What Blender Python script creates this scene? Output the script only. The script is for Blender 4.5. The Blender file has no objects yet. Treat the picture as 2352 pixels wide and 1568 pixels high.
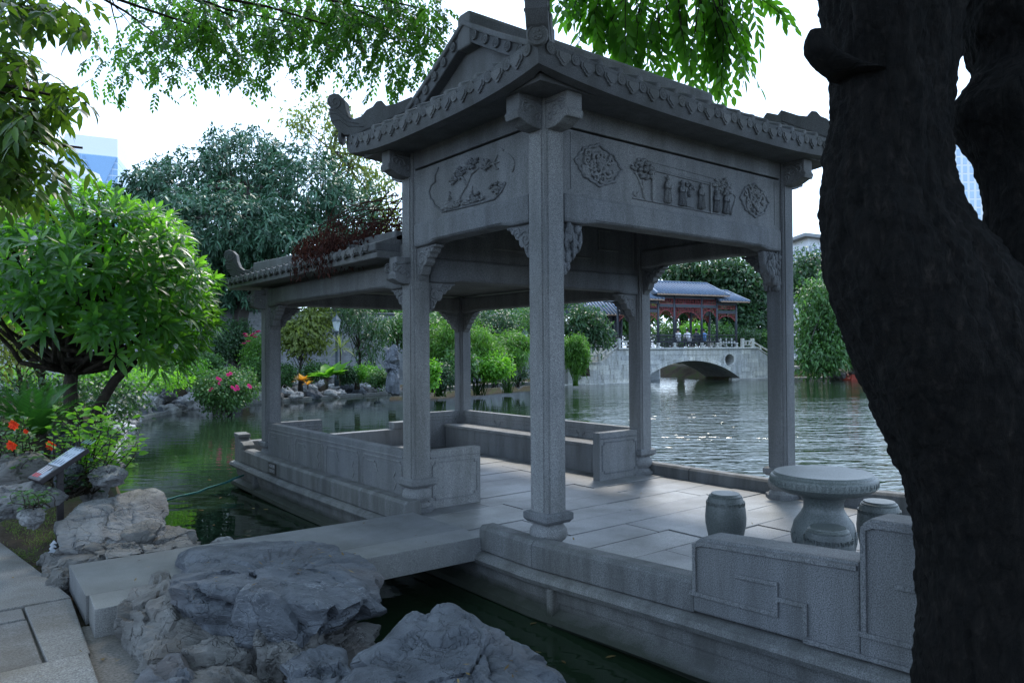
import bpy, bmesh, math, random
import numpy as np
from mathutils import Vector, Matrix, noise, Euler
R = math.radians
sc = bpy.context.scene
col = sc.collection
# ------------------------------------------------------------------ camera
CAM = np.array([-4.116, -4.718, 1.651])
FW = np.array([0.6208, 0.7839, 0.0120]); FW /= np.linalg.norm(FW)
RT = np.array([0.7838, -0.6209, -0.0066]); RT /= np.linalg.norm(RT)
UP = np.cross(RT, FW); RT = np.cross(FW, UP)
FPX = 1693.7
cd = bpy.data.cameras.new('camera'); cam = bpy.data.objects.new('camera', cd); col.objects.link(cam)
cd.sensor_width = 36; cd.lens = FPX / 2352 * 36; cd.clip_start = 0.05; cd.clip_end = 3000
cam.matrix_world = Matrix(((RT[0], UP[0], -FW[0], CAM[0]), (RT[1], UP[1], -FW[1], CAM[1]), (RT[2], UP[2], -FW[2], CAM[2]), (0, 0, 0, 1)))
sc.camera = cam
# ------------------------------------------------------------------ world, sun, exposure
SUN_AZ, SUN_EL = 40.0, 52.0      # azimuth measured from +x towards +y, degrees
w = bpy.data.worlds.new('World'); sc.world = w; w.use_nodes = True
nt = w.node_tree; nt.nodes.clear()
sky = nt.nodes.new('ShaderNodeTexSky'); sky.sky_type = 'NISHITA'; sky.sun_disc = False
sky.sun_elevation = R(SUN_EL); sky.sun_rotation = R(90 - SUN_AZ); sky.dust_density = 2.0; sky.air_density = 1.2; sky.ozone_density = 2.0
hs = nt.nodes.new('ShaderNodeHueSaturation'); hs.inputs['Saturation'].default_value = 0.9
bg = nt.nodes.new('ShaderNodeBackground'); bg.inputs['Strength'].default_value = 0.14
wo = nt.nodes.new('ShaderNodeOutputWorld')
veil = nt.nodes.new('ShaderNodeMixRGB'); veil.inputs[0].default_value = 0.62; veil.inputs[2].default_value = (8.6, 11.8, 16.4, 1)   # thin bright overcast veil
nt.links.new(sky.outputs[0], hs.inputs['Color']); nt.links.new(hs.outputs[0], veil.inputs[1]); nt.links.new(veil.outputs[0], bg.inputs['Color']); nt.links.new(bg.outputs[0], wo.inputs['Surface'])
sd = bpy.data.lights.new('sun', 'SUN'); sd.energy = 2.6; sd.angle = R(9); sd.color = (1.0, 0.95, 0.86)
so = bpy.data.objects.new('sun', sd); col.objects.link(so)
sv = Vector((math.cos(R(SUN_EL)) * math.cos(R(SUN_AZ)), math.cos(R(SUN_EL)) * math.sin(R(SUN_AZ)), math.sin(R(SUN_EL))))
so.rotation_euler = sv.to_track_quat('Z', 'Y').to_euler(); so.location = sv * 60
vs = sc.view_settings; vs.view_transform = 'Standard'; vs.look = 'None'; vs.gamma = 1.0; vs.exposure = 0.62
sc.render.engine = 'CYCLES'
# ------------------------------------------------------------------ helpers
WZ = -0.50     # water level
FZ = -0.05     # deck level
def at(x, y, d):                      # a point seen at (x, y) of the 2352 px wide photo, d metres deep
    return CAM + d * (FW + RT * (x - 1176) / FPX - UP * (y - 784) / FPX)
def zp(x, y, z):                      # the point of the level z seen there
    d = FW + RT*(x-1176)/FPX - UP*(y-784)/FPX; return CAM + d*(z-CAM[2])/d[2]
def setp(o, label=None, cat=None, group=None, kind=None):
    if label: o['label'] = label
    if cat: o['category'] = cat
    if group: o['group'] = group
    if kind: o['kind'] = kind
    return o
def hang(o, parent):
    if parent is not None:
        o.parent = parent; o.matrix_parent_inverse = parent.matrix_basis.inverted()
    return o
def thing(name, loc, label, cat, group=None):
    o = bpy.data.objects.new(name, None); o.empty_display_size = 0.1; o.location = Vector([float(v) for v in loc]); col.objects.link(o)
    return setp(o, label, cat, group)
def link(name, me, parent=None, loc=None, rot=None, scale=None):
    o = bpy.data.objects.new(name, me); col.objects.link(o)
    if loc is not None: o.location = [float(v) for v in loc]
    if rot is not None: o.rotation_euler = rot
    if scale is not None: o.scale = scale
    return hang(o, parent)
class MB:
    def __init__(s): s.v = []; s.f = []
    def add(s, vs, fs):
        n = len(s.v); s.v += [tuple(map(float, p)) for p in vs]; s.f += [tuple(i + n for i in f) for f in fs]; return s
    def box(s, a, b):
        x0, y0, z0 = [min(p, q) for p, q in zip(a, b)]; x1, y1, z1 = [max(p, q) for p, q in zip(a, b)]
        return s.add([(x0,y0,z0),(x1,y0,z0),(x1,y1,z0),(x0,y1,z0),(x0,y0,z1),(x1,y0,z1),(x1,y1,z1),(x0,y1,z1)],
                     [(0,3,2,1),(4,5,6,7),(0,1,5,4),(1,2,6,5),(2,3,7,6),(3,0,4,7)])
    def hexa(s, p):                   # 8 corners, bottom ring then top ring (ccw from above)
        return s.add(p, [(0,3,2,1),(4,5,6,7),(0,1,5,4),(1,2,6,5),(2,3,7,6),(3,0,4,7)])
    def bar(s, a, b, w, h=None, up=(0,0,1)):
        a = Vector(a); b = Vector(b); d = (b - a).normalized(); h = h or w
        u = Vector(up)
        if abs(d.dot(u)) > .98: u = Vector((1, 0, 0))
        x = d.cross(u).normalized() * w / 2; z = x.cross(d).normalized() * h / 2
        return s.hexa([a-x-z, a+x-z, b+x-z, b-x-z, a-x+z, a+x+z, b+x+z, b-x+z])
    def prism(s, poly, fn, d0, d1):   # poly in (s,t); fn(s,t,d) -> xyz
        n = len(poly); vs = [fn(p[0], p[1], d0) for p in poly] + [fn(p[0], p[1], d1) for p in poly]
        fs = [tuple(range(n))[::-1], tuple(range(n, 2*n))] + [(i, (i+1) % n, n + (i+1) % n, n + i) for i in range(n)]
        return s.add(vs, fs)
    def lathe(s, prof, c, seg=24, rot=0.0):
        vs = []; fs = []
        for r, z in prof:
            for k in range(seg):
                a = 2*math.pi*k/seg + rot; vs.append((c[0]+r*math.cos(a), c[1]+r*math.sin(a), c[2]+z))
        for i in range(len(prof)-1):
            for k in range(seg):
                k2 = (k+1) % seg; fs.append((i*seg+k, i*seg+k2, (i+1)*seg+k2, (i+1)*seg+k))
        fs.append(tuple(range(seg))[::-1]); fs.append(tuple(range((len(prof)-1)*seg, len(prof)*seg)))
        return s.add(vs, fs)
    def tube(s, pts, rad, seg=8, flat=None, caps=True):
        pts = [Vector([float(q) for q in p]) for p in pts]; n = len(pts)
        if not hasattr(rad, '__len__'): rad = [rad]*n
        vs = []; fs = []; ux = None
        for i, p in enumerate(pts):
            d = (pts[min(i+1, n-1)] - pts[max(i-1, 0)])
            d = d.normalized() if d.length > 1e-9 else Vector((0,0,1))
            if ux is None:
                ux = d.orthogonal().normalized()
            else:
                ux = ux - d * ux.dot(d)
                ux = ux.normalized() if ux.length > 1e-6 else d.orthogonal().normalized()
            uy = d.cross(ux)
            for k in range(seg):
                a = 2*math.pi*k/seg; q = p + (ux*math.cos(a) + uy*math.sin(a))*rad[i]
                vs.append(q)
        for i in range(n-1):
            for k in range(seg):
                k2 = (k+1) % seg; fs.append((i*seg+k, i*seg+k2, (i+1)*seg+k2, (i+1)*seg+k))
        if caps: fs.append(tuple(range(seg))[::-1]); fs.append(tuple(range((n-1)*seg, n*seg)))
        return s.add(vs, fs)
    def ball(s, c, r, seg=10, rings=6, fn=None):
        if not hasattr(r, '__len__'): r = (r, r, r)
        vs = [(c[0], c[1], c[2]-r[2])]; fs = []
        for i in range(1, rings):
            t = math.pi*i/rings - math.pi/2
            for k in range(seg):
                a = 2*math.pi*k/seg; vs.append((c[0]+r[0]*math.cos(t)*math.cos(a), c[1]+r[1]*math.cos(t)*math.sin(a), c[2]+r[2]*math.sin(t)))
        vs.append((c[0], c[1], c[2]+r[2])); L = len(vs)-1
        for k in range(seg):
            k2 = (k+1) % seg; fs.append((0, 1+k2, 1+k)); fs.append((L, L-seg+k, L-seg+k2))
            for i in range(rings-2): fs.append((1+i*seg+k, 1+i*seg+k2, 1+(i+1)*seg+k2, 1+(i+1)*seg+k))
        return s.add(vs, fs)
    def mesh(s, name, mat, smooth=False):
        me = bpy.data.meshes.new(name); me.from_pydata(s.v, [], s.f); me.update()
        bm = bmesh.new(); bm.from_mesh(me); bmesh.ops.recalc_face_normals(bm, faces=bm.faces); bm.to_mesh(me); bm.free()
        if mat: me.materials.append(mat)
        if smooth: me.shade_smooth()
        return me
    def build(s, name, mat, parent=None, smooth=False, bevel=0, angle=None):
        me = s.mesh(name, mat, smooth)
        o = link(name, me, parent)
        if angle: me.shade_smooth(); me.set_sharp_from_angle(angle=R(angle))
        if bevel:
            m = o.modifiers.new('b', 'BEVEL'); m.width = bevel; m.segments = 2; m.limit_method = 'ANGLE'; m.angle_limit = R(40)
        return o
# ------------------------------------------------------------------ materials
def newmat(name):
    m = bpy.data.materials.new(name); m.use_nodes = True; nt = m.node_tree; nt.nodes.clear()
    return m, nt, (lambda t, **k: _n(nt, t, **k)), nt.links.new
def _n(nt, t, **k):
    n = nt.nodes.new('ShaderNode' + t)
    for a, v in k.items():
        if a.startswith('i_'):
            key = a[2:].replace('_', ' ')
            n.inputs[int(key) if key.isdigit() else key].default_value = v
        else: setattr(n, a, v)
    return n
def ramp(nt, stops, interp='LINEAR'):
    r = nt.nodes.new('ShaderNodeValToRGB'); cr = r.color_ramp; cr.interpolation = interp
    while len(cr.elements) < len(stops): cr.elements.new(0.5)
    for e, (p, c) in zip(cr.elements, stops):
        e.position = p; e.color = (c, c, c, 1) if not hasattr(c, '__len__') else (*c, 1)
    return r
def stone_mat(name, lo, hi, rough=0.75, speck=150, stain=0.45, bump=0.25, spec=0.35, streak=False, dark=(0.07,0.07,0.065), algae=False):
    m, nt, N, L = newmat(name)
    geo = N('NewGeometry'); out = N('OutputMaterial'); bs = N('BsdfPrincipled')
    bs.inputs['Specular IOR Level'].default_value = spec
    n1 = N('TexNoise', i_Scale=speck, i_Detail=3.0, i_Roughness=0.7); L(geo.outputs['Position'], n1.inputs['Vector'])
    r1 = ramp(nt, [(0.34, lo), (0.5, tuple((a+b)/2 for a, b in zip(lo, hi))), (0.66, hi)]); L(n1.outputs['Fac'], r1.inputs[0])
    n2 = N('TexNoise', i_Scale=1.6, i_Detail=6.0, i_Roughness=0.62); 
    if streak:
        mp = N('Mapping'); mp.inputs['Scale'].default_value = (3, 3, 0.5); L(geo.outputs['Position'], mp.inputs['Vector']); L(mp.outputs[0], n2.inputs['Vector'])
    else: L(geo.outputs['Position'], n2.inputs['Vector'])
    r2 = ramp(nt, [(0.40, 0.0), (0.66, 1.0)]); L(n2.outputs['Fac'], r2.inputs[0])
    mul = N('Math', operation='MULTIPLY'); mul.inputs[1].default_value = stain; L(r2.outputs[0], mul.inputs[0])
    mx = N('MixRGB'); L(mul.outputs[0], mx.inputs[0]); L(r1.outputs[0], mx.inputs[1]); mx.inputs[2].default_value = (*dark, 1)
    n3 = N('TexNoise', i_Scale=0.55, i_Detail=3.0); L(geo.outputs['Position'], n3.inputs['Vector'])
    r3 = ramp(nt, [(0.3, (0.85, 0.87, 0.92)), (0.7, (1.1, 1.06, 1.0))]); L(n3.outputs['Fac'], r3.inputs[0])
    m2 = N('MixRGB', blend_type='MULTIPLY'); m2.inputs[0].default_value = 1; L(mx.outputs[0], m2.inputs[1]); L(r3.outputs[0], m2.inputs[2])
    oi = N('ObjectInfo'); ro = ramp(nt, [(0.0, (0.78,0.79,0.81)), (1.0, (1.15,1.14,1.11))]); L(oi.outputs['Random'], ro.inputs[0]); m5 = N('MixRGB', blend_type='MULTIPLY'); m5.inputs[0].default_value = 1; L(m2.outputs[0], m5.inputs[1]); L(ro.outputs[0], m5.inputs[2])
    fin = m5
    if algae:                          # green-black growth that stops a hand above the waterline
        sz_ = N('SeparateXYZ'); L(geo.outputs['Position'], sz_.inputs[0]); az = N('Math', operation='MULTIPLY_ADD'); az.inputs[1].default_value = 0.22; L(n2.outputs['Fac'], az.inputs[0]); L(sz_.outputs[2], az.inputs[2])
        ra = N('MapRange'); ra.inputs[1].default_value = -0.30; ra.inputs[2].default_value = -0.22; ra.inputs[3].default_value = 0.85; ra.inputs[4].default_value = 0.0; L(az.outputs[0], ra.inputs[0])
        fin = N('MixRGB'); L(ra.outputs[0], fin.inputs[0]); L(m5.outputs[0], fin.inputs[1]); fin.inputs[2].default_value = (0.022, 0.028, 0.016, 1)
    L(fin.outputs[0], bs.inputs['Base Color'])
    rr = N('MapRange'); rr.inputs[3].default_value = rough-.12; rr.inputs[4].default_value = rough+.12; L(n2.outputs['Fac'], rr.inputs[0]); L(rr.outputs[0], bs.inputs['Roughness'])
    n4 = N('TexNoise', i_Scale=9.0, i_Detail=5.0, i_Roughness=0.6); L(geo.outputs['Position'], n4.inputs['Vector'])
    ad = N('Math', operation='ADD'); L(n1.outputs['Fac'], ad.inputs[0]); L(n4.outputs['Fac'], ad.inputs[1])
    bp = N('Bump', i_Strength=bump, i_Distance=0.004); L(ad.outputs[0], bp.inputs['Height']); L(bp.outputs[0], bs.inputs['Normal'])
    L(bs.outputs[0], out.inputs[0]); return m
def plain_mat(name, c, rough=0.6, var=0.25, scale=6.0, metal=0.0, spec=0.5, bump=0.0):
    m, nt, N, L = newmat(name)
    geo = N('NewGeometry'); out = N('OutputMaterial'); bs = N('BsdfPrincipled'); bs.inputs['Roughness'].default_value = rough; bs.inputs['Metallic'].default_value = metal; bs.inputs['Specular IOR Level'].default_value = spec
    n1 = N('TexNoise', i_Scale=scale, i_Detail=5.0, i_Roughness=0.65); L(geo.outputs['Position'], n1.inputs['Vector'])
    r1 = ramp(nt, [(0.25, tuple(v*(1-var) for v in c)), (0.75, tuple(min(1, v*(1+var)) for v in c))]); L(n1.outputs['Fac'], r1.inputs[0])
    L(r1.outputs[0], bs.inputs['Base Color'])
    if bump:
        bp = N('Bump', i_Strength=bump, i_Distance=0.01); L(n1.outputs['Fac'], bp.inputs['Height']); L(bp.outputs[0], bs.inputs['Normal'])
    L(bs.outputs[0], out.inputs[0]); return m
def rock_mat(name, c0, c1, vein=0.5, brown=0.5, scale=1.0):
    m, nt, N, L = newmat(name)
    geo = N('NewGeometry'); out = N('OutputMaterial'); bs = N('BsdfPrincipled'); bs.inputs['Specular IOR Level'].default_value = 0.4
    n1 = N('TexNoise', i_Scale=3.0*scale, i_Detail=9.0, i_Roughness=0.68); L(geo.outputs['Position'], n1.inputs['Vector'])
    r1 = ramp(nt, [(0.3, c0), (0.68, c1)]); L(n1.outputs['Fac'], r1.inputs[0])
    # pale mineral veins: thin level lines of a stretched noise
    mp = N('Mapping'); mp.inputs['Rotation'].default_value = (0.4, 0.7, 0.3); mp.inputs['Scale'].default_value = (1.2*scale, 3.4*scale, 5.0*scale); L(geo.outputs['Position'], mp.inputs['Vector'])
    n2 = N('TexNoise', i_Scale=1.6, i_Detail=6.0, i_Roughness=0.62, i_Distortion=0.6); L(mp.outputs[0], n2.inputs['Vector'])
    r2 = ramp(nt, [(0.49, 0), (0.5, 0.8), (0.51, 0)]); L(n2.outputs['Fac'], r2.inputs[0])
    n2b = N('TexNoise', i_Scale=2.2*scale, i_Detail=3.0); L(geo.outputs['Position'], n2b.inputs['Vector'])
    r2b = ramp(nt, [(0.5, 0), (0.72, vein)]); L(n2b.outputs['Fac'], r2b.inputs[0])
    mu = N('Math', operation='MULTIPLY'); L(r2.outputs[0], mu.inputs[0]); L(r2b.outputs[0], mu.inputs[1])
    mx = N('MixRGB'); L(mu.outputs[0], mx.inputs[0]); L(r1.outputs[0], mx.inputs[1]); mx.inputs[2].default_value = (0.5, 0.52, 0.55, 1)
    n3 = N('TexNoise', i_Scale=1.3*scale, i_Detail=5.0, i_Roughness=0.6); mp3 = N('Mapping'); mp3.inputs['Location'].default_value = (7, 3, 1); L(geo.outputs['Position'], mp3.inputs['Vector']); L(mp3.outputs[0], n3.inputs['Vector'])
    r3 = ramp(nt, [(0.55, 0), (0.72, brown)]); L(n3.outputs['Fac'], r3.inputs[0])
    m3 = N('MixRGB'); L(r3.outputs[0], m3.inputs[0]); L(mx.outputs[0], m3.inputs[1]); m3.inputs[2].default_value = (0.15, 0.10, 0.065, 1)
    L(m3.outputs[0], bs.inputs['Base Color'])
    rr = N('MapRange'); rr.inputs[3].default_value = 0.5; rr.inputs[4].default_value = 0.85; L(n1.outputs['Fac'], rr.inputs[0]); L(rr.outputs[0], bs.inputs['Roughness'])
    n4 = N('TexNoise', i_Scale=22*scale, i_Detail=8.0, i_Roughness=0.7); mp4 = N('Mapping'); mp4.inputs['Scale'].default_value = (1, 1, 2.2); L(geo.outputs['Position'], mp4.inputs['Vector']); L(mp4.outputs[0], n4.inputs['Vector'])
    ad = N('Math', operation='MULTIPLY_ADD'); ad.inputs[1].default_value = 2.0; L(n2.outputs['Fac'], ad.inputs[0]); L(n4.outputs['Fac'], ad.inputs[2])
    vo = N('TexVoronoi', feature='DISTANCE_TO_EDGE', i_Scale=2.6*scale); nv_ = N('VectorMath', operation='ADD'); L(geo.outputs['Position'], nv_.inputs[0]); nc_ = N('TexNoise', i_Scale=4.0, i_Detail=4.0); L(geo.outputs['Position'], nc_.inputs['Vector']); L(nc_.outputs['Color'], nv_.inputs[1]); L(nv_.outputs[0], vo.inputs['Vector'])
    rv_ = ramp(nt, [(0.0, 0.0), (0.035, 1.0)]); L(vo.outputs['Distance'], rv_.inputs[0]); a2_ = N('Math', operation='MULTIPLY_ADD'); a2_.inputs[1].default_value = 0.8; L(rv_.outputs[0], a2_.inputs[0]); L(ad.outputs[0], a2_.inputs[2]); ad = a2_
    bp = N('Bump', i_Strength=0.75, i_Distance=0.045); L(ad.outputs[0], bp.inputs['Height']); L(bp.outputs[0], bs.inputs['Normal'])
    L(bs.outputs[0], out.inputs[0]); return m
def leaf_mat(name, c0, c1, trans, tfac=0.4, rough=0.45, spec=0.4):
    m, nt, N, L = newmat(name)
    out = N('OutputMaterial'); bs = N('BsdfPrincipled'); bs.inputs['Roughness'].default_value = rough; bs.inputs['Specular IOR Level'].default_value = spec
    a = N('Attribute', attribute_name='rnd'); oi = N('ObjectInfo')
    ad = N('Math', operation='ADD'); L(a.outputs['Fac'], ad.inputs[0]); L(oi.outputs['Random'], ad.inputs[1])
    fr = N('Math', operation='FRACT'); L(ad.outputs[0], fr.inputs[0])
    r = ramp(nt, [(0.0, c0), (0.85, c1), (1.0, tuple(v*1.35 for v in c1))]); L(fr.outputs[0], r.inputs[0]); L(r.outputs[0], bs.inputs['Base Color'])
    tr = N('BsdfTranslucent'); m1 = N('MixRGB', blend_type='MULTIPLY'); m1.inputs[0].default_value = 0.5; m1.inputs[1].default_value = (*trans, 1)
    r4 = ramp(nt, [(0.0, 0.6), (1.0, 1.3)]); L(fr.outputs[0], r4.inputs[0]); L(r4.outputs[0], m1.inputs[2]); L(m1.outputs[0], tr.inputs[0])
    mx = N('MixShader'); mx.inputs[0].default_value = tfac; L(bs.outputs[0], mx.inputs[1]); L(tr.outputs[0], mx.inputs[2]); L(mx.outputs[0], out.inputs[0])
    return m
def bark_mat(name, c0, c1, scale=8):
    m, nt, N, L = newmat(name)
    geo = N('NewGeometry'); out = N('OutputMaterial'); bs = N('BsdfPrincipled'); bs.inputs['Roughness'].default_value = 0.9; bs.inputs['Specular IOR Level'].default_value = 0.2
    mp = N('Mapping'); mp.inputs['Scale'].default_value = (1, 1, 0.35); L(geo.outputs['Position'], mp.inputs['Vector'])
    n1 = N('TexNoise', i_Scale=scale, i_Detail=9.0, i_Roughness=0.72, i_Distortion=0.4); L(mp.outputs[0], n1.inputs['Vector'])
    vo = N('TexVoronoi', feature='DISTANCE_TO_EDGE', i_Scale=scale*.32); wv = N('VectorMath', operation='ADD'); L(mp.outputs[0], wv.inputs[0]); wn = N('TexNoise', i_Scale=scale*.4, i_Detail=3.0); L(mp.outputs[0], wn.inputs['Vector']); ws = N('VectorMath', operation='SCALE'); ws.inputs['Scale'].default_value = 2.0/scale; L(wn.outputs['Color'], ws.inputs[0]); L(ws.outputs[0], wv.inputs[1]); L(wv.outputs[0], vo.inputs['Vector']); rv = ramp(nt, [(0.0, 0.0), (0.10, 1.0)]); L(vo.outputs['Distance'], rv.inputs[0])
    r1 = ramp(nt, [(0.35, c0), (0.56, tuple((a+b)*.28 for a, b in zip(c0, c1))), (0.72, c1)]); L(n1.outputs['Fac'], r1.inputs[0]); cm = N('MixRGB', blend_type='MULTIPLY'); cm.inputs[0].default_value = 0.4; L(r1.outputs[0], cm.inputs[1]); L(rv.outputs[0], cm.inputs[2]); L(cm.outputs[0], bs.inputs['Base Color'])
    n2 = N('TexNoise', i_Scale=scale*6, i_Detail=6.0, i_Roughness=0.7); L(mp.outputs[0], n2.inputs['Vector'])
    ad = N('Math', operation='MULTIPLY_ADD'); ad.inputs[1].default_value = 2; L(n1.outputs['Fac'], ad.inputs[0]); L(n2.outputs['Fac'], ad.inputs[2]); ae = N('Math', operation='MULTIPLY_ADD'); ae.inputs[1].default_value = 0.7; L(rv.outputs[0], ae.inputs[0]); L(ad.outputs[0], ae.inputs[2]); ad = ae
    bp = N('Bump', i_Strength=0.9, i_Distance=0.02); L(ad.outputs[0], bp.inputs['Height']); L(bp.outputs[0], bs.inputs['Normal'])
    L(bs.outputs[0], out.inputs[0]); return m
def brick_mat(name, c1, c2, mortar, scale, bw=0.5, bh=0.25, msize=0.02):
    m, nt, N, L = newmat(name)
    tc = N('TexCoord'); out = N('OutputMaterial'); bs = N('BsdfPrincipled'); bs.inputs['Roughness'].default_value = 0.85
    b = N('TexBrick', i_Scale=scale); b.inputs['Color1'].default_value = (*c1, 1); b.inputs['Color2'].default_value = (*c2, 1); b.inputs['Mortar'].default_value = (*mortar, 1)
    b.inputs['Mortar Size'].default_value = msize; b.inputs['Brick Width'].default_value = bw; b.inputs['Row Height'].default_value = bh
    L(tc.outputs['UV'], b.inputs['Vector'])
    n1 = N('TexNoise', i_Scale=1.5, i_Detail=7.0, i_Roughness=0.65); geo = N('NewGeometry'); L(geo.outputs['Position'], n1.inputs['Vector'])
    r1 = ramp(nt, [(0.3, 0.6), (0.7, 1.25)]); L(n1.outputs['Fac'], r1.inputs[0])
    mx = N('MixRGB', blend_type='MULTIPLY'); mx.inputs[0].default_value = 1; L(b.outputs[0], mx.inputs[1]); L(r1.outputs[0], mx.inputs[2]); L(mx.outputs[0], bs.inputs['Base Color'])
    bp = N('Bump', i_Strength=0.4, i_Distance=0.02, invert=True); L(b.outputs['Fac'], bp.inputs['Height']); L(bp.outputs[0], bs.inputs['Normal'])
    L(bs.outputs[0], out.inputs[0]); return m
GR = stone_mat('granite', (0.06, 0.065, 0.071), (0.30, 0.303, 0.31), speck=150, stain=0.5, streak=True)
GRD = stone_mat('granite_weathered', (0.06, 0.063, 0.065), (0.25, 0.252, 0.252), speck=150, stain=0.75, streak=True, algae=True)
GRF = stone_mat('granite_floor', (0.085, 0.09, 0.095), (0.29, 0.295, 0.30), rough=0.5, speck=150, stain=0.6, spec=0.5)
GRR = stone_mat('granite_roof', (0.06, 0.063, 0.07), (0.19, 0.193, 0.20), speck=190, stain=0.6, streak=True)
TBL = stone_mat('green_grey_stone', (0.05, 0.062, 0.064), (0.135, 0.155, 0.158), rough=0.45, speck=90, stain=0.3, spec=0.5)
PAV = stone_mat('paving_stone', (0.08, 0.08, 0.082), (0.30, 0.298, 0.29), speck=110, stain=0.75, dark=(0.10,0.085,0.065), bump=0.5)
BRG = stone_mat('bridge_stone', (0.34, 0.345, 0.33), (0.58, 0.58, 0.55), speck=14, stain=0.55, streak=True, dark=(0.17,0.17,0.14))
RK = rock_mat('rock_blue', (0.032, 0.037, 0.046), (0.165, 0.18, 0.205), vein=0.9, brown=0.35)
RK2 = rock_mat('rock_pale', (0.09, 0.09, 0.092), (0.32, 0.322, 0.325), vein=0.4, brown=0.22)
RK4 = rock_mat('rock_bank', (0.20, 0.205, 0.21), (0.58, 0.57, 0.56), vein=0.3, brown=0.55)
RK3 = rock_mat('rock_brown', (0.06, 0.058, 0.056), (0.23, 0.224, 0.214), vein=0.4, brown=0.35)
MORT = stone_mat('mortar', (0.11, 0.10, 0.09), (0.25, 0.23, 0.205), rough=0.9, speck=60, stain=0.5)
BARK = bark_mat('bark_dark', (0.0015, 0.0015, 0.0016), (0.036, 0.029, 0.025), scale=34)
BARK2 = bark_mat('bark_brown', (0.035, 0.028, 0.022), (0.14, 0.11, 0.085), scale=14)
BARK3 = bark_mat('bark_grey', (0.06, 0.055, 0.05), (0.2, 0.18, 0.16), scale=5)
# ------------------------------------------------------------------ the setting: ground, lake, path
BEX = np.array([0.971, -0.234, 0.0]); BEX /= np.linalg.norm(BEX); BEY = np.array([-BEX[1], BEX[0], 0.0])
BO = at(1540, 875, 48.5); BO[2] = 0.0
def bl(X, Y, Z): return BO + BEX*X + BEY*Y + np.array([0, 0, Z])
inl = [tuple(bl(X, Y, 0)[:2]) for X, Y in ((4.9, 0.3), (6.2, 17), (-3.2, 17), (-2.3, 0.3))]
LAKE = [(-0.95,-3.4),(0.2,-5.6),(4,-9),(12,-16),(30,-22),(60,-16),(75,5),(62,15),(49.5,20.3)] + inl + [(26.3,31.8),(21.6,31.2),(14.2,28.2),(9.2,27.0),(3.8,25.2),(1.0,21.1),(-0.7,15),(-1.5,10.5),(-1.9,7),(-2.25,4.5),(-2.3,2.6),(-2.1,1.9),(-1.75,0.4),(-1.3,-1.2)]
LP = np.array(LAKE)
def lake_dist(P):                     # signed: positive on land
    A = LP; B = np.roll(LP, -1, 0); d = np.full(len(P), 1e9); ins = np.zeros(len(P), bool)
    for a, b in zip(A, B):
        ab = b - a; t = np.clip(((P - a) @ ab) / (ab @ ab), 0, 1); q = a + t[:, None]*ab
        d = np.minimum(d, np.hypot(*(P - q).T))
        c = ((a[1] > P[:, 1]) != (b[1] > P[:, 1])) & (P[:, 0] < (b[0]-a[0])*(P[:, 1]-a[1])/((b[1]-a[1]) + 1e-12) + a[0])
        ins ^= c
    return np.where(ins, -d, d)
def sm(a, b, x): t = np.clip((x-a)/(b-a), 0, 1); return t*t*(3-2*t)
def land_h(P, d):
    x, y = P.T
    near = -0.26 + 0.10*sm(2.2, 3.6, y)
    h = near + 0.85*sm(3.8, 7.5, y) - 0.35*sm(14, 22, y)
    h = np.where(y < 2.5, near, h)
    h = h + 0.25*sm(2, 8, d)*sm(6, 12, y)
    far = sm(10, 25, x)
    h = h*(1-far) + 0.35*far
    return h
def ground_z(x, y):
    P = np.array([[x, y]]); d = lake_dist(P); return float(land_h(P, d)[0])
ax = np.concatenate([[-700,-400,-200,-100,-60,-40,-28], np.arange(-20,-8,1.0), np.arange(-8,4,0.25), np.arange(4,56,0.6), [58,62,70,80,100,150,250,450,900]])
ay = np.concatenate([[-700,-300,-120,-60,-40,-28,-20], np.arange(-14,-6,1.0), np.arange(-6,12,0.25), np.arange(12,44,0.6), [46,50,56,64,80,110,160,260,450,900]])
GX, GY = np.meshgrid(ax, ay, indexing='ij'); P = np.stack([GX.ravel(), GY.ravel()], 1)
dd = lake_dist(P); hh = land_h(P, dd)
nz = np.array([noise.noise((px*0.8, py*0.8, 0.3)) for px, py in P])*0.05
Z = np.where(dd > 0, (WZ-0.25) + (hh + nz - WZ + 0.25)*sm(-0.02, 0.35 + 1.5*sm(11, 14, P[:, 1]), dd), WZ - 0.25 - 0.7*sm(0, 1.5, -dd))
nx, ny = len(ax), len(ay); idx = np.arange(nx*ny).reshape(nx, ny)
fc = np.stack([idx[:-1,:-1], idx[1:,:-1], idx[1:,1:], idx[:-1,1:]], -1).reshape(-1, 4)
me = bpy.data.meshes.new('ground'); me.from_pydata(np.column_stack([P, Z]).tolist(), [], fc.tolist()); me.shade_smooth()
m, nt, N, L = newmat('soil')
geo = N('NewGeometry'); out = N('OutputMaterial'); bs = N('BsdfPrincipled'); bs.inputs['Roughness'].default_value = 0.95; bs.inputs['Specular IOR Level'].default_value = 0.15
n1 = N('TexNoise', i_Scale=1.1, i_Detail=8.0, i_Roughness=0.7); L(geo.outputs['Position'], n1.inputs['Vector'])
r1 = ramp(nt, [(0.35, (0.035, 0.026, 0.018)), (0.5, (0.07, 0.055, 0.038)), (0.62, (0.05, 0.07, 0.022)), (0.8, (0.09, 0.10, 0.04))]); L(n1.outputs['Fac'], r1.inputs[0]); L(r1.outputs[0], bs.inputs['Base Color'])
n2 = N('TexNoise', i_Scale=30.0, i_Detail=6.0); L(geo.outputs['Position'], n2.inputs['Vector']); bp = N('Bump', i_Strength=0.7, i_Distance=0.03); L(n2.outputs['Fac'], bp.inputs['Height']); L(bp.outputs[0], bs.inputs['Normal']); L(bs.outputs[0], out.inputs[0])
SOIL = m; me.materials.append(SOIL)
setp(link('ground', me), 'brown garden soil around the lake shore', None, None, 'structure')
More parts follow.
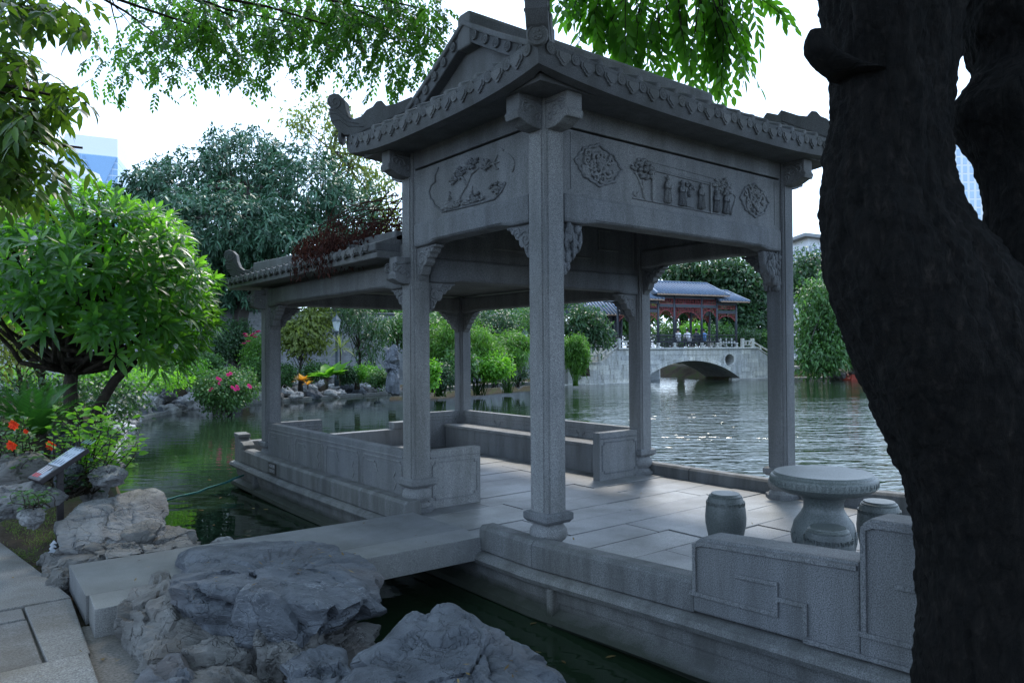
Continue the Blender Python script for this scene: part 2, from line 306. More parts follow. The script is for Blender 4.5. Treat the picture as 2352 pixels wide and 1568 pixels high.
# lake
m, nt, N, L = newmat('lake_water')
geo = N('NewGeometry'); out = N('OutputMaterial'); bs = N('BsdfPrincipled')
n0 = N('TexNoise', i_Scale=0.35, i_Detail=3.0); L(geo.outputs['Position'], n0.inputs['Vector']); r0 = ramp(nt, [(0.3, (0.008, 0.017, 0.009)), (0.7, (0.015, 0.028, 0.014))]); L(n0.outputs['Fac'], r0.inputs[0]); L(r0.outputs[0], bs.inputs['Base Color'])
bs.inputs['Roughness'].default_value = 0.03; bs.inputs['IOR'].default_value = 1.333; bs.inputs['Specular IOR Level'].default_value = 0.5
da = N('VectorMath', operation='DOT_PRODUCT'); da.inputs[1].default_value = (0.784, -0.621, 0); L(geo.outputs['Position'], da.inputs[0])
db = N('VectorMath', operation='DOT_PRODUCT'); db.inputs[1].default_value = (0.621*3.0, 0.784*3.0, 0); L(geo.outputs['Position'], db.inputs[0])
cv = N('CombineXYZ'); L(da.outputs['Value'], cv.inputs[0]); L(db.outputs['Value'], cv.inputs[1])
wa = N('TexNoise', i_Scale=1.15, i_Detail=2.0, i_Roughness=0.5, i_Distortion=0.35); L(cv.outputs[0], wa.inputs['Vector'])
wb = N('TexNoise', i_Scale=4.5, i_Detail=1.0, i_Roughness=0.5); L(cv.outputs[0], wb.inputs['Vector'])
# wind: the open water is livelier than the sheltered water behind the boat and by the left bank
sx = N('SeparateXYZ'); L(geo.outputs['Position'], sx.inputs[0]); wm = N('MapRange'); wm.inputs[1].default_value = 0.0; wm.inputs[2].default_value = 6.0; wm.inputs[3].default_value = 0.07; wm.inputs[4].default_value = 1.0; wm.interpolation_type = 'SMOOTHSTEP'; dt = N('VectorMath', operation='DOT_PRODUCT'); dt.inputs[1].default_value = (0.784, -0.621, 0); L(geo.outputs['Position'], dt.inputs[0]); L(dt.outputs['Value'], wm.inputs[0])
sc1 = N('Math', operation='MULTIPLY_ADD'); sc1.inputs[1].default_value = 0.12; L(wb.outputs['Fac'], sc1.inputs[0]); L(wa.outputs['Fac'], sc1.inputs[2])
m2_ = N('MapRange'); m2_.inputs[1].default_value = 50.0; m2_.inputs[2].default_value = 95.0; m2_.inputs[3].default_value = 1.0; m2_.inputs[4].default_value = 0.22; L(db.outputs['Value'], m2_.inputs[0])
pt = N('TexNoise', i_Scale=0.16, i_Detail=2.0); L(cv.outputs[0], pt.inputs['Vector']); pr_ = N('MapRange'); pr_.inputs[1].default_value = 0.35; pr_.inputs[2].default_value = 0.65; pr_.inputs[3].default_value = 0.55; pr_.inputs[4].default_value = 1.2; L(pt.outputs['Fac'], pr_.inputs[0])
h0_ = N('Math', operation='MULTIPLY'); L(wm.outputs[0], h0_.inputs[0]); L(m2_.outputs[0], h0_.inputs[1]); h1_ = N('Math', operation='MULTIPLY'); L(h0_.outputs[0], h1_.inputs[0]); L(pr_.outputs[0], h1_.inputs[1])
hm = N('Math', operation='MULTIPLY'); L(sc1.outputs[0], hm.inputs[0]); L(h1_.outputs[0], hm.inputs[1])
bp = N('Bump', i_Strength=1.0, i_Distance=0.12); L(hm.outputs[0], bp.inputs['Height']); L(bp.outputs[0], bs.inputs['Normal']); L(bs.outputs[0], out.inputs[0])
WATER = m
me = bpy.data.meshes.new('lake'); me.from_pydata([(-8,-40,WZ),(95,-40,WZ),(95,50,WZ),(-8,50,WZ)], [], [(0,1,2,3)]); me.materials.append(WATER)
setp(link('lake_water', me), 'rippled green lake water round the stone boat', None, None, 'structure')
# stone path, slab by slab
path = setp(MB().box((-7.5,-8,-0.40),(-3.42,3.2,-0.19)).build('stone_path', MORT), 'grey stone slab path along the shore', None, None, 'structure')
def paver(pts, z=-0.15, mat=PAV, parent=path, name='paving_slab', th=0.06):
    b = MB().prism(pts, lambda s, t, d: (s, t, d), z-th, z)
    return b.build(name, mat, parent, bevel=0.008)
paver([(-4.7,1.60),(-3.285,1.60),(-3.37,2.35),(-3.575,3.9),(-4.7,4.9)], -0.145)
paver([(-3.575,1.58),(-3.285,1.585),(-3.345,0.37),(-3.565,0.37)], -0.15)
paver([(-4.7,1.58),(-3.59,1.58),(-3.59,1.32),(-4.7,1.32)], -0.155)
paver([(-4.45,1.30),(-3.585,1.30),(-3.585,0.40),(-4.45,0.40)], -0.16, name='inspection_cover', th=0.05)
paver([(-4.7,0.35),(-3.57,0.35),(-3.36,0.35),(-3.40,-0.55),(-4.7,-0.55)], -0.14)
paver([(-4.7,-0.58),(-3.42,-0.58),(-3.5,-1.8),(-4.7,-1.8)], -0.15)
for k in range(5): paver([(-4.7,-1.83-k*1.2),(-3.5,-1.83-k*1.2),(-3.5,-3.0-k*1.2),(-4.7,-3.0-k*1.2)], -0.15)
for k in range(7): paver([(-6.6,4.9-k*1.3),(-4.73,4.9-k*1.3),(-4.73,3.63-k*1.3),(-6.6,3.63-k*1.3)], -0.152)
setp(MB().prism([(-3.44,1.05),(-3.05,.95),(-2.6,.4),(-2.3,-1.2),(-2.4,-3.2),(-3.55,-3.2)], lambda s, t, d: (s, t, d), -.5, -.185).build('mortar_bed', MORT, bevel=.03), 'cement and earth bed between the path and the boulders', None, None, 'structure')
# ------------------------------------------------------------------ rocks
_ico = {}
def ico(n):
    if n not in _ico:
        bm = bmesh.new(); bmesh.ops.create_icosphere(bm, subdivisions=n, radius=1.0)
        _ico[n] = (np.array([v.co[:] for v in bm.verts]), [tuple(v.index for v in f.verts) for f in bm.faces]); bm.free()
    return _ico[n]
def rock_mesh(name, pts, sub, seed, mat, amp=0.08, layer=0.0, soft=0.02, fine=0.25, tilt=(0.15, 0.1, 1)):
    """solid inside the hull of pts, softened and roughened"""
    bm = bmesh.new()
    for p in pts: bm.verts.new([float(v) for v in p])
    res = bmesh.ops.convex_hull(bm, input=bm.verts); bm.normal_update()
    bmesh.ops.recalc_face_normals(bm, faces=bm.faces)
    pl = np.array([(*f.normal, f.normal.dot(f.verts[0].co)) for f in bm.faces]); bm.free()
    c = np.mean(np.array(pts, float), 0)
    V, F = ico(sub)
    num = pl[:, 3] - pl[:, :3] @ c; den = V @ pl[:, :3].T
    inv = np.where(den > 1e-6, den / num, 0.0)           # 1/t for each plane
    k = 40.0; ir = (np.sum(np.maximum(inv, 0)**k, 1))**(1/k)
    P = c + V / ir[:, None]
    size = np.ptp(np.array(pts, float), axis=0).mean()
    o = np.array([seed*13.7, seed*7.1, seed*3.3]); rg = 1.0/size
    D = np.empty(len(P)); T = Vector(tilt).normalized()
    for i, p in enumerate(P):
        q = Vector(p*rg*1.6 + o)
        a = noise.hetero_terrain(q, 0.9, 2.1, 5, 0.6) - 0.6
        b = 1 - abs(noise.noise(q*2.3 + Vector((5, 1, 2))))*2
        f = noise.fractal(q*6, 0.7, 2.2, 6)
        t = layer*abs(((Vector(p).dot(T)*rg*9 + noise.noise(q*1.5)*1.6) % 1.0) - 0.5) if layer else 0
        vd, vp = noise.voronoi(q*2.1 + Vector((noise.noise(q*3), noise.noise(q*3+Vector((4,4,4))), 0))*.35); ck = max(0.0, 0.10-(vd[1]-vd[0]))/0.10
        cn = Vector((noise.noise(vp[0]*4.1), noise.noise(vp[0]*4.1+Vector((9,2,5))), noise.noise(vp[0]*4.1+Vector((3,8,1)))))   # each block tilts its own way
        D[i] = amp*size*(0.22*a + 0.12*b*b + fine*f*0.75 + t - 0.2 - 0.5*ck*ck + 0.9*noise.noise(vp[0]*5.3) + 1.1*cn.dot(Vector(V[i])))
    P = P + (P - c)/np.linalg.norm(P - c, axis=1)[:, None]*D[:, None]
    me = bpy.data.meshes.new(name); me.from_pydata(P.tolist(), [], F); me.materials.append(mat); me.shade_smooth(); me.update()
    if sub > 4: me.set_sharp_from_angle(angle=R(32))
    return me
def rock(pts, sub, seed, mat, label, amp=0.08, layer=0.0, group=None, **k):
    return setp(link('garden_rock', rock_mesh('rock', pts, sub, seed, mat, amp, layer, **k)), label, 'rock', group)
def blob_pts(c, r, seed, n=16):
    rs = random.Random(seed); out = []
    for i in range(n):
        z = 1 - 2*(i+0.5)/n; a = i*2.4 + rs.uniform(-.3, .3); q = math.sqrt(1-z*z); s = rs.uniform(.8, 1.1)
        out.append((c[0]+r[0]*q*math.cos(a)*s, c[1]+r[1]*q*math.sin(a)*s, c[2]+r[2]*z*s))
    return out
# ------------------------------------------------------------------ the stone boat
W, A, Bb = 3.55, 2.14, 4.28
Y2 = A + Bb
H1, H2, H3 = 2.74, 2.99, 3.55
boat = thing('stone_boat_pavilion', (1.775, 1.5, WZ), 'grey granite boat-shaped pavilion with carved lintels and hip-and-gable roof', 'pavilion')
FR = lambda s, t, d: (s, -d, t)           # front (towards the stern): d is the distance out of the column line
LF = lambda s, t, d: (-d, s, t)           # side towards the shore
def sheer(y): return 0.075*max(0.0, (-y-0.1))/1.5 + 0.05*max(0.0, y-5.2)/2
OUT = [(-.28,7.3),(-.28,6.2),(-.28,5.0),(-.28,3.6),(-.28,1.9),(-.28,.6),(-.28,-.1),(-.28,-.9),(-.29,-1.75),(-.30,-2.8),(-.30,-3.7),(.1,-4.4),(3.45,-4.4),(3.85,-3.7),(3.83,-1.75),(3.83,-.1),(3.83,3.6),(3.83,6.2),(3.83,7.3)]
PROF = [(0.10,-0.115),(0.0,-0.125),(-0.045,-0.145),(-0.062,-0.18),(-0.045,-0.215),(0.0,-0.235),(0.025,-0.24),(0.03,-0.27),(0.035,-0.34),(0.05,-0.345),(0.055,-0.40),(0.0,-0.425),(-0.03,-0.44),(-0.04,-0.49),(-0.01,-0.52),(0.06,-0.53),(0.12,-0.8),(0.25,-1.15)]
hull = MB(); n = len(OUT); vs = []
for ins, z in PROF:
    for (x, y) in OUT:
        x2 = x + (ins if x < 1.7 else -ins); y2 = y - ins if y > 7.2 else (y + ins if y < -4.3 else y)
        vs.append((x2, y2, z + sheer(y)))
hull.add(vs, [(i*n+k, i*n+(k+1) % n, (i+1)*n+(k+1) % n, (i+1)*n+k) for i in range(len(PROF)-1) for k in range(n)])
hull_o = hull.build('hull', GRD, boat, angle=35)
MB().box((-.2,-4.3,-.22),(3.75,7.22,-.10)).build('deck_bed', MORT, boat)
# deck slabs, long side across the boat
rs = random.Random(4); y = -4.25
while y < 7.0:
    wd = rs.uniform(.36, .46); x = -.19; k = 0; cut = rs.uniform(.7, 1.6)
    while x < 3.7:
        x1 = min(3.74, x + cut)
        if 3.74 - x1 < .4: x1 = 3.74
        dz = rs.uniform(-.006, .004)
        MB().box((x+.004, y+.004, -.095), (x1-.004, min(y+wd, 7.2)-.004, FZ+dz)).build('deck_slab', GRF, boat, bevel=0.004)
        x = x1; cut = rs.uniform(1.1, 1.7)
    y += wd
# gunwale blocks
def gun(x0, x1, ya, yb, h=0.215, name='gunwale_block', zb=-0.112):
    p = []
    za, zb2 = sheer(ya), sheer(yb)
    poly = [(x0,0),(x1,0),(x1,h-.03),(x1-.03*(1 if x1 > x0 else -1),h),(x0+.03*(1 if x1 > x0 else -1),h),(x0,h-.03)]
    b = MB(); b.add([(x, ya, zb+za+z) for x, z in poly] + [(x, yb, zb+zb2+z) for x, z in poly], [tuple(range(6)), tuple(range(11, 5, -1))] + [(i, (i+1) % 6, 6+(i+1) % 6, 6+i) for i in range(6)])
    return b.build(name, GRD, hull_o, bevel=0.006)
for ya, yb in ((7.0,5.55),(5.545,4.1),(4.095,2.9),(2.895,1.90)): gun(-.275,-.09, ya, yb)
for ya, yb in ((.62,-.10),(-.105,-1.72)): gun(-.275,-.09, ya, yb)
for ya, yb in ((7.0,5.2),(5.19,3.2),(3.19,1.4),(1.39,-.2),(-.21,-1.6),(-1.61,-3.7)): gun(3.64,3.825, ya, yb)
# bow post with its stepped top, transom
MB().prism([(-.275,-.11),(-.275,.16),(-.24,.17),(-.20,.165),(-.20,-.11)], lambda s, t, d: (s, d, t), 6.98, 7.28).build('bow_step', GRD, hull_o, bevel=.01)
MB().prism([(6.86,.14),(6.86,.20),(6.95,.245),(7.02,.25),(7.10,.30),(7.28,.31),(7.28,.14)], LF, .10, .275).build('bow_step', GRD, hull_o, bevel=.01)
MB().prism([(7.06,.30),(7.06,.355),(7.30,.37),(7.30,.30)], LF, .09, .285).build('bow_cap', GRD, hull_o, bevel=.012)
MB().box((-.10,7.1,-.10),(3.7,7.28,.235)).build('transom', GR, hull_o, bevel=.012)
MB().box((2.5,7.08,.235),(3.7,7.3,.36)).build('transom_cap', GR, hull_o, bevel=.012)
MB().box((3.3,-4.38,-.1),(.2,-4.2,.55)).build('transom', GR, hull_o, bevel=.012)
# stepped stern wall carved with a key pattern
def stern_wall(ya, yb, zt_a, zt_b):
    poly = [(ya,-.10+sheer(ya)),(yb,-.10+sheer(yb)),(yb,zt_b),(ya-.06 if yb < ya else ya,zt_a),(ya-.02,zt_a-.03),(ya,zt_a-.08)]
    o = MB().prism(poly, LF, .06, .287).build('stern_wall', GR, hull_o, bevel=.014)
    return o
stern_wall(-1.725,-2.80,.46,.53); stern_wall(-2.80,-3.75,.765,.80)
def raised(pl, wd, fn, d0, d1, name, mat, parent):      # thin raised fillets along polylines
    b = MB()
    for line in pl:
        for (p, q) in zip(line[:-1], line[1:]):
            dx, dy = q[0]-p[0], q[1]-p[1]; l = math.hypot(dx, dy) or 1; nx_, ny_ = -dy/l*wd/2, dx/l*wd/2; ex, ey = dx/l*wd/2, dy/l*wd/2
            b.prism([(p[0]+nx_-ex, p[1]+ny_-ey),(q[0]+nx_+ex, q[1]+ny_+ey),(q[0]-nx_+ex, q[1]-ny_+ey),(p[0]-nx_-ex, p[1]-ny_-ey)], fn, d0, d1 + random.random()*0.0008)
    return b.build(name, mat, parent, bevel=0.003)
raised([[(-1.745,.10),(-1.745,.405),(-1.80,.425),(-2.78,.495)],[(-1.72,.10),(-2.32,.125),(-2.32,.30),(-2.06,.285)],[(-2.32,.215),(-2.50,.225),(-2.50,.07)]], .026, LF, .285, .304, 'key_fret', GR, hull_o)
raised([[(-2.83,.16),(-2.83,.71),(-2.88,.735),(-3.7,.765)],[(-2.80,.16),(-3.35,.19),(-3.35,.47),(-3.0,.45)],[(-2.5,.03),(-3.2,.06)]], .026, LF, .285, .304, 'key_fret', GR, hull_o)
raised([[(7.05,-.30),(2.2,-.30)],[(.6,-.30),(-1.9,-.30+.1),(-3.5,-.30+.17)]], .012, LF, .238, .247, 'plank_seam', GRD, hull_o)
for yy in (6.35, -.35):
    MB().box((-.31,yy-.035,-.80),(-.20,yy+.035,-.225+sheer(yy))).build('scupper_pipe', GRD, hull_o, bevel=.02)
# warning plaque on the gunwale
LTX = plain_mat('lettering_grey', (0.4,0.4,0.42), .6, var=.05); PLQ = plain_mat('plaque_black', (0.02,0.02,0.022), .5); WHT = plain_mat('paint_white', (0.7,0.7,0.7), .6, var=.08)
pq = setp(MB().box((-.284,5.49,-.085),(-.275,5.79,.075)).build('notice_plaque', PLQ, hull_o), 'small black plaque with two rows of white characters')
def text_mesh(s, size, mat, name, parent, M, font=None):
    cu = bpy.data.curves.new(name, 'FONT'); cu.body = s; cu.size = size; cu.align_x = 'CENTER'; cu.align_y = 'CENTER'; cu.extrude = 0.0006
    t = bpy.data.objects.new('tmp', cu); col.objects.link(t); bpy.context.view_layer.update()
    me = bpy.data.meshes.new_from_object(t.evaluated_get(bpy.context.evaluated_depsgraph_get())); bpy.data.objects.remove(t)
    me.transform(M); me.materials.clear(); me.materials.append(mat)
    return link(name, me, parent)
Mx = Matrix(((0,0,-1,0),(-1,0,0,0),(0,1,0,0),(0,0,0,1)))     # text plane facing -x
for k, s in enumerate(('水深危险', '注意安全')):
    text_mesh(s, .058, LTX, 'lettering', pq, Matrix.Translation((-.2855, 5.64, .028-.068*k)) @ Mx)
# ---------------- columns
def column(x, y, top, h0=0.24):
    c = .122; n1, n2 = .022, .045
    q = [(c-n2,-c),(c-n2,-c+.014),(c-n1,-c+.014),(c-n1,-c+n1),(c-.014,-c+n1),(c-.014,-c+n2),(c,-c+n2)]
    poly = []
    for k in range(4):
        a = math.pi/2*k; ca, sa = round(math.cos(a)), round(math.sin(a))
        poly += [(x+px*ca-py*sa, y+px*sa+py*ca) for px, py in q]
    o = MB().prism(poly, lambda s, t, d: (s, t, d), h0+.05, top).build('column', GR, boat, bevel=.003)
    # collar, drum, plinth
    b = MB(); sq = lambda r, z: [(x-r,y-r,z),(x+r,y-r,z),(x+r,y+r,z),(x-r,y+r,z)]
    zz = [(.127,h0+.06),(.152,h0+.045),(.152,h0-.005),(.128,h0-.035),(.10,h0-.04)]
    vs = sum([sq(r, z) for r, z in zz], [])
    b.add(vs, [(i*4+k, i*4+(k+1) % 4, i*4+4+(k+1) % 4, i*4+4+k) for i in range(4) for k in range(4)] + [(0,1,2,3),(16,17,18,19)])
    b.build('column_collar', GR, o, bevel=.004)
    MB().lathe([(.10,h0-.035),(.125,h0-.05),(.155,h0-.09),(.162,h0-.13),(.15,h0-.17),(.118,h0-.195),(.115,h0-.205),(.14,h0-.22),(.155,h0-.245),(.15,h0-.25)], (x,y,0), 16).build('column_drum', GR, o, angle=50)
    MB().lathe([(.17,h0-.24),(.185,h0-.25),(.185,FZ-.01),(.1,FZ-.02)], (x,y,0), 8, math.pi/8).build('column_plinth', GR, o, bevel=.006)
    return o
TOP = 3.78
cols = {k: column(x, y, t) for k, (x, y, t) in dict(F=(0,0,TOP),L=(0,A,TOP),R=(W,0,TOP),B=(W,A,TOP),L2=(0,Y2,2.62),B2=(W,Y2,2.62)).items()}
# ---------------- lintels, panels, friezes
def lintel(fn, s0, s1, zb, zt, name='lintel', d=.105, off=0.0):
    e = .42; dr = .03
    prof = [(-d+.0,0),(d,0)]
    # face polygon with lowered ends
    poly = [(s0,zb),(s0+e*.55,zb),(s0+e*.75,zb+.012),(s0+e,zb+dr),(s1-e,zb+dr),(s1-e*.75,zb+.012),(s1-e*.55,zb),(s1,zb),(s1,zt-.03),(s1,zt),(s0,zt),(s0,zt-.03)]
    o = MB().prism(poly, fn, off-d, off+d).build(name, GR, boat, bevel=.035)
    raised([[(s0+e*.9,zb+dr+.022),(s1-e*.9,zb+dr+.022)]], .008, fn, off+d-.004, off+d+.006, 'lintel_fillet', GR, o)
    return o
def panel(fn, s0, s1, zb, zt, d=.075, rim=.03):
    o = MB().prism([(s0,zb),(s1,zb),(s1,zt),(s0,zt)], fn, -d, d).build('frieze_panel', GR, boat, bevel=.004)
    return o
def frame_band(fn, s0, s1, zb, zt, d):
    return MB().prism([(s0,zb),(s1,zb),(s1,zt),(s0,zt)], fn, -d, d).build('frieze_band', GR, boat, bevel=.006)
g = .118
lin = {}
lin['FR'] = lintel(FR, g, W-g, H1, H2); lin['LF'] = lintel(LF, g, A-g, H1, H2)
BRf = lambda s, t, d: (W+d, s, t); LBf = lambda s, t, d: (s, A-d, t)
lintel(BRf, g, A-g, H1, H2)
pF = panel(FR, g, W-g, H2-.01, H3); pL = panel(LF, g, A-g, H2-.01, H3); panel(BRf, g, A-g, H2-.01, H3)
lintel(LBf, g, W-g, 2.39, 2.66); pB = panel(LBf, g, W-g, 2.65, TOP)
raised([[(.2,2.75),(.2,3.3)],[(W-.2,2.75),(W-.2,3.3)],[(.5,2.95),(.85,2.95),(.85,3.2),(.65,3.2)],[(1.0,2.82),(1.55,2.82),(1.55,3.1)],[(W-.5,2.95),(W-.85,2.95),(W-.85,3.2),(W-.65,3.2)],[(W-1.0,2.82),(W-1.55,2.82),(W-1.55,3.1)]], .02, LBf, .073, .086, 'key_fret', GR, pB)
for fn, s1 in ((FR, W-g), (LF, A-g), (BRf, A-g)): frame_band(fn, g, s1, H3+.018, TOP, .088)
raised([[(g+.10,H2+.05),(g+.10,H3-.03)],[(W-g-.10,H2+.05),(W-g-.10,H3-.03)]], .012, FR, .073, .08, 'panel_fillet', GR, pF)
# lower bay beams
HB, HT = 2.33, 2.60
B2f = lambda s, t, d: (W+d, s, t); T2f = lambda s, t, d: (s, Y2+d, t)
lintel(LF, A+g, Y2-g, HB, HT); lintel(B2f, A+g, Y2-g, HB, HT); lintel(T2f, g, W-g, HB, HT)
# ---------------- spiral-carved brackets
def spiral(cx, cz, r, turns, a0, sg, n=22):
    return [(cx + r*(1-.86*i/n)*math.cos(a0+sg*turns*2*math.pi*i/n), cz + r*(1-.86*i/n)*math.sin(a0+sg*turns*2*math.pi*i/n)) for i in range(n+1)]
def strokes(lines, rad, fn, d, name, mat, parent, taper=True):
    b = MB()
    for ln in lines:
        n = len(ln); rr = [rad*(1 - (.55*i/max(1, n-1) if taper else 0)) for i in range(n)]
        b.tube([fn(s, t, d) for s, t in ln], rr, 6)
    return b.build(name, mat, parent, smooth=True)
def bracket(fn, s, sg, zt, size=.34, th=.055, off=0.0):
    k = size/.34
    prof = [(0,0),(.36,0),(.355,-.025),(.31,-.035),(.29,-.07),(.25,-.085),(.235,-.12),(.19,-.13),(.185,-.17),(.155,-.20),(.12,-.20),(.105,-.24),(.08,-.29),(.045,-.30),(.02,-.335),(0,-.36)]
    o = MB().prism([(s+sg*a*k, zt+b*k) for a, b in prof], fn, off-th, off+th).build('spandrel_bracket', GR, boat, bevel=.008)
    sp = [(s+sg*a*k, zt+b*k) for a, b in spiral(.21,-.075,.055,1.4,0,1)], [(s+sg*a*k, zt+b*k) for a, b in spiral(.095,-.13,.075,1.6,.6,1)], [(s+sg*a*k, zt+b*k) for a, b in [(.34,-.015),(.29,-.02),(.25,-.05)]], [(s+sg*a*k, zt+b*k) for a, b in [(.03,-.30),(.05,-.24),(.03,-.17),(.06,-.08),(.04,-.03)]], [(s+sg*a*k, zt+b*k) for a, b in spiral(.045,-.235,.045,1.0,2,-1)]
    strokes(sp, .0125*k, fn, off+th, 'carved_scroll', GR, o); strokes(sp, .0125*k, fn, off-th, 'carved_scroll', GR, o)
    return o
def figure_bracket(fn, s, sg, zt, seed, off=0.0):
    rs = random.Random(seed); b = MB()
    for i in range(70):
        t = rs.random()**.8; wmax = .25*(1-t)**.75 + .03; a = rs.uniform(.0, wmax); zz = zt - .02 - t*.40
        r = rs.uniform(.014, .034); dd = rs.uniform(.02, .075)
        c = fn(s+sg*a, zz, off+dd*(1 if rs.random() < .75 else -1)); b.ball(c, (r, r, r*rs.uniform(1.1, 2.4)), 8, 5)
    for i in range(26):                     # folds of drapery and hanging roots
        a = rs.uniform(.01, .22); z0 = zt - rs.uniform(.0, .16); ln = rs.uniform(.08, .2); wv = rs.uniform(-.03, .01)
        b.tube([fn(s+sg*max(.005, a+wv*k/4), z0-ln*k/4, off+.06+.02*math.sin(k+i)) for k in range(5)], [.010,.014,.015,.012,.004], 6)
    o = MB().prism([(s,zt),(s+sg*.27,zt),(s+sg*.24,zt-.16),(s+sg*.13,zt-.34),(s,zt-.44)], fn, off-.045, off+.045).build('spandrel_bracket', GR, boat, bevel=.02)
    setp(o, 'bracket carved as figures among knotted roots')
    b.build('carved_figures', GR, o, smooth=True); return o
figure_bracket(FR, g, 1, H1+.005, 1); figure_bracket(FR, W-g, -1, H1+.005, 2)
bracket(LF, A-g, -1, H1+.005); bracket(LF, g, 1, H1+.005)
bracket(BRf, g, 1, H1+.005); bracket(BRf, A-g, -1, H1+.005)
bracket(LBf, g, 1, 2.395); bracket(LBf, W-g, -1, 2.395)
bracket(LF, A+g, 1, HB+.005, .30); bracket(LF, Y2-g, -1, HB+.005, .34); bracket(B2f, A+g, 1, HB+.005); bracket(B2f, Y2-g, -1, HB+.005); bracket(T2f, g, 1, HB+.005); bracket(T2f, W-g, -1, HB+.005)
# ---------------- beam-end arms under the eaves
def arm(x, y, dx, dy, z0, ln=.36, w_=.085, h=.27):
    f = lambda s, t, d: (x+dx*s-dy*d, y+dy*s+dx*d, t)
    poly = [(.09,z0),(.20,z0),(.27,z0+.02),(.33,z0+.05),(ln+.005,z0+.05),(ln+.02,z0+.10),(ln,z0+.13),(ln,z0+h),(.09,z0+h)]
    o = MB().prism(poly, f, -w_, w_).build('beam_end', GR, boat, bevel=.008)
    rs = random.Random(x*7+y*3+dx); 
    for sd_ in (-1, 1):
        b = MB()
        ln_ = [spiral(.22,z0+.13,.06,1.3,0,1), spiral(.29,z0+.15,.045,1.2,2,-1), spiral(.16,z0+.09,.04,1.1,1,1), [(.12,z0+.22),(.2,z0+.21),(.3,z0+.215),(.33,z0+.19)]]
        strokes(ln_, .012, f, sd_*w_, 'carved_scroll', GR, o)
    return o
for x, y, dx, dy in ((0,0,-1,0),(0,0,0,-1),(0,A,-1,0),(0,A,0,1),(W,0,0,-1),(W,0,1,0),(W,A,1,0)): arm(x, y, dx, dy, 3.49)
for x, y, dx, dy in ((0,A,-1,0),(0,Y2,-1,0),(0,Y2,0,1),(W,Y2,0,1),(W,Y2,1,0)): arm(x, y, dx, dy, 2.30 if y > 3 else 2.36, .28, .08, .28)
# ---------------- parapets, benches
def parapet(fn, s0, s1, zt, npan, d=.062, style=0, off=0.0, zb=FZ-.01):
    o = MB().prism([(s0,zb),(s1,zb),(s1,zt),(s0,zt)], fn, off-d, off+d).build('parapet', GR, boat, bevel=.008)
    lines = [[(s0+.03,zt-.075),(s1-.03,zt-.075)]]; wd = (s1-s0)/npan
    for k in range(npan):
        a, b = s0+wd*k+.05, s0+wd*(k+1)-.05; t, u = zt-.125, zb+.10; c = .035
        lines.append([(a+c,u),(a+c,u+c),(a,u+c),(a,t-c),(a+c,t-c),(a+c,t),(b-c,t),(b-c,t-c),(b,t-c),(b,u+c),(b-c,u+c),(b-c,u),(a+c,u)])
        if style:
            lines.append([(b-.12,t-.06),(b-.30,t-.06),(b-.30,t-.09),(b-.34,t-.09),(b-.34,t-.13),(b-.37,t-.16)])
            lines.append([(a+.16,u+.10),(a+.12,u+.16),(a+.18,u+.22),(a+.14,u+.28)])
    raised(lines, .014, fn, off+d-.003, off+d+.009, 'panel_fillet', GR, o)
    raised(lines, .014, fn, off-d-.009, off-d+.003, 'panel_fillet', GR, o)
    return o
parapet(LF, A+.11, Y2-.10, .575, 4, style=1, off=.03); parapet(B2f, A+.11, Y2-.10, .575, 4, d=.055)
parapet(lambda s, t, d: (s, A-d, t), .11, .80, .57, 1); parapet(lambda s, t, d: (s, A-d, t), 2.70, W-.11, .57, 1)
parapet(T2f, .11, .80, .57, 1); parapet(T2f, 2.5, W-.11, .57, 1)
for x0, x1, sx_ in ((3.10,3.49,1),(.06,.42,-1)):
    bn = MB().box((x0,A+.10,FZ-.01),(x1,Y2-.1,.30)).build('bench_base', GR, boat, bevel=.006)
    yy = A+.09
    while yy < Y2-.15:
        y1 = min(Y2-.09, yy+rs.uniform(1.1, 1.5)); MB().box((x0-.025 if sx_ > 0 else x0,yy+.003,.302),(x1 if sx_ > 0 else x1+.025,y1-.003,.352)).build('bench_seat', GR, bn, bevel=.01); yy = y1
    xf = x0 if sx_ > 0 else x1
    raised([[(A+.2,.12),(Y2-.2,.12)]] + [[(A+.5+.8*k,.12),(A+.5+.8*k,-.04)] for k in range(5)] + [[(A+.9+.8*k,.12),(A+.9+.8*k,.29)] for k in range(4)], .006, (lambda s, t, d: (x0-d, s, t)) if sx_ > 0 else (lambda s, t, d: (x1+d, s, t)), -.002, .003, 'bench_joint', GRD, bn)
# ---------------- roofs
OV = .52
def ring_eave(x0, x1, y0, y1, zb, amp, prof, name, nseg=18, parent=boat):
    pts = []
    sides = [((x0,y0),(x1,y0)),((x1,y0),(x1,y1)),((x1,y1),(x0,y1)),((x0,y1),(x0,y0))]
    cx, cy = (x0+x1)/2, (y0+y1)/2
    for (a, b) in sides:
        for k in range(nseg):
            t = k/nseg; x = a[0]+(b[0]-a[0])*t; y = a[1]+(b[1]-a[1])*t
            nx_ = 0; ny_ = 0
            if abs(x-x0) < 1e-6: nx_ = -1
            if abs(x-x1) < 1e-6: nx_ = 1
            if abs(y-y0) < 1e-6: ny_ = -1
            if abs(y-y1) < 1e-6: ny_ = 1
            pts.append((x, y, nx_, ny_, zb+amp*abs(2*t-1)**3))
    m = len(pts); b = MB()
    b.add([(x+nx_*o_, y+ny_*o_, z+h) for o_, h in prof for x, y, nx_, ny_, z in pts],
          [(i*m+k, i*m+(k+1) % m, ((i+1) % len(prof))*m+(k+1) % m, ((i+1) % len(prof))*m+k) for i in range(len(prof)) for k in range(m)])
    return b.build(name, GRR, parent, angle=30)
x0, x1, y0, y1 = -OV, W+OV, -OV, A+OV
EPROF = [(-.10,-.005),(0,0),(0.02,.06),(.025,.195),(-.02,.21),(-.20,.23),(-.22,.06)]
ez = lambda t: 3.71+.10*abs(t)**3
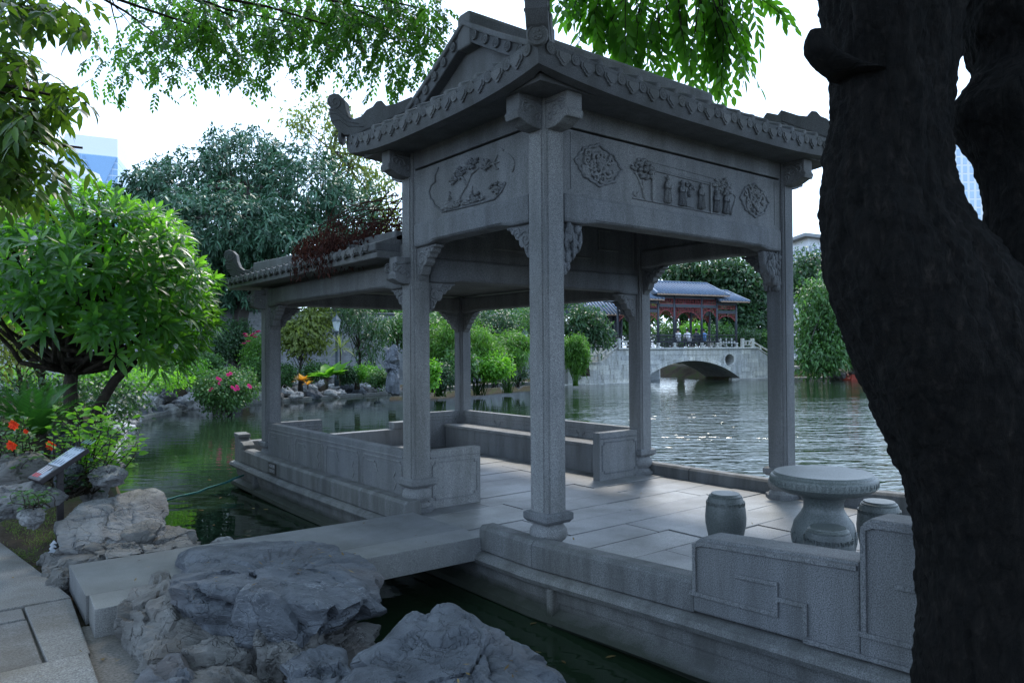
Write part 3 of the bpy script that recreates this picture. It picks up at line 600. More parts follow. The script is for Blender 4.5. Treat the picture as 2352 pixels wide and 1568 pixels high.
eave = ring_eave(x0, x1, y0, y1, 3.71, .10, EPROF, 'eave')
MB().box((x0+.12,y0+.12,3.745),(x1-.12,y1-.12,3.80)).build('soffit', GRR, boat)
zf = lambda d: 3.885+.40*d+.06*d*d
def lift(x, y):
    d = min(x-x0, x1-x, y-y0, y1-y); d = max(d, 0); fx = abs(2*(x-x0)/(x1-x0)-1)**3; fy = abs(2*(y-y0)/(y1-y0)-1)**3
    return .10*max(0, 1-d/.5)*min(fx if min(y-y0, y1-y) < min(x-x0, x1-x) else fy, 1)
def patch(fz, xs, ys, name):
    b = MB(); n = len(ys)
    b.add([(x, y, fz(x, y)) for x in xs for y in ys], [(i*n+j, (i+1)*n+j, (i+1)*n+j+1, i*n+j+1) for i in range(len(xs)-1) for j in range(n-1)])
    return b
lin_ = lambda a, b, n: [a+(b-a)*i/n for i in range(n+1)]
roof = patch(lambda x, y: zf(min(y-y0, y1-y))+lift(x, y), lin_(0.02, W-.02, 12), lin_(y0, y1, 24), 'r').build('main_roof', GRR, boat, smooth=True)
for xa, xb in ((x0, .06), (W-.06, x1)):
    patch(lambda x, y: zf(min(y-y0, y1-y, x-x0, x1-x))+lift(x, y)-.002, lin_(xa, xb, 10), lin_(y0, y1, 30), 'r').build('skirt_roof', GRR, roof, smooth=False)
# gables with bargeboards
ym = A/2
for xg, sg in ((0.0, -1), (W, 1)):
    ys_ = lin_(0.0, A, 20)
    f = lambda s, t, d: (xg+sg*d, s, t)
    MB().prism([(-.02,4.0)]+[(y_, zf(min(y_-y0, y1-y_))) for y_ in ys_]+[(A+.02,4.0)], f, -.12, -.02).build('gable_wall', GRR, roof)
    top = [(y_, zf(min(y_-y0, y1-y_))+.15) for y_ in lin_(-.12, A+.12, 22)]
    bot = [(y_, zf(min(y_-y0, y1-y_))-.04) for y_ in lin_(-.06, A+.06, 22)]
    MB().prism(top+bot[::-1], f, -.04, .09).build('bargeboard', GRR, roof, bevel=.012)
    MB().prism([(y_, z_+.0) for y_, z_ in top]+[(y_, z_-.06) for y_, z_ in top[::-1]], f, -.06, .12).build('bargeboard_coping', GRR, roof, bevel=.015)
MB().prism([(ym-.11,4.55),(ym+.11,4.55),(ym+.11,4.84),(ym+.08,4.89),(ym-.08,4.89),(ym-.11,4.84)], lambda s, t, d: (d, s, t), -.10, W+.10).build('ridge', GRR, roof, bevel=.02)
# eave tile ends: round discs and scalloped drip tiles
def disc_mesh():
    b = MB(); pr = [(.0001,.030),(.030,.030),(.034,.024),(.046,.024),(.050,.030),(.056,.030),(.060,.022),(.060,0)]
    b.lathe([(r, z) for r, z in pr[::-1]], (0,0,0), 18); me = b.mesh('tile_disc', GRR)
    for k in range(3): pass
    b2 = MB(); b2.v = b.v[:]; b2.f = b.f[:]
    for k in range(5):
        a = 2*math.pi*k/5; b2.ball((.018*math.cos(a), .018*math.sin(a), .03), (.009,.009,.007), 6, 4)
    me = b2.mesh('tile_disc', GRR); me.transform(Matrix.Rotation(math.pi/2, 4, 'X')); me.shade_smooth(); me.set_sharp_from_angle(angle=R(35)); return me
def drip_mesh():
    sh = [(-.085,.055),(-.085,.005),(-.072,-.012),(-.06,-.014),(-.05,-.036),(-.035,-.04),(-.022,-.06),(0,-.07),(.022,-.06),(.035,-.04),(.05,-.036),(.06,-.014),(.072,-.012),(.085,.005),(.085,.055)]
    b = MB().prism(sh, lambda s, t, d: (s, -d, t), 0, .012); b.prism([(x*.72, z*.72+.006) for x, z in sh], lambda s, t, d: (s, -d, t), .010, .020)
    return b.mesh('drip_tile', GRR)
DISC, DRIP = disc_mesh(), drip_mesh()
def tiles_on(x0, x1, y0, y1, ezf, sides, step, hz, out, parent, sz=1.0):
    for sd_ in sides:
        a, b, rz, nx_, ny_ = {'f': ((x0,y0),(x1,y0),0,0,-1), 'r': ((x1,y0),(x1,y1),math.pi/2,1,0), 'b': ((x1,y1),(x0,y1),math.pi,0,1), 'l': ((x0,y1),(x0,y0),-math.pi/2,-1,0)}[sd_]
        L_ = math.hypot(b[0]-a[0], b[1]-a[1]); n = int(round((L_-.2)/step)); 
        for k in range(n+1):
            s = .1+(L_-.2)*k/n; t = 2*s/L_-1; x = a[0]+(b[0]-a[0])*s/L_; y = a[1]+(b[1]-a[1])*s/L_
            link('tile_disc', DISC, parent, (x+nx_*out, y+ny_*out, ezf(t)+hz+.035*sz), Euler((0,0,rz)), (sz,.5*sz,sz))
            if k < n:
                s += (L_-.2)/n/2; t = 2*s/L_-1; x = a[0]+(b[0]-a[0])*s/L_; y = a[1]+(b[1]-a[1])*s/L_
                link('drip_tile', DRIP, parent, (x+nx_*out, y+ny_*out, ezf(t)+hz-.005), Euler((0,0,rz)), (sz*1.05, 1, sz))
tiles_on(x0, x1, y0, y1, ez, 'flr', .255, .112, .024, eave, .84)
# half-round tile rows up the slopes
for k in range(15):
    x = .12+(W-.24)*k/14
    for sgn in (1, -1):
        pts = []
        for i in range(9):
            d = (1.47)*i/8; y_ = y0+d if sgn > 0 else y1-d; pts.append((x, y_, zf(d)+.02+lift(x, y_)))
        MB().tube(pts, .05, 8).build('tile_row', GRR, roof, smooth=True)
for k in range(10):
    y_ = .05+(A-.1)*k/9
    for sgn in (1, -1):
        MB().tube([((x0+d) if sgn > 0 else (x1-d), y_, zf(d)+.02+lift(x0+d if sgn > 0 else x1-d, y_)) for d in (0,.12,.25,.38,.5)], .05, 8).build('tile_row', GRR, roof, smooth=True)
for sgn in (1, -1):                     # short tile ends breaking through the bargeboards
    for k in range(5):
        y_ = ym - sgn*(.18+.17*k); d = min(y_-y0, y1-y_)
        for xg, dx in ((0.0, -1), (W, 1)): link('tile_disc', DISC, roof, (xg+dx*.09, y_, zf(d)+.045), Euler((0,0,dx*math.pi/2)), (.8,.8,.8))
# hip ridges ending in curled scrolls
SCR = [(-.62,-.02),(-.62,.10),(-.45,.10),(-.36,.12),(-.32,.19),(-.27,.20),(-.23,.165),(-.17,.16),(-.12,.12),(-.05,.125),(0,.16),(.035,.24),(.05,.33),(.10,.385),(.15,.40),(.20,.385),(.225,.335),(.215,.29),(.19,.265),(.205,.21),(.185,.13),(.13,.05),(.05,-.01),(-.05,-.04)]
def scroll(cx, cy, cz, ang, name, parent, k=1.0, th=.075, base=0.0):
    ca, sa = math.cos(ang), math.sin(ang)
    f = lambda s, t, d: (cx+ca*s*k-sa*d, cy+sa*s*k+ca*d, cz+t*k+base*min(0, s)*-1)
    o = MB().prism(SCR, f, -th, th).build(name, GRR, parent, bevel=.012)
    for d in (-th, th):
        strokes([spiral(.135,.31,.07,1.5,0,-1), [(.19,.21),(.12,.20),(.03,.12),(-.1,.05)], [(.17,.13),(.10,.14),(.0,.07),(-.15,.0)], [(.20,.24),(.13,.24),(.06,.20),(-.02,.13)]], .011, f, d, 'carved_scroll', GRR, o)
    return o
for cx, sx_ in ((x0, -1), (x1, 1)):
    for cy, sy_ in ((y0, -1), (y1, 1)):
        ang = math.atan2(sy_, sx_)
        zc = 4.0
        p0 = Vector((0 if sx_ < 0 else W, 0 if sy_ < 0 else A, zf(.5)+.10)); p1 = Vector((cx-sx_*.08, cy-sy_*.08, zc+.06))
        MB().bar(p0 + Vector((-sx_*.12,-sy_*.12,.06)), p1, .15, .20).build('hip_ridge', GRR, roof, bevel=.02)
        sc_o = scroll(cx-sx_*.02, cy-sy_*.02, zc, ang, 'hip_scroll', roof, 1.12, .085, .42)
        link('tile_disc', DISC, sc_o, (cx+sx_*.045, cy+sy_*.045, zc-.015), Euler((0,0,ang+math.pi/2)), (1.35,1.35,1.35))
# ---------------- lower roof over the bow bay
lx0, lx1, ly0, ly1 = -.40, W+.40, A+.12, 7.25
el = lambda t: 2.64
low = MB()
low.box((lx0,ly0,2.64),(lx1,ly1,2.72)); low_o = low.build('lower_eave', GRR, boat, bevel=.012)
MB().box((lx0-.02,ly0,2.715),(lx1+.02,ly1+.02,2.80)).build('lower_fascia', GRR, low_o, bevel=.012)
tiles_on(lx0, lx1, ly0+.1, ly1, el, 'lb', .215, .105, .022, low_o, .78)
MB().prism([(lx0,2.80),(-.12,2.90),(.4,2.98),(W/2,3.10),(W-.4,2.98),(W+.12,2.90),(lx1,2.80),(lx1,2.70),(lx0,2.70)], lambda s, t, d: (s, d, t), ly0+.01, ly1-.01).build('lower_roof', GRR, boat)
for xx in (-.12, W+.12):
    MB().prism([(A+.13,2.84),(A+.13,2.95),(4.4,2.975),(6.7,3.03),(6.7,2.84)], lambda s, t, d: (xx+d, s, t), -.055, .055).build('lower_ridge', GRR, boat, bevel=.015)
    scroll(xx+(-.12 if xx < 1 else .12), 7.05, 2.80, math.pi*.78 if xx < 1 else math.pi*.22, 'ridge_scroll', boat, 1.15, .065)
MB().prism([(-.12,2.80),(-.12,2.64),(0,2.60),(W,2.60),(W+.12,2.64),(W+.12,2.80)], lambda s, t, d: (s, d, t), A+.06, A+.118).build('lower_eave_end', GRR, boat)
# ---------------- carved reliefs
def cloud(fn, cx, cz, w_, h_, d, parent, seed):
    rs = random.Random(seed); out_ = []
    for k in range(65):
        a = 2*math.pi*k/64; r = .84+.20*abs(math.cos(2*a))**6+.12*abs(math.sin(2*a))**2+.04*math.cos(16*a); px = math.cos(a); pz = math.sin(a)
        out_.append((cx+px*w_/2*r*.98, cz+pz*h_/2*r*.98))
    o = strokes([out_], .016, fn, d, 'cloud_relief', GR, parent, taper=False)
    ls = []
    for k in range(24):
        a = rs.uniform(0, 2*math.pi); q = rs.uniform(.1, .78); ls.append(spiral(cx+math.cos(a)*w_/2*q, cz+math.sin(a)*h_/2*q, rs.uniform(.028, .06), rs.uniform(.8, 1.3), rs.uniform(0, 6.28), rs.choice((-1, 1)), 14))
    strokes(ls, .018, fn, d+.006, 'cloud_scrolls', GR, o)
    b = MB()
    for k in range(22):
        a = rs.uniform(0, 2*math.pi); q = rs.uniform(0, .7); c = fn(cx+math.cos(a)*w_/2*q, cz+math.sin(a)*h_/2*q, d); r = rs.uniform(.014, .028); b.ball(c, (r, r, r), 7, 5)
    b.build('cloud_bosses', GR, o, smooth=True); return o
cloud(FR, .56, 3.29, .56, .35, .077, pF, 3); cloud(FR, 2.95, 3.265, .52, .34, .077, pF, 5)
def bumps(fn, cx, cz, rx, rz, n, r0, r1, d, name, parent, seed):
    rs = random.Random(seed); b = MB()
    for k in range(n):
        a = rs.uniform(0, 6.283); q = math.sqrt(rs.random()); r = rs.uniform(r0, r1); b.ball(fn(cx+rx*q*math.cos(a), cz+rz*q*math.sin(a), d+rs.uniform(0, .022)), (r*1.0, r*1.0, r*.8), 7, 5)
    return b.build(name, GR, parent, smooth=True)
def carved_person(fn, s, z0, h, d, parent, lean=0.0):
    b = MB(); F_ = lambda a, t, q: fn(s+a+lean*t, z0+t*h, d+q)
    b.tube([F_(0,0,0), F_(0,.25,.004), F_(0,.5,.006), F_(0,.72,.006), F_(0,.82,.002)], [.042,.033,.025,.030,.014], 9)
    b.ball(F_(0,.90,.01), (.021,.021,.026), 8, 6); b.ball(F_(0,.975,.004), (.012,.012,.012), 6, 4)
    for sg in (-1, 1): b.tube([F_(.026*sg,.72,.01), F_(.036*sg,.56,.02), F_(.008*sg,.52,.04)], [.012,.014,.009], 6)
    for a in (-.025, 0, .025): b.tube([F_(a,.03,.035), F_(a*.7,.3,.038), F_(a*.4,.5,.034)], [.009,.006,.003], 5)
    return b.build('carved_person', GR, parent, smooth=True)
scn = raised([[(1.20,3.43),(2.45,3.40)],[(1.24,3.355),(2.30,3.33)],[(1.0,3.055),(2.4,3.045)]], .016, FR, .072, .088, 'carved_scene', GR, pF)
raised([[(1.27,3.06),(1.27,3.35)],[(2.16,3.05),(2.16,3.335)]], .03, FR, .07, .096, 'carved_post', GR, scn)
MB().prism([(1.20,3.365),(2.40,3.345),(2.40,3.395),(1.20,3.425)], FR, .07, .082).build('carved_eaves', GR, scn)
bumps(FR, 1.14, 3.34, .16, .09, 60, .014, .028, .075, 'carved_foliage', scn, 1); bumps(FR, 2.36, 3.335, .17, .085, 60, .014, .028, .075, 'carved_foliage', scn, 2)
strokes([[(1.16,3.05),(1.13,3.15),(1.08,3.24),(1.03,3.30)],[(1.13,3.15),(1.15,3.26)],[(1.0,3.10),(1.04,3.07),(1.08,3.12)],[(2.28,3.06),(2.30,3.16),(2.26,3.27)],[(2.5,3.06),(2.56,3.16),(2.60,3.26),(2.56,3.28)]], .018, FR, .077, 'carved_trunk', GR, scn)
for s, h, le in ((1.47,.265,.01),(1.69,.25,0),(1.99,.26,0),(2.40,.24,.02),(2.24,.22,0)): carved_person(FR, s, 3.06, h, .09, scn, le)
bumps(FR, 1.82, 3.27, .07, .04, 22, .010, .02, .075, 'carved_foliage', scn, 4)
MB().box((1.755,-.10,3.055),(1.88,-.07,3.155)).build('carved_altar', GR, scn, bevel=.01); MB().lathe([(.012,0),(.03,.03),(.02,.07)], (1.82,-.085,3.155), 8).build('carved_urn', GR, scn)
# tree, rocks and a bird on the side panel
lobe = [(1.56,3.50),(1.63,3.43),(1.62,3.37),(1.70,3.35),(1.74,3.28),(1.71,3.21),(1.66,3.18),(1.64,3.13),(1.56,3.09),(1.50,3.045),(1.2,3.035),(.9,3.03),(.62,3.03),(.52,3.08),(.46,3.15)]
o = strokes([lobe], .014, LF, .078, 'cartouche', GR, pL, taper=False)
strokes([[(.36,3.22),(.33,3.28),(.35,3.34),(.42,3.40)],[(.48,3.44),(.55,3.48)]], .009, LF, .078, 'cartouche_line', GR, o)
strokes([[(1.20,3.06),(1.17,3.15),(1.06,3.23),(.98,3.33),(.95,3.40)],[(1.06,3.23),(1.12,3.31),(1.20,3.36)],[(.98,3.33),(.86,3.36)],[(.80,3.42),(.76,3.36),(.75,3.30)],[(1.35,3.22),(1.38,3.17),(1.32,3.14)],[(.98,3.14),(.97,3.21)]], .018, LF, .077, 'carved_trunk', GR, o)
for k, (s, z, a, b_) in enumerate(((1.18,3.37,.11,.06),(.96,3.42,.10,.05),(.74,3.36,.07,.045),(1.28,3.32,.06,.04),(.60,3.12,.10,.06))): bumps(LF, s, z, a, b_, 34, .010, .02, .074, 'carved_foliage', o, 20+k)
bumps(LF, 1.15, 3.065, .38, .03, 90, .012, .026, .072, 'carved_rocks', o, 40); bumps(LF, .92, 3.10, .07, .05, 20, .014, .03, .072, 'carved_rocks', o, 41); bumps(LF, 1.36, 3.11, .05, .05, 16, .014, .03, .072, 'carved_rocks', o, 42)
strokes([[(.70,3.345),(.62,3.355),(.55,3.35)],[(.63,3.355),(.57,3.42)],[(.63,3.35),(.60,3.30),(.56,3.29)]], .015, LF, .08, 'carved_bird', GR, o)
# ---------------- stone table and drum stools
tb = thing('stone_table', (1.27,-1.75,FZ), 'round grey-green stone table on a swelling vase-shaped pedestal', 'table')
MB().lathe([(.05,.60),(.30,.605),(.335,.62),(.365,.64),(.385,.66),(.387,.715),(.378,.728),(.365,.732),(.362,.742),(.352,.752),(.01,.754)], (1.27,-1.75,FZ), 56).build('tabletop', TBL, tb, angle=40)
MB().lathe([(.15,0),(.165,.02),(.17,.05),(.215,.14),(.235,.23),(.235,.29),(.215,.37),(.165,.44),(.145,.48),(.145,.53),(.175,.58),(.22,.607)], (1.27,-1.75,FZ), 40).build('pedestal', TBL, tb, angle=50)
def fret_ring(c, r, z, n, h, mat, parent, name):
    b = MB()
    for k in range(n):
        a0 = 2*math.pi*k/n; w_ = 2*math.pi*r/n
        f = lambda s, t, d: (c[0]+(r+d)*math.cos(a0+s/r), c[1]+(r+d)*math.sin(a0+s/r), c[2]+z+t)
        for s0, s1, t0, t1 in ((0,.7,.85,1),(.62,.7,.2,.9),(.2,.7,.12,.25),(.2,.28,.2,.6),(.2,.5,.5,.62),(0,.08,0,.9)): b.prism([(s0*w_,t0*h),(s1*w_,t0*h),(s1*w_,t1*h),(s0*w_,t1*h)], f, -.004, .0035)
    return b.build(name, mat, parent)
fret_ring((1.27,-1.75,FZ), .386, .665, 26, .042, TBL, tb, 'fret_band')
for k in range(10):
    a = k*.628
    strokes([[(s+a, t) for s, t in [(x/.22, z) for x, z in spiral(0,.27,.05,1.3,k,1,12)]]], .009, lambda s, t, d: (1.27+.232*math.cos(s), -1.75+.232*math.sin(s), FZ+t), 0, 'carved_scroll', TBL, tb)
pos = ((1.33,-.82,'grey-green stone drum stool on the open deck nearest the square column'), (.84,-2.02,'grey-green stone drum stool close behind the low stepped stern wall'), (2.0,-1.83,'grey-green stone drum stool on the lake side of the round table'))
for x, y, lb in pos:
    st = thing('drum_stool', (x,y,FZ), lb, 'stool', 'drum stools round the stone table')
    MB().lathe([(.117,0),(.131,.01),(.150,.08),(.171,.18),(.174,.24),(.166,.33),(.147,.405),(.143,.415),(.131,.42)], (x,y,FZ), 32).build('drum', TBL, st, angle=45)
    MB().lathe([(.138,.412),(.138,.428),(.126,.436),(.122,.438),(.119,.448),(.01,.450)], (x,y,FZ), 32).build('seat', TBL, st, angle=45)
    fret_ring((x,y,FZ), .161, .345, 18, .034, TBL, st, 'fret_band')
# ---------------- slab footbridge
sb = thing('stone_footbridge', (-1.75,1.2,-.1), 'flat granite slab footbridge from the path to the boat', 'footbridge')
for ya, yb in ((.60,.956),(.958,1.86)):
    MB().prism([(-3.27,ya+.10*(1 if ya < .7 else .9)),(-.215,ya),(-.215,yb),(-3.25,yb+(.09 if yb < 1 else .10))], lambda s, t, d: (s, t, d), -.20, 0.0).build('slab', GRF, sb, bevel=.004)
# rope from the bow to the shore
RP = plain_mat('rope_teal', (0.03,0.16,0.16), .8, var=.5, scale=40)
pts = [Vector((-.26,6.9,-.26)).lerp(Vector((-2.35,6.2,-.36)), k/14) + Vector((0,0,-.10*math.sin(math.pi*k/14)+.008*math.sin(k*2.1))) for k in range(15)]
rp = MB().tube(pts, .012, 8); rp.tube([p+Vector((.01*math.sin(i*1.7),.012*math.cos(i*1.7),-.012)) for i, p in enumerate(pts)], .008, 6)
setp(rp.build('mooring_rope', RP, smooth=True), 'teal mooring rope stretched from the bow to the shore', 'rope')
# ------------------------------------------------------------------ foliage tools
def unit(a): return a/np.maximum(np.linalg.norm(a, axis=-1, keepdims=True), 1e-9)
T_LEAF = (np.array([(0,0,0),(.3,-.42,.10),(.3,0,0),(.3,.42,.10),(.66,-.36,.09),(.66,0,0),(.66,.36,.09),(1,0,0)], float), [(0,2,1),(0,3,2),(1,2,5,4),(2,3,6,5),(4,5,7),(5,6,7)])
T_FOLD = (np.array([(0,0,0),(.45,-.5,.12),(.5,0,0),(.45,.5,.12),(1,0,0)], float), [(0,2,1),(0,3,2),(1,2,4),(2,3,4)])
T_QUAD = (np.array([(0,0,0),(.45,-.5,.08),(1,0,0),(.45,.5,.08)], float), [(0,3,2,1)])
def leaf_mesh(name, pos, dr, nr, ln, wd, mat, tmpl=T_FOLD, droop=0.15, rng=None):
    pos = np.asarray(pos, float); n = len(pos); dr = unit(np.asarray(dr, float)); sd_ = unit(np.cross(nr, dr)); nr = np.cross(dr, sd_)
    ln = np.broadcast_to(np.asarray(ln, float), (n,)); wd = np.broadcast_to(np.asarray(wd, float), (n,)); dp = np.broadcast_to(np.asarray(droop, float), (n,))
    T, F = tmpl; k = len(T)
    V = pos[:, None] + dr[:, None]*(T[None, :, 0:1]*ln[:, None, None]) + sd_[:, None]*(T[None, :, 1:2]*wd[:, None, None]) + nr[:, None]*(T[None, :, 2:3]*wd[:, None, None])
    V[:, :, 2] -= (T[:, 0]**2)[None]*(dp*ln)[:, None]
    V = V.reshape(-1, 3)
    fl = [len(f) for f in F]; ls = np.array(sum([list(f) for f in F], [])); lp = (np.arange(n)[:, None]*k + ls[None]).ravel()
    tot = np.tile(fl, n); st = np.concatenate([[0], np.cumsum(tot)[:-1]])
    me = bpy.data.meshes.new(name); me.vertices.add(len(V)); me.vertices.foreach_set('co', V.ravel().astype(np.float32))
    me.loops.add(len(lp)); me.loops.foreach_set('vertex_index', lp.astype(np.int32)); me.polygons.add(len(tot)); me.polygons.foreach_set('loop_start', st.astype(np.int32)); me.polygons.foreach_set('loop_total', tot.astype(np.int32))
    me.update(calc_edges=True); me.validate()
    a = me.attributes.new('rnd', 'FLOAT', 'POINT'); rv = (rng or np.random.default_rng(1)).random(n); a.data.foreach_set('value', np.repeat(rv, k).astype(np.float32))
    me.materials.append(mat); me.shade_smooth(); return me
def rdir(rng, n, up=0.0):
    v = rng.normal(size=(n, 3)); v[:, 2] += up; return unit(v)
def clumps(rng, lobes, n, thick=0.45):
    """points spread through the outer part of a set of ellipsoid lobes, with their outward directions"""
    C = []; O = []
    wts = np.array([l[1][0]*l[1][1]+l[1][0]*l[1][2] for l in lobes]); wts /= wts.sum()
    for (c, r), w_ in zip(lobes, wts):
        m_ = max(3, int(round(n*w_))); d = rdir(rng, m_); rad = 1-thick*rng.random(m_)**1.6
        bump = np.array([0.86+0.28*noise.noise(Vector(v*2.3)+Vector((c[0], c[1], c[2]))) for v in d])
        C.append(np.asarray(c)[None] + d*np.asarray(r)[None]*(rad*bump)[:, None]); O.append(unit(d*np.array([1, 1, 1.0])))
    return np.vstack(C), np.vstack(O)
def crown_mesh(name, rng, lobes, ncl, per, ln, wd, mat, spread, tmpl=T_FOLD, droop=0.3, up=0.5, whorl=False, thick=0.5):
    C, O = clumps(rng, lobes, ncl, thick); n = len(C)*per
    c = np.repeat(C, per, 0); o = np.repeat(O, per, 0)
    if whorl:
        d = unit(rdir(rng, n)*1.0 + o*0.55 + np.array([0, 0, .1])); pos = c + d*spread*0.15*rng.random((n, 1))
    else:
        pos = c + rng.normal(size=(n, 3))*spread*0.5; d = unit(rdir(rng, n) + o*0.5 - np.array([0, 0, .25]))
    nr = unit(rdir(rng, n)*.6 + np.array([0, 0, up]) + o*.4)
    s = rng.uniform(.65, 1.2, n)
    return leaf_mesh(name, pos, d, nr, ln*s, wd*s, mat, tmpl, droop*rng.uniform(.3, 1.6, n), rng), C
def limb(b, p0, p1, r0, r1, seed, bend=.15, n=7, seg=7):
    rs = random.Random(seed); p0 = Vector([float(v) for v in p0]); p1 = Vector([float(v) for v in p1]); L_ = (p1-p0).length; pts = []
    off = Vector((rs.uniform(-1,1), rs.uniform(-1,1), rs.uniform(-.3,.8)))*L_*bend
    for k in range(n+1):
        t = k/n; pts.append(p0.lerp(p1, t) + off*math.sin(math.pi*t) + Vector((rs.uniform(-1,1), rs.uniform(-1,1), rs.uniform(-1,1)))*L_*.012*(0 < k < n))
    b.tube(pts, [r0+(r1-r0)*(k/n)**.8 for k in range(n+1)], seg); return pts
def tree(name, label, base, top, r0, lobes, ncl, per, ln, wd, leaf, bark=BARK2, spread=.5, seed=1, nlimb=14, whorl=False, group=None, cat='tree', droop=.3, tmpl=T_FOLD, up=.5, thick=.5, lean=.05):
    rng = np.random.default_rng(seed); t = thing(name, base, label, cat, group)
    me, C = crown_mesh('crown', rng, lobes, ncl, per, ln, wd, leaf, spread, tmpl, droop, up, whorl, thick)
    b = MB(); base = Vector([float(v) for v in base]); top = Vector([float(v) for v in top])
    sp = limb(b, base-Vector((0,0,.3)), top, r0, r0*.45, seed, lean, 10, 10)
    b.tube([base-Vector((0,0,.3)), base+Vector((0,0,.15)), base+Vector((0,0,.5))], [r0*1.5, r0*1.2, r0*.98], 10)
    ids = rng.choice(len(C), min(nlimb, len(C)), replace=False)
    for k, i in enumerate(ids):
        q = sp[int(rng.integers(4, len(sp)))]; limb(b, q, C[i], r0*.30, r0*.05, seed*31+k, .12, 5, 5)
    b.build('trunk', bark, t, smooth=True); link('crown', me, t); return t
def bush(name, label, c, r, ncl, per, ln, wd, leaf, spread=.15, seed=1, flowers=None, group=None, cat='shrub', droop=.2, tmpl=T_FOLD, whorl=False, thick=.55, up=.6, lobes=None):
    rng = np.random.default_rng(seed); base = (c[0], c[1], c[2]-r[2]); t = thing(name, base, label, cat, group)
    me, C = crown_mesh('foliage', rng, lobes or [(c, r)], ncl, per, ln, wd, leaf, spread, tmpl, droop, up, whorl, thick)
    link('foliage', me, t); b = MB()
    for k in range(7):
        i = rng.integers(len(C)); limb(b, (c[0]+rng.normal()*r[0]*.1, c[1]+rng.normal()*r[1]*.1, c[2]-r[2]-.1), C[i], max(.012, r[2]*.03), .006, seed*17+k, .1, 4, 5)
    b.build('stems', BARK2, t, smooth=True)
    if flowers:
        mat, nf, size, side = flowers
        for k in range(nf):
            d = rdir(rng, 1)[0]; d = unit(d*.8+np.asarray(side)); flower(t, np.asarray(c)+d*np.asarray(r)*rng.uniform(.92, 1.08), d, size*rng.uniform(.8, 1.2), mat, seed*100+k)
    return t
_fl = {}
def flower(parent, p, d, size, mat, seed=0):
    if mat.name not in _fl:
        rg = np.random.default_rng(5); n = 9; a = np.arange(n)*2*np.pi/n*2.0; dr = np.stack([np.cos(a), np.sin(a), .35+.5*(np.arange(n) % 2)], 1)
        _fl[mat.name] = leaf_mesh('flower', np.zeros((n, 3)), dr, np.tile([0,0,1.0], (n,1)), np.full(n, 1.0), np.full(n, .85), mat, T_FOLD, .2, rg)
    return link('flower', _fl[mat.name], parent, p, Vector(d).to_track_quat('Z', 'Y').to_euler(), (size,)*3)
LF_EV = leaf_mat('leaf_evergreen', (0.026,0.068,0.042), (0.075,0.165,0.10), (0.06,0.20,0.07), .15, .45, .4)
LF_PL = leaf_mat('leaf_frangipani', (0.02,0.06,0.026), (0.05,0.135,0.035), (0.28,0.72,0.04), .42, .35, .55)
LF_BR = leaf_mat('leaf_bright', (0.06,0.18,0.02), (0.13,0.32,0.03), (0.22,0.55,0.03), .45, .5)
LF_MD = leaf_mat('leaf_mid', (0.03,0.075,0.025), (0.07,0.16,0.045), (0.12,0.30,0.04), .32, .5)
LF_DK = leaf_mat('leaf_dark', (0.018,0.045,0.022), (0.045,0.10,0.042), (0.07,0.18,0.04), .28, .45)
LF_YL = leaf_mat('leaf_olive', (0.07,0.10,0.025), (0.15,0.19,0.05), (0.25,0.34,0.05), .4, .5)
LF_BB = leaf_mat('leaf_bamboo', (0.032,0.09,0.02), (0.095,0.22,0.03), (0.15,0.38,0.03), .38, .5)
LF_OV = leaf_mat('leaf_overhead', (0.022,0.06,0.02), (0.05,0.12,0.028), (0.11,0.32,0.025), .45, .5, .2)
LF_OV2 = leaf_mat('leaf_pinnate', (0.04,0.11,0.02), (0.09,0.22,0.025), (0.16,0.48,0.02), .5, .4)
LF_CY = leaf_mat('leaf_cycad', (0.03,0.10,0.02), (0.06,0.19,0.03), (0.10,0.35,0.03), .3, .35)
LF_RD = leaf_mat('leaf_dead', (0.028,0.013,0.012), (0.07,0.027,0.022), (0.08,0.03,0.02), .2, .8, .1)
FL_PK = leaf_mat('petal_pink', (0.55,0.03,0.16), (0.75,0.06,0.28), (0.8,0.1,0.3), .35, .6, .2)
FL_RD = leaf_mat('petal_red', (0.6,0.03,0.01), (0.8,0.07,0.02), (0.8,0.1,0.02), .35, .6, .2)
LF_OR = leaf_mat('leaf_orange', (0.6,0.22,0.02), (0.85,0.42,0.04), (0.8,0.4,0.03), .35, .5)
GRASS = leaf_mat('grass_blade', (0.06,0.11,0.02), (0.16,0.23,0.06), (0.2,0.32,0.05), .35, .6, .2)
# ------------------------------------------------------------------ near rocks
def W_(x, y, z): return (x, y, z)
# broad slab-topped boulder beside the footbridge
ZP = lambda *a: [tuple(zp(*q)) for q in a]
crest = ZP((384,1338,.24),(483,1335,.27),(600,1352,.27),(700,1380,.24),(800,1408,.15))
rock(ZP((405,1282,.14),(460,1250,.13),(600,1240,.13),(760,1243,.11),(850,1292,.09),(890,1345,.08)) + crest + [(p[0]+.03, p[1]+.06, p[2]-.30) for p in crest[:4]] + [tuple(zp(880,1400,-.02)), tuple(zp(800,1400,-.2)), tuple(zp(600,1300,-.25)), tuple(zp(440,1310,-.2))], 6, 3, RK, 'large flat-topped blue-grey boulder beside the slab footbridge', .085, .4, fine=.32)
rock(ZP((400,1400,.0),(560,1420,.0),(700,1440,-.02),(800,1455,-.1),(860,1440,-.3),(830,1500,-.3),(700,1530,-.15),(560,1510,-.08),(430,1500,-.05),(340,1520,-.12),(310,1480,-.15)) + [(-3.0,.3,-.7),(-1.6,.3,-.8),(-1.55,-.8,-.8),(-3.05,-.7,-.6),(-2.2,-1.2,-.8)], 6, 8, RK3, 'lumpy brown-grey rock base under the flat-topped boulder', .15, .3, fine=.5)
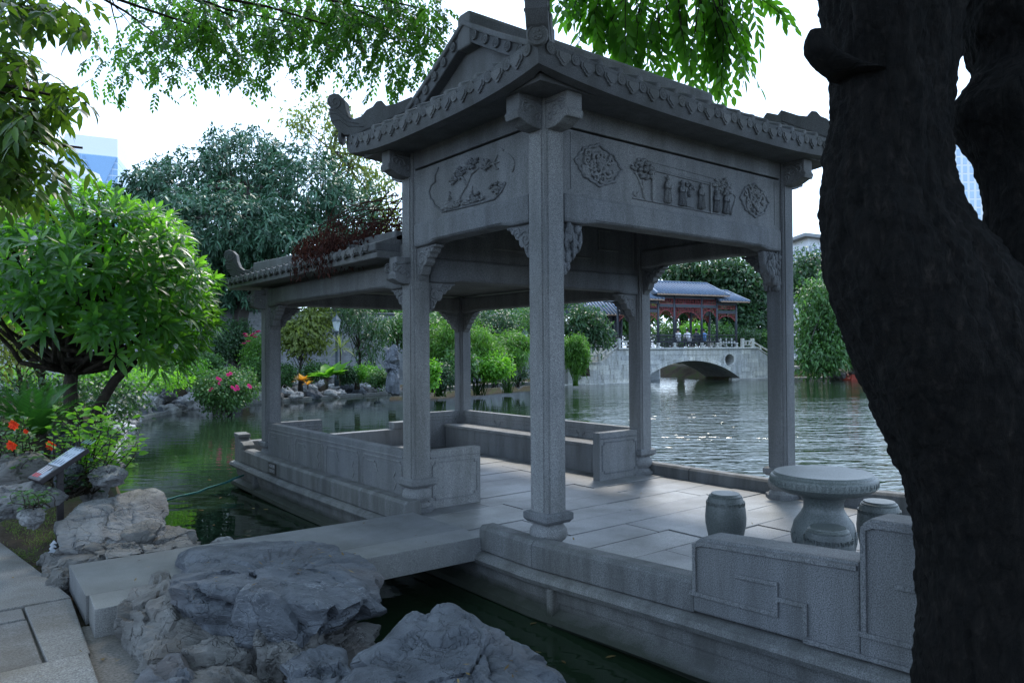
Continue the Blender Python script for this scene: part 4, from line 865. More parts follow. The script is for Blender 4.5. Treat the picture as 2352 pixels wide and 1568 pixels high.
rock([(-2.02,-1.25,.27),(-1.90,-1.30,.30),(-2.35,-1.35,.12),(-2.62,-1.50,.12),(-2.68,-1.75,.14),(-1.74,-1.62,.13),(-1.62,-1.84,.04),(-1.70,-2.05,.07),(-2.15,-2.2,.23),(-2.65,-2.2,.10),(-1.82,-2.5,.0),(-2.6,-2.4,-.5),(-1.7,-2.3,-.5),(-1.78,-1.4,-.6),(-2.5,-1.4,-.5)], 6, 11, RK, 'pointed blue-grey boulder with pale veins above the dark channel', .065, .45, fine=.35)
rock(ZP((330,1570,-.05),(350,1525,-.08),(410,1505,-.06),(430,1560,-.02),(400,1620,0.02),(320,1640,0)) + [(-3.0,-.9,-.5),(-2.8,-.5,-.5),(-2.7,-.9,-.5)], 5, 21, RK, 'small rounded grey rock at the foot of the lumpy rock base', .12, .2)
rock(ZP((420,1560,-.03),(440,1520,-.06),(520,1530,-.04),(540,1580,0.0),(480,1640,0.03)) + [(-2.8,-1.2,-.5),(-2.5,-.7,-.5),(-2.4,-1.2,-.5)], 5, 22, RK3, 'small rust-stained grey rock wedged against the pointed boulder', .12, .2)
rock(ZP((640,1540,.02),(720,1500,.0),(790,1500,-.02),(770,1560,.05),(690,1580,.06)) + [(-2.6,-1.3,-.5),(-2.2,-.9,-.5),(-2.1,-1.3,-.5)], 5, 24, RK, 'low dark rock between the rock base and the pointed boulder', .12, .3)
rock(blob_pts((-3.05,-.72,-.16),(.14,.22,.10),7), 5, 23, RK, 'low grey rock on the earth by the path edge', .12)
rock(ZP((280,1400,.02),(300,1345,.05),(385,1310,.06),(400,1400,.10),(330,1400,.06)) + [(-3.16,.45,-.3),(-3.12,-.05,-.35),(-2.7,.0,-.4),(-2.75,.6,-.3),(-3.0,.72,-.3)], 5, 27, RK3, 'brown-grey rock leaning on the end of the footbridge slab', .10, .2)
# pale block boulder by the sign, on its rubble base
rock([(-3.28,2.60,.20),(-3.10,2.95,.27),(-2.62,3.25,.28),(-2.36,3.20,.33),(-2.30,2.95,.30),(-2.36,2.62,-.02),(-2.52,2.45,-.08),(-2.95,2.42,-.10),(-3.27,2.42,.0),(-3.2,2.5,-.06),(-2.4,3.1,.0),(-3.1,3.1,.0)], 6, 31, RK2, 'big pale grey block boulder beside the information sign', .06, .1, fine=.35)
rock([(-3.34,2.35,-.02),(-2.9,2.05,-.02),(-2.35,2.02,-.02),(-2.12,2.2,-.06),(-2.15,2.6,.02),(-2.3,3.0,.02),(-3.2,3.2,-.05),(-3.38,2.2,-.35),(-2.1,2.05,-.5),(-2.05,2.9,-.5),(-3.3,3.1,-.4)], 6, 35, RK3, 'brown rubble rock carrying the pale block boulder', .13, .2, fine=.4)
rock(blob_pts((-3.30,2.05,-.16),(.10,.2,.14),8), 4, 36, RK3, 'dark knobbly rock at the corner of the footbridge', .12)
rock(blob_pts((-2.02,2.12,-.10),(.16,.12,.10),9), 4, 37, RK2, 'small pale rock at the water edge by the footbridge', .14)
# rocks behind the sign
def rk_at(x, y, d, r, seed, mat, label, sub=5, amp=.1, layer=.15, group=None):
    return rock(blob_pts(at(x, y, d), r, seed), sub, seed, mat, label, amp, layer, group)
rk_at(232, 1078, 7.6, (.24,.26,.17), 41, RK, 'dark rounded rock overhanging the water behind the sign', 5, .07)
rk_at(215, 1125, 7.5, (.16,.2,.2), 42, RK2, 'pale pedestal rock under the dark rounded rock')
rk_at(40, 1085, 7.2, (.42,.35,.22), 43, RK3, 'pinkish brown rock among the hibiscus stems', 5, .08)
rk_at(45, 1150, 6.6, (.36,.25,.17), 44, RK2, 'pale slanting rock below the pinkish rock')
rk_at(75, 1185, 6.1, (.12,.14,.09), 45, RK2, 'small pale stone at the edge of the grass')
rk_at(190, 1015, 9.2, (.5,.4,.25), 46, RK, 'grey layered rock half hidden behind the bright shrub', 5, .1)
rk_at(250, 1095, 7.0, (.2,.2,.12), 47, RK2, 'pale flat rock behind the block boulder')
rk_at(160, 1095, 7.2, (.16,.2,.22), 48, RK, 'upright dark stone behind the sign post')
# ------------------------------------------------------------------ sign, floodlight, near plants
DKM = plain_mat('dark_brown_metal', (0.022,0.016,0.018), .45, var=.2); SGL = plain_mat('sign_grey', (0.42,0.46,0.55), .35, var=.05); SGD = plain_mat('sign_dark', (0.06,0.06,0.07), .4, var=.1)
SRED = plain_mat('sign_red', (0.55,0.06,0.07), .5, var=.1); SPNK = plain_mat('sign_pale', (0.55,0.48,0.50), .5, var=.05); STXT = plain_mat('sign_text', (0.16,0.20,0.26), .5, var=.1); SGRN = plain_mat('sign_green', (0.35,0.42,0.12), .5, var=.1)
pc = at(137, 1063, 6.8); gz = ground_z(pc[0], pc[1])
sg = thing('information_sign', (pc[0]+.02, pc[1]+.03, gz), 'slanted information board with red stripes on a dark post', 'sign')
a0 = at(80, 1096, 6.65); a1 = at(183, 1028, 6.95)                      # low and high ends of the board centre line
ux = Vector(a1-a0); L_ = ux.length; ux.normalize()
side = Vector(FW).cross(ux).normalized(); vy = Vector((-FW[0], -FW[1], 0)).normalized()
vy = -Vector(RT*.107 - UP*.068 - FW*.22); vy = (vy - ux*vy.dot(ux)).normalized(); nrm = ux.cross(vy).normalized()
mid = Vector((a0+a1)/2)
Ms = Matrix(((ux.x, vy.x, nrm.x, mid.x), (ux.y, vy.y, nrm.y, mid.y), (ux.z, vy.z, nrm.z, mid.z), (0,0,0,1)))
def sgn(b, name, mat, parent, bev=0):
    me = b.mesh(name, mat); me.transform(Ms); o = link(name, me, parent)
    if bev: m_ = o.modifiers.new('b', 'BEVEL'); m_.width = bev; m_.segments = 2
    return o
hw, hh_ = L_/2+.02, .13
bd = sgn(MB().box((-hw,-hh_,-.05),(hw,hh_,-.004)), 'board', DKM, sg, .006)
sgn(MB().box((-hw+.20,-hh_+.008,-.004),(hw-.03,hh_-.008,.0)), 'printed_face', SGL, bd); sgn(MB().box((-hw+.012,-hh_+.008,-.004),(-hw+.197,hh_-.008,-.001)), 'printed_footer', SGD, bd)
rs = random.Random(9)
for k in range(3):
    yy = hh_-.05-.045*k
    sgn(MB().box((-hw+.03,yy-.013,-.001),(-hw+.075,yy+.013,.001)), 'red_tab', SRED, bd); sgn(MB().box((-hw+.078,yy-.013,-.001),(-hw+.18,yy+.013,.001)), 'pale_bar', SPNK, bd)
tx = MB()
for k in range(16):
    x0_ = -hw+.22+(k//4)*.10; yy = hh_-.04-.055*(k % 4); tx.box((x0_,yy-.008,.0),(x0_+rs.uniform(.03,.075),yy+.006,.0012))
    if rs.random() < .6: tx.box((x0_,yy-.022,.0),(x0_+rs.uniform(.03,.06),yy-.014,.0012))
sgn(tx, 'printed_lines', STXT, bd); sgn(MB().box((-hw+.21,hh_-.035,.0),(-hw+.36,hh_-.022,.0012)), 'green_line', SGRN, bd)
t2 = MB()
for k in range(5): t2.box((-hw+.04,-hh_+.02+.016*k,-.001),(-hw+.04+rs.uniform(.08,.13),-hh_+.028+.016*k,.0008))
sgn(t2, 'printed_lines', SGL, bd)
pb = mid - nrm*.04; MB().box((pb.x-.028,pb.y-.028,gz-.1),(pb.x+.028,pb.y+.028,pb.z)).build('post', DKM, sg, bevel=.004)
# floodlight at the grass edge
BLK = plain_mat('black_plastic', (0.012,0.012,0.013), .4, var=.2); GLS = plain_mat('lamp_glass', (0.25,0.27,0.30), .08, var=.05)
fp = Vector((-3.24,2.95,-.13)); fl = thing('floodlight', fp, 'small black garden floodlight lying on the grass', 'lamp')
for k in range(3):
    c = fp + Vector((.0+.015*k,-.10+.09*k,.035+.012*k)); M_ = Matrix.Translation(c) @ Matrix.Rotation(R(-50), 4, 'Y') @ Matrix.Rotation(R(20), 4, 'X')
    b = MB().box((-.035,-.042,-.03),(.035,.042,.03)); me = b.mesh('lamp_head', BLK); me.transform(M_); o = link('lamp_head', me, fl); m_ = o.modifiers.new('b', 'BEVEL'); m_.width = .012; m_.segments = 2
    me = MB().box((-.026,-.034,.0302),(.026,.034,.034)).mesh('lens', GLS); me.transform(M_); link('lens', me, o)
MB().bar(fp+Vector((.05,-.12,-.01)), fp+Vector((.08,.12,.02)), .03, .02).build('bracket', BLK, fl)
# grass strip
rng = np.random.default_rng(3); n = 16000
gx = rng.uniform(-4.6, -3.0, n); gy = rng.uniform(1.7, 4.9, n); edge = -3.575+(3.9-gy)*.1375
ok = (gx > edge-.02 + .15*(gy > 3.9)) & (gx < -3.16+.35*(gy-3.0)*(gy > 3)) & ((gy > 2.3)); gx, gy = gx[ok], gy[ok]
dn = np.array([noise.noise((a*3, b*3, 0)) for a, b in zip(gx, gy)]); ok = rng.random(len(gx)) < np.clip(.55+dn*1.4, .03, 1); gx, gy = gx[ok], gy[ok]; n = len(gx)
P2 = np.stack([gx, gy], 1); gzv = land_h(P2, lake_dist(P2)); pos = np.column_stack([gx, gy, gzv-.01])
d = unit(rng.normal(size=(n, 3))*.45+np.array([0,0,1])); me = leaf_mesh('grass', pos, d, rdir(rng, n), rng.uniform(.025, .06, n), rng.uniform(.004, .007, n), GRASS, T_QUAD, .3, rng)
setp(link('grass', me), 'short patchy grass between the path and the pale boulder', None, None, 'stuff')
# fallen leaves on boulder and slab
FALL = leaf_mat('leaf_fallen', (0.10,0.06,0.025), (0.28,0.20,0.08), (0.2,0.12,0.04), .15, .8, .15)
n = 102; px = np.concatenate([rng.uniform(-2.8,-1.6,34), rng.uniform(-2.5,-1.6,16), rng.uniform(-3.4,-3.2,10), rng.uniform(-3.2,-.4,14), rng.uniform(-4.2,-3.4,16), rng.uniform(.3,3.2,12)]); py = np.concatenate([rng.uniform(-.4,.7,34), rng.uniform(-2.1,-1.5,16), rng.uniform(-.6,.4,10), rng.uniform(.7,1.8,14), rng.uniform(-.2,3.2,16), rng.uniform(-1.6,1.8,12)])
deps = bpy.context.evaluated_depsgraph_get(); deps.update(); pz = []
for a, b in zip(px, py):
    hit, loc, nn, *_ = sc.ray_cast(deps, Vector((a, b, 1.2)), Vector((0,0,-1))); pz.append(loc.z+.008 if hit else -.1)
for k in range(n):
    me_ = leaf_mesh('fallen_leaf', np.zeros((1,3)), rdir(rng, 1)*np.array([1,1,.15]), np.array([[.1,.1,1.0]]), rng.uniform(.02,.06,1), rng.uniform(.008,.02,1), FALL, T_FOLD, -.2, rng)
    setp(link('fallen_leaf', me_, None, (px[k], py[k], pz[k])), 'dry brown fallen leaf lying on the rocks and slabs', 'leaf', 'fallen leaves on rocks and slabs')
# ---- frangipani
rng = np.random.default_rng(12)
fc_ = at(215, 690, 10.3); fr = np.array([1.75,1.75,1.62]); fb = Vector((fc_[0]-.15, fc_[1]-.1, ground_z(fc_[0], fc_[1])))
ft = thing('frangipani_tree', fb, 'dome-shaped frangipani with long glossy leaves leaning over the water', 'tree')
nr_ = 860; d = rdir(rng, nr_*2, .2); d = d[d[:, 2] > -.34-.5*np.clip(d @ RT, -.2, 1)][:nr_]
bmp = np.array([0.9+.22*noise.noise(Vector(v*2.0)) for v in d]); C = fc_ + d*fr*(bmp*(1-.42*rng.random(len(d))**2.2))[:, None]
per = 11; N_ = len(C)*per; c = np.repeat(C, per, 0); ax_ = np.repeat(unit(d+np.array([0,0,.55])), per, 0)
ph = np.tile(np.arange(per)*2.4, len(C)) + np.repeat(rng.uniform(0, 6, len(C)), per); el_ = np.tile(np.linspace(1.15, -.15, per), len(C))+rng.normal(size=N_)*.12
e1 = unit(np.cross(ax_, np.array([.3,.2,1.0]))); e2 = np.cross(ax_, e1); dirs = unit((e1*np.cos(ph)[:, None]+e2*np.sin(ph)[:, None])*np.cos(el_)[:, None]+ax_*np.sin(el_)[:, None])
lnn = rng.uniform(.15, .27, N_); wdd = lnn*rng.uniform(.26, .33, N_); nrs = unit(ax_-dirs*np.sum(ax_*dirs, 1, keepdims=True)+1e-3)
tocam = unit(CAM-c); face = np.sum((c-fc_)*tocam, 1) + .6*(c[:, 2]-fc_[2]) + rng.normal(size=N_)*.3
big = np.argsort(-face)[:300]; msk = np.ones(N_, bool); msk[big] = False
setp(link('leaf_mass', leaf_mesh('leaf_mass', c[msk]+dirs[msk]*.03, dirs[msk], nrs[msk], lnn[msk], wdd[msk], LF_PL, T_LEAF, .28, rng), ft), kind='stuff')
one = [leaf_mesh('leaf', np.zeros((1,3)), np.array([[1.0,0,0]]), np.array([[0,0,1.0]]), 1.0, .3, LF_PL, T_LEAF, dp, rng) for dp in (.08,.2,.32,.45)]
for k, i in enumerate(big):
    dx = Vector(dirs[i]); nz_ = Vector(nrs[i]); sy = nz_.cross(dx).normalized(); nz_ = dx.cross(sy); p_ = Vector(c[i]+dirs[i]*.03)
    o = link('leaf', one[k % 4], None, p_, Matrix((dx, sy, nz_)).transposed().to_euler(), (lnn[i], wdd[i]/.3, lnn[i])); hang(o, ft)
b = MB(); fk = Vector(fc_)+Vector((-.25,.1,-1.0)); limb(b, fb-Vector((0,0,.2)), fk, .11, .085, 3, .12, 8, 10); limb(b, fb+Vector((.15,-.05,-.2)), fk+Vector((.7,-.4,.15)), .09, .06, 8, .2, 8, 9)
for k in range(46):
    i = int(rng.integers(len(C))); m_ = fk.lerp(Vector(C[i]), .35)+Vector((rng.normal()*.12, rng.normal()*.12, -.15)); limb(b, fk if k % 3 else fk+Vector((.7,-.4,.15)), m_, .05, .032, k, .1, 4, 6); limb(b, m_, C[i], .032, .018, k+99, .08, 4, 6)
b.build('trunk', BARK2, ft, smooth=True)
for k in range(12):
    i = int(rng.integers(len(C))); flower(ft, C[i]+d[i]*.12, d[i]+np.array([0,0,.3]), .05, WHT, k)
# ---- cycad
cy = at(78, 985, 8.6); cz = ground_z(cy[0], cy[1]); ct = thing('cycad', (cy[0], cy[1], cz), 'feathery green cycad with arching fronds beneath the frangipani', 'plant')
hd = Vector((cy[0], cy[1], max(cz+.2, cy[2]-.12)))
MB().lathe([(.16,-.6),(.17,0),(.12,.08),(.03,.12)], hd, 12).build('stem', BARK2, ct)
rng = np.random.default_rng(8)
for k in range(34):
    az = k*2.4; el0 = rng.uniform(.35, 1.35); Lf = rng.uniform(.65, .95); pts = []; q = Vector((0,0,0)); 
    for i in range(13):
        e = el0-1.15*(i/12)**1.6*(1.2-.5*el0); pts.append(q.copy()); q += Vector((math.cos(az)*math.cos(e), math.sin(az)*math.cos(e), math.sin(e)))*Lf/12
    pos = []; dr = []; nr = []; ln_ = []
    for i in range(44):
        t = .12+.86*i/43; f_ = t*12; j = min(11, int(f_)); p_ = pts[j].lerp(pts[j+1], f_-j); tg = (pts[j+1]-pts[j]).normalized(); sd_ = tg.cross(Vector((0,0,1))).normalized(); un = sd_.cross(tg)
        for s in (-1, 1): pos.append(p_); dr.append((sd_*s*.8+tg*.65+un*.25).normalized()); nr.append(un); ln_.append(.19*math.sin(math.pi*min(1, .25+t*.72))**.8)
    me = leaf_mesh('frond', np.array(pos), np.array(dr), np.array(nr), np.array(ln_), np.full(len(pos), .011), LF_CY, T_QUAD, .1, rng); link('frond', me, ct, hd)
# ---- leafy stems
def stem_shrub(name, label, base, stems, ln, wd, leaf, seed, nleaf=14, flowers=None, tmpl=T_LEAF, flat=.9, rad=.008, cat='shrub'):
    rng = np.random.default_rng(seed); t = thing(name, base, label, cat); b = MB(); pos = []; dr = []; nr = []; tips = []
    base = Vector([float(v) for v in base])
    for k, tip in enumerate(stems):
        pts = limb(b, base+Vector((rng.normal()*.06, rng.normal()*.06, -.05)), tip, rad, rad*.35, seed*7+k, .16, 9, 5); tips.append(pts[-1])
        for i in range(nleaf):
            f_ = (.3+.7*i/(nleaf-1))*9; j = min(8, int(f_)); p_ = pts[j].lerp(pts[j+1], f_-j); tg = (pts[j+1]-pts[j]).normalized(); az = i*2.4+k
            h = Vector((math.cos(az), math.sin(az), .15)); dd_ = (h+tg*.5).normalized(); pos.append(p_+dd_*ln*rng.uniform(.1,.6)); dr.append(dd_); nr.append((Vector((rng.normal()*.35, rng.normal()*.35, flat+.1))).normalized())
    n = len(pos); s = rng.uniform(.6, 1.15, n)
    link('foliage', leaf_mesh('foliage', np.array(pos), np.array(dr), np.array(nr), ln*s, wd*s, leaf, tmpl, .25, rng), t); b.build('stems', BARK2, t, smooth=True)
    if flowers:
        for p_, d_, s_ in flowers: flower(t, p_, d_, s_, FL_RD)
    return t
rng = np.random.default_rng(21); sbp = at(190, 1120, 7.3)
stem_shrub('mulberry_shrub', 'bright green shrub with lobed leaves spreading over the water edge', sbp, [at(rng.uniform(120,318), 935+abs(rng.normal())*55, rng.uniform(6.9,8.2)) for k in range(26)] + [at(x, y, 7.2) for x, y in ((300,1000),(315,1010),(290,1060),(270,1095),(240,940),(130,955),(280,965))], .095, .075, LF_BR, 5, 17)
hb = at(35, 1110, 7.4); toc = tuple(-FW)
stem_shrub('hibiscus_bush', 'hibiscus bush with open red flowers behind the sign', hb, [at(rng.uniform(-30,75), rng.uniform(955,1075), rng.uniform(6.9,7.6)) for k in range(30)], .085, .055, LF_MD, 6, 13, [(at(33,975,6.8), toc, .06), (at(28,1022,6.8), toc, .06), (at(118,1022,7.3), toc, .06), (at(60,990,7.0), toc, .03)])
gb = at(95, 1150, 5.95)
stem_shrub('leafy_groundcover', 'low leafy plant growing round the foot of the sign', gb, [at(rng.uniform(40,120), rng.uniform(1115,1165), rng.uniform(5.8,6.7)) for k in range(18)], .06, .04, LF_MD, 7, 10, rad=.005, cat='plant')
fb2 = at(150, 1130, 7.0)
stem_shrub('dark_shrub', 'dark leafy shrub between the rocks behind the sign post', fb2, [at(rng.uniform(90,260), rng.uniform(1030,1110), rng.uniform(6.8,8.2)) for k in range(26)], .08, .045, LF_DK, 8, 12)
rb2 = at(5, 1060, 8.5)
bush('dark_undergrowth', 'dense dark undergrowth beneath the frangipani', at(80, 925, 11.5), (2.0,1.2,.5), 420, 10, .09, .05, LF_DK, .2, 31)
bush('bank_shrub', 'light green shrubs along the bank under the frangipani crown', at(330, 872, 16.0), (1.2,1.2,.22), 200, 10, .08, .05, LF_BR, .16, 32)
# slender olive-leaved sapling at the far left
ol = at(105, 880, 12.0)
tree('sapling_tree', 'slender olive-leaved sapling in front of the grey brick wall', (ol[0], ol[1], ground_z(ol[0], ol[1])), at(95, 690, 12.0), .07, [(at(60,735,12.0), (.95,.9,.55)), (at(0,650,12.3), (.9,.9,.6)), (at(120,800,12),(.5,.5,.25))], 300, 9, .11, .05, LF_YL, BARK2, .28, 41, 22)
ol = at(60, 900, 12.6)
tree('sapling_tree', 'thin-stemmed sapling beside the hedge at the wall', (ol[0], ol[1], ground_z(ol[0], ol[1])), at(20, 760, 12.6), .05, [(at(15,800,12.6), (.7,.7,.5)), (at(-40,720,12.6), (.7,.7,.6))], 160, 9, .11, .05, LF_YL, BARK2, .28, 42, 14)
# ------------------------------------------------------------------ far shore: kerb, rocks, wall
far = [(-1.55,10.5),(-.75,15),(.95,21.1),(3.75,25.25),(9.15,27.1),(14.1,28.3),(21.5,31.35),(26.2,31.95)]
kb = MB()
for p, q in zip(far[:-1], far[1:]): kb.bar((p[0],p[1],WZ-.05), (q[0],q[1],WZ-.05), .5, .36)
CONC = stone_mat('kerb_concrete', (0.20,0.20,0.19), (0.36,0.36,0.34), speck=20, stain=.5)
setp(kb.build('lake_kerb', CONC, bevel=.03), 'low concrete kerb along the water edge', None, None, 'structure')
kb = MB(); p = bl(5.2,.2,0); pts_ = [(p[0],p[1]),(49.5,20.3),(62,15)]
for a, b in zip(pts_[:-1], pts_[1:]): kb.bar((a[0],a[1],WZ-.05), (b[0],b[1],WZ-.05), .5, .36)
setp(kb.build('lake_kerb', CONC, bevel=.03), 'low concrete kerb along the water edge', None, None, 'structure')
rs = random.Random(77); proto = []
for k in range(9): proto.append([rock_mesh('rock', blob_pts((0,0,0), (1,.8,.62), 60+k), 4, 60+k, m_, .13, .25) for m_ in (RK, RK4, RK3)])
def bank_rocks(pl, step, r0, r1, rows, label, group):
    for p, q in zip(pl[:-1], pl[1:]):
        L_ = math.hypot(q[0]-p[0], q[1]-p[1]); n = max(1, int(L_/step)); nx_, ny_ = -(q[1]-p[1])/L_, (q[0]-p[0])/L_
        for k in range(n):
            for row in range(rows):
                t = (k+rs.uniform(.1,.9)+.5*row)/n; r = rs.uniform(r0, r1)*(1-.12*row); off = .12+.42*row+rs.uniform(-.1,.1)
                me_ = proto[rs.randrange(9)][rs.choice((0,1,1,1,2))]
                setp(link('bank_rock', me_, None, (p[0]+(q[0]-p[0])*t+nx_*off, p[1]+(q[1]-p[1])*t+ny_*off, WZ+.10+.30*row+rs.uniform(-.05,.05)), (rs.uniform(-.5,.5), rs.uniform(-.5,.5), rs.uniform(0,6.28)), (r*rs.uniform(.8,1.3), r, r*rs.uniform(.7,1.1))), label, 'rock', group)
bank_rocks([(-.75,14.5),(.95,21.1),(3.75,25.25),(6.0,26.0)], .55, .36, .6, 3, 'weathered pale rock in the stacked bank left of the bougainvillea', 'rocks stacked along the far bank')
bank_rocks([(6.6,26.3),(9.15,27.1),(14.1,28.3)], .75, .36, .62, 3, 'weathered pale rock in the low bank under the garden plants', 'rocks in the planted bank')
bank_rocks([(14.6,28.6),(21.5,31.35),(26.2,31.95)], 1.2, .3, .5, 1, 'grey rock at the water edge under the bamboo', 'rocks under the bamboo')
BRW = brick_mat('grey_brick', (0.26,0.27,0.29), (0.34,0.35,0.37), (0.42,0.42,0.42), 2.0, .5, .16, .012)
WLW = [tuple(at(x, 800, d)[:2]) for x, d in ((-320,20),(140,23.5),(430,32),(700,36.5),(1000,39),(1215,46))]
gw = thing('garden_wall', (*WLW[2], 0.2), 'long grey brick garden wall behind the shrubs', 'wall'); TIL = plain_mat('wall_coping', (0.10,0.11,0.12), .7)
for p, q in zip(WLW[:-1], WLW[1:]):
    b = MB().bar((p[0],p[1],1.7), (q[0],q[1],1.7), .3, 3.6); o = b.build('wall_panel', BRW, gw)
    uv = o.data.uv_layers.new(name='UVMap'); dx, dy = q[0]-p[0], q[1]-p[1]; l = math.hypot(dx, dy)
    for lp in o.data.loops:
        v = o.data.vertices[lp.vertex_index].co; uv.data[lp.index].uv = (((v.x-p[0])*dx+(v.y-p[1])*dy)/l, v.z)
    MB().bar((p[0],p[1],3.56), (q[0],q[1],3.56), .5, .12).build('coping', TIL, gw, bevel=.03)
# ------------------------------------------------------------------ planting on the far bank
def gat(x, y, d): p = at(x, y, d); return (p[0], p[1], ground_z(p[0], p[1]))
px = lambda d: d/FPX
bush('bougainvillea', 'rounded bush with magenta flowers overhanging the far bank', at(518,893,25.2), (1.15,1.0,.80), 620, 10, .10, .07, LF_MD, .2, 51, None)
bt = [o for o in bpy.data.objects if o.name.startswith('bougainvillea')][0]
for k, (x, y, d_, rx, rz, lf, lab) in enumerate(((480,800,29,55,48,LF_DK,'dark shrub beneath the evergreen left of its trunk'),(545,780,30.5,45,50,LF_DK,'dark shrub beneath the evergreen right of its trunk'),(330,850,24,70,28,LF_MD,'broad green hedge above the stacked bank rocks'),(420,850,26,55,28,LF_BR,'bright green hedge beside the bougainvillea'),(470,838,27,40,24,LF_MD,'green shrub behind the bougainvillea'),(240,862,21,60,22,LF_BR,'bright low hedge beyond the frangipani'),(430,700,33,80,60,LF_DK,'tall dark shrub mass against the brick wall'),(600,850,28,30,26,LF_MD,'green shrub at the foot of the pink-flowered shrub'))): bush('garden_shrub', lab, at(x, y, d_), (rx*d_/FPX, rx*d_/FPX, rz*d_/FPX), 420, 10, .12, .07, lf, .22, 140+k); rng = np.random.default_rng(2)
for x, y in ((524,860),(506,871),(505,880),(482,895),(487,893),(534,889),(545,887),(547,892),(572,885),(575,888),(530,857),(500,868),(541,894)): flower(bt, at(x, y, 24.3), -FW, .075, FL_PK)
bush('clipped_hedge', 'clipped green hedge in front of the brick wall', at(45,862,19), (1.5,1.2,.42), 320, 10, .07, .045, LF_BR, .14, 52, lobes=[(at(20,862,19),(.9,.9,.38)),(at(95,862,19.4),(.7,.8,.36)),(at(-60,862,19),(.9,.9,.4))])
bush('flowering_shrub', 'tall pale green shrub with pink flower spikes beside the square bow column', at(588,815,28.5), (.55,.55,.95), 300, 9, .13, .05, LF_BB, .22, 53)
bt = [o for o in bpy.data.objects if o.name.startswith('flowering_shrub')][0]
for x, y in ((563,768),(565,773),(578,772),(583,768),(590,764),(594,762),(560,790),(570,785),(586,775)): flower(bt, at(x, y, 27.8), (0,0,1), .13, FL_PK)
def mtree(name, label, x, y0, y1, d, lobes, *a, **k):
    return tree(name, label, gat(x, y0, d), at(x, y1, d), k.pop('r0', .12), [(at(lx, ly, d+ld), (rx*d/FPX, rx*d/FPX, rz*d/FPX)) for lx, ly, ld, rx, rz in lobes], *a, **k)
mtree('cassia_tree', 'small multi-stemmed tree with pale yellow-green crown on the far bank', 690, 850, 790, 30, [(695,765,0,62,34),(725,730,.5,45,30),(665,755,0,34,22),(700,790,-.3,55,18),(720,700,.5,30,16)], 420, 9, .20, .10, LF_YL, BARK3, .35, 61, 20, r0=.07)
mtree('willow_leaved_tree', 'airy narrow-leaved tree in front of the pale wall', 820, 850, 780, 31, [(835,745,0,62,34),(790,730,.4,36,26),(870,760,0,36,30),(850,800,0,44,26),(815,710,0,50,20)], 330, 9, .22, .05, LF_DK, BARK2, .45, 62, 24, r0=.08, droop=.5)
mtree('laurel_tree', 'leafy green tree behind the scholar rock', 900, 850, 790, 33, [(895,762,0,26,34),(925,745,0,30,30)], 160, 9, .18, .08, LF_MD, BARK2, .35, 63, 8)
for k, (x, y, d, rx, rz, lf, lab) in enumerate(((655,858,29,30,26,LF_MD,'low dark green bush behind the bank rocks by the column'),(725,852,29.5,34,20,LF_MD,'round green bush beside the orange croton'),(840,856,29.5,36,18,LF_BR,'bright green low bush before the pale wall'),(870,868,28.6,24,16,LF_MD,'small bush at the foot of the scholar rock'),(800,862,29,20,14,LF_DK,'dark low plant behind the elephant ears'))):
    bush('garden_bush', lab, at(x, y, d), (rx*px(d), rx*px(d), rz*px(d)), 220, 9, .10, .06, lf, .18, 70+k)
def rosette(name, label, p, n, ln, wd, leaf, seed, el=(.2,1.2), cat='plant', stem=0.0):
    rng = np.random.default_rng(seed); t = thing(name, (p[0], p[1], p[2]-stem), label, cat); a = np.arange(n)*2.4; e = rng.uniform(*el, n)
    d = np.stack([np.cos(a)*np.cos(e), np.sin(a)*np.cos(e), np.sin(e)], 1); nn = unit(np.array([0,0,1.0])-d*d[:, 2:3]+1e-3); s = rng.uniform(.7, 1.15, n)
    one_ = leaf_mesh('leaf', np.zeros((1,3)), np.array([[1.0,0,0]]), np.array([[0,0,1.0]]), ln, wd, leaf, T_LEAF, .35, rng)
    for k in range(n):
        dx = Vector(d[k]); sy = Vector(nn[k]).cross(dx).normalized(); nz_ = dx.cross(sy); link('leaf', one_, t, p, Matrix((dx, sy, nz_)).transposed().to_euler(), (s[k],)*3)
    MB().tube([(p[0],p[1],p[2]-max(stem,.15)),(p[0],p[1],p[2]+.02)], .025, 6).build('stem', BARK2, t); return t
rosette('elephant_ear', 'big-leaved elephant ear plant above the bank rocks', at(752,868,27.8), 15, .75, .5, LF_BR, 81, (.35,1.2)); rosette('elephant_ear', 'elephant ear plant with drooping leaves beside the larger one', at(775,862,28.2), 12, .7, .45, LF_BR, 82, (.3,1.1))
rosette('croton', 'orange-leaved croton on the bank', at(696,875,27.6), 16, .42, .17, LF_OR, 83, (.2,1.3)); rosette('croton', 'small orange croton low between the bank rocks', at(707,884,27.3), 10, .30, .14, LF_OR, 84, (.2,1.2))
rosette('dracaena', 'spiky brown-tipped dracaena on thin stems', at(782,800,29.0), 44, .75, .05, LF_YL, 85, (-.3,1.4), stem=1.3)
rock([tuple(at(x, y, d)) for x, y, d in ((884,905,28),(918,905,28),(888,820,28),(893,795,28),(903,783,28),(914,790,28),(918,820,28),(885,850,28.3),(900,905,27.5),(905,800,28.5),(916,905,28.6))], 5, 91, RK, 'tall upright scholar rock beside the column', .12, .3)
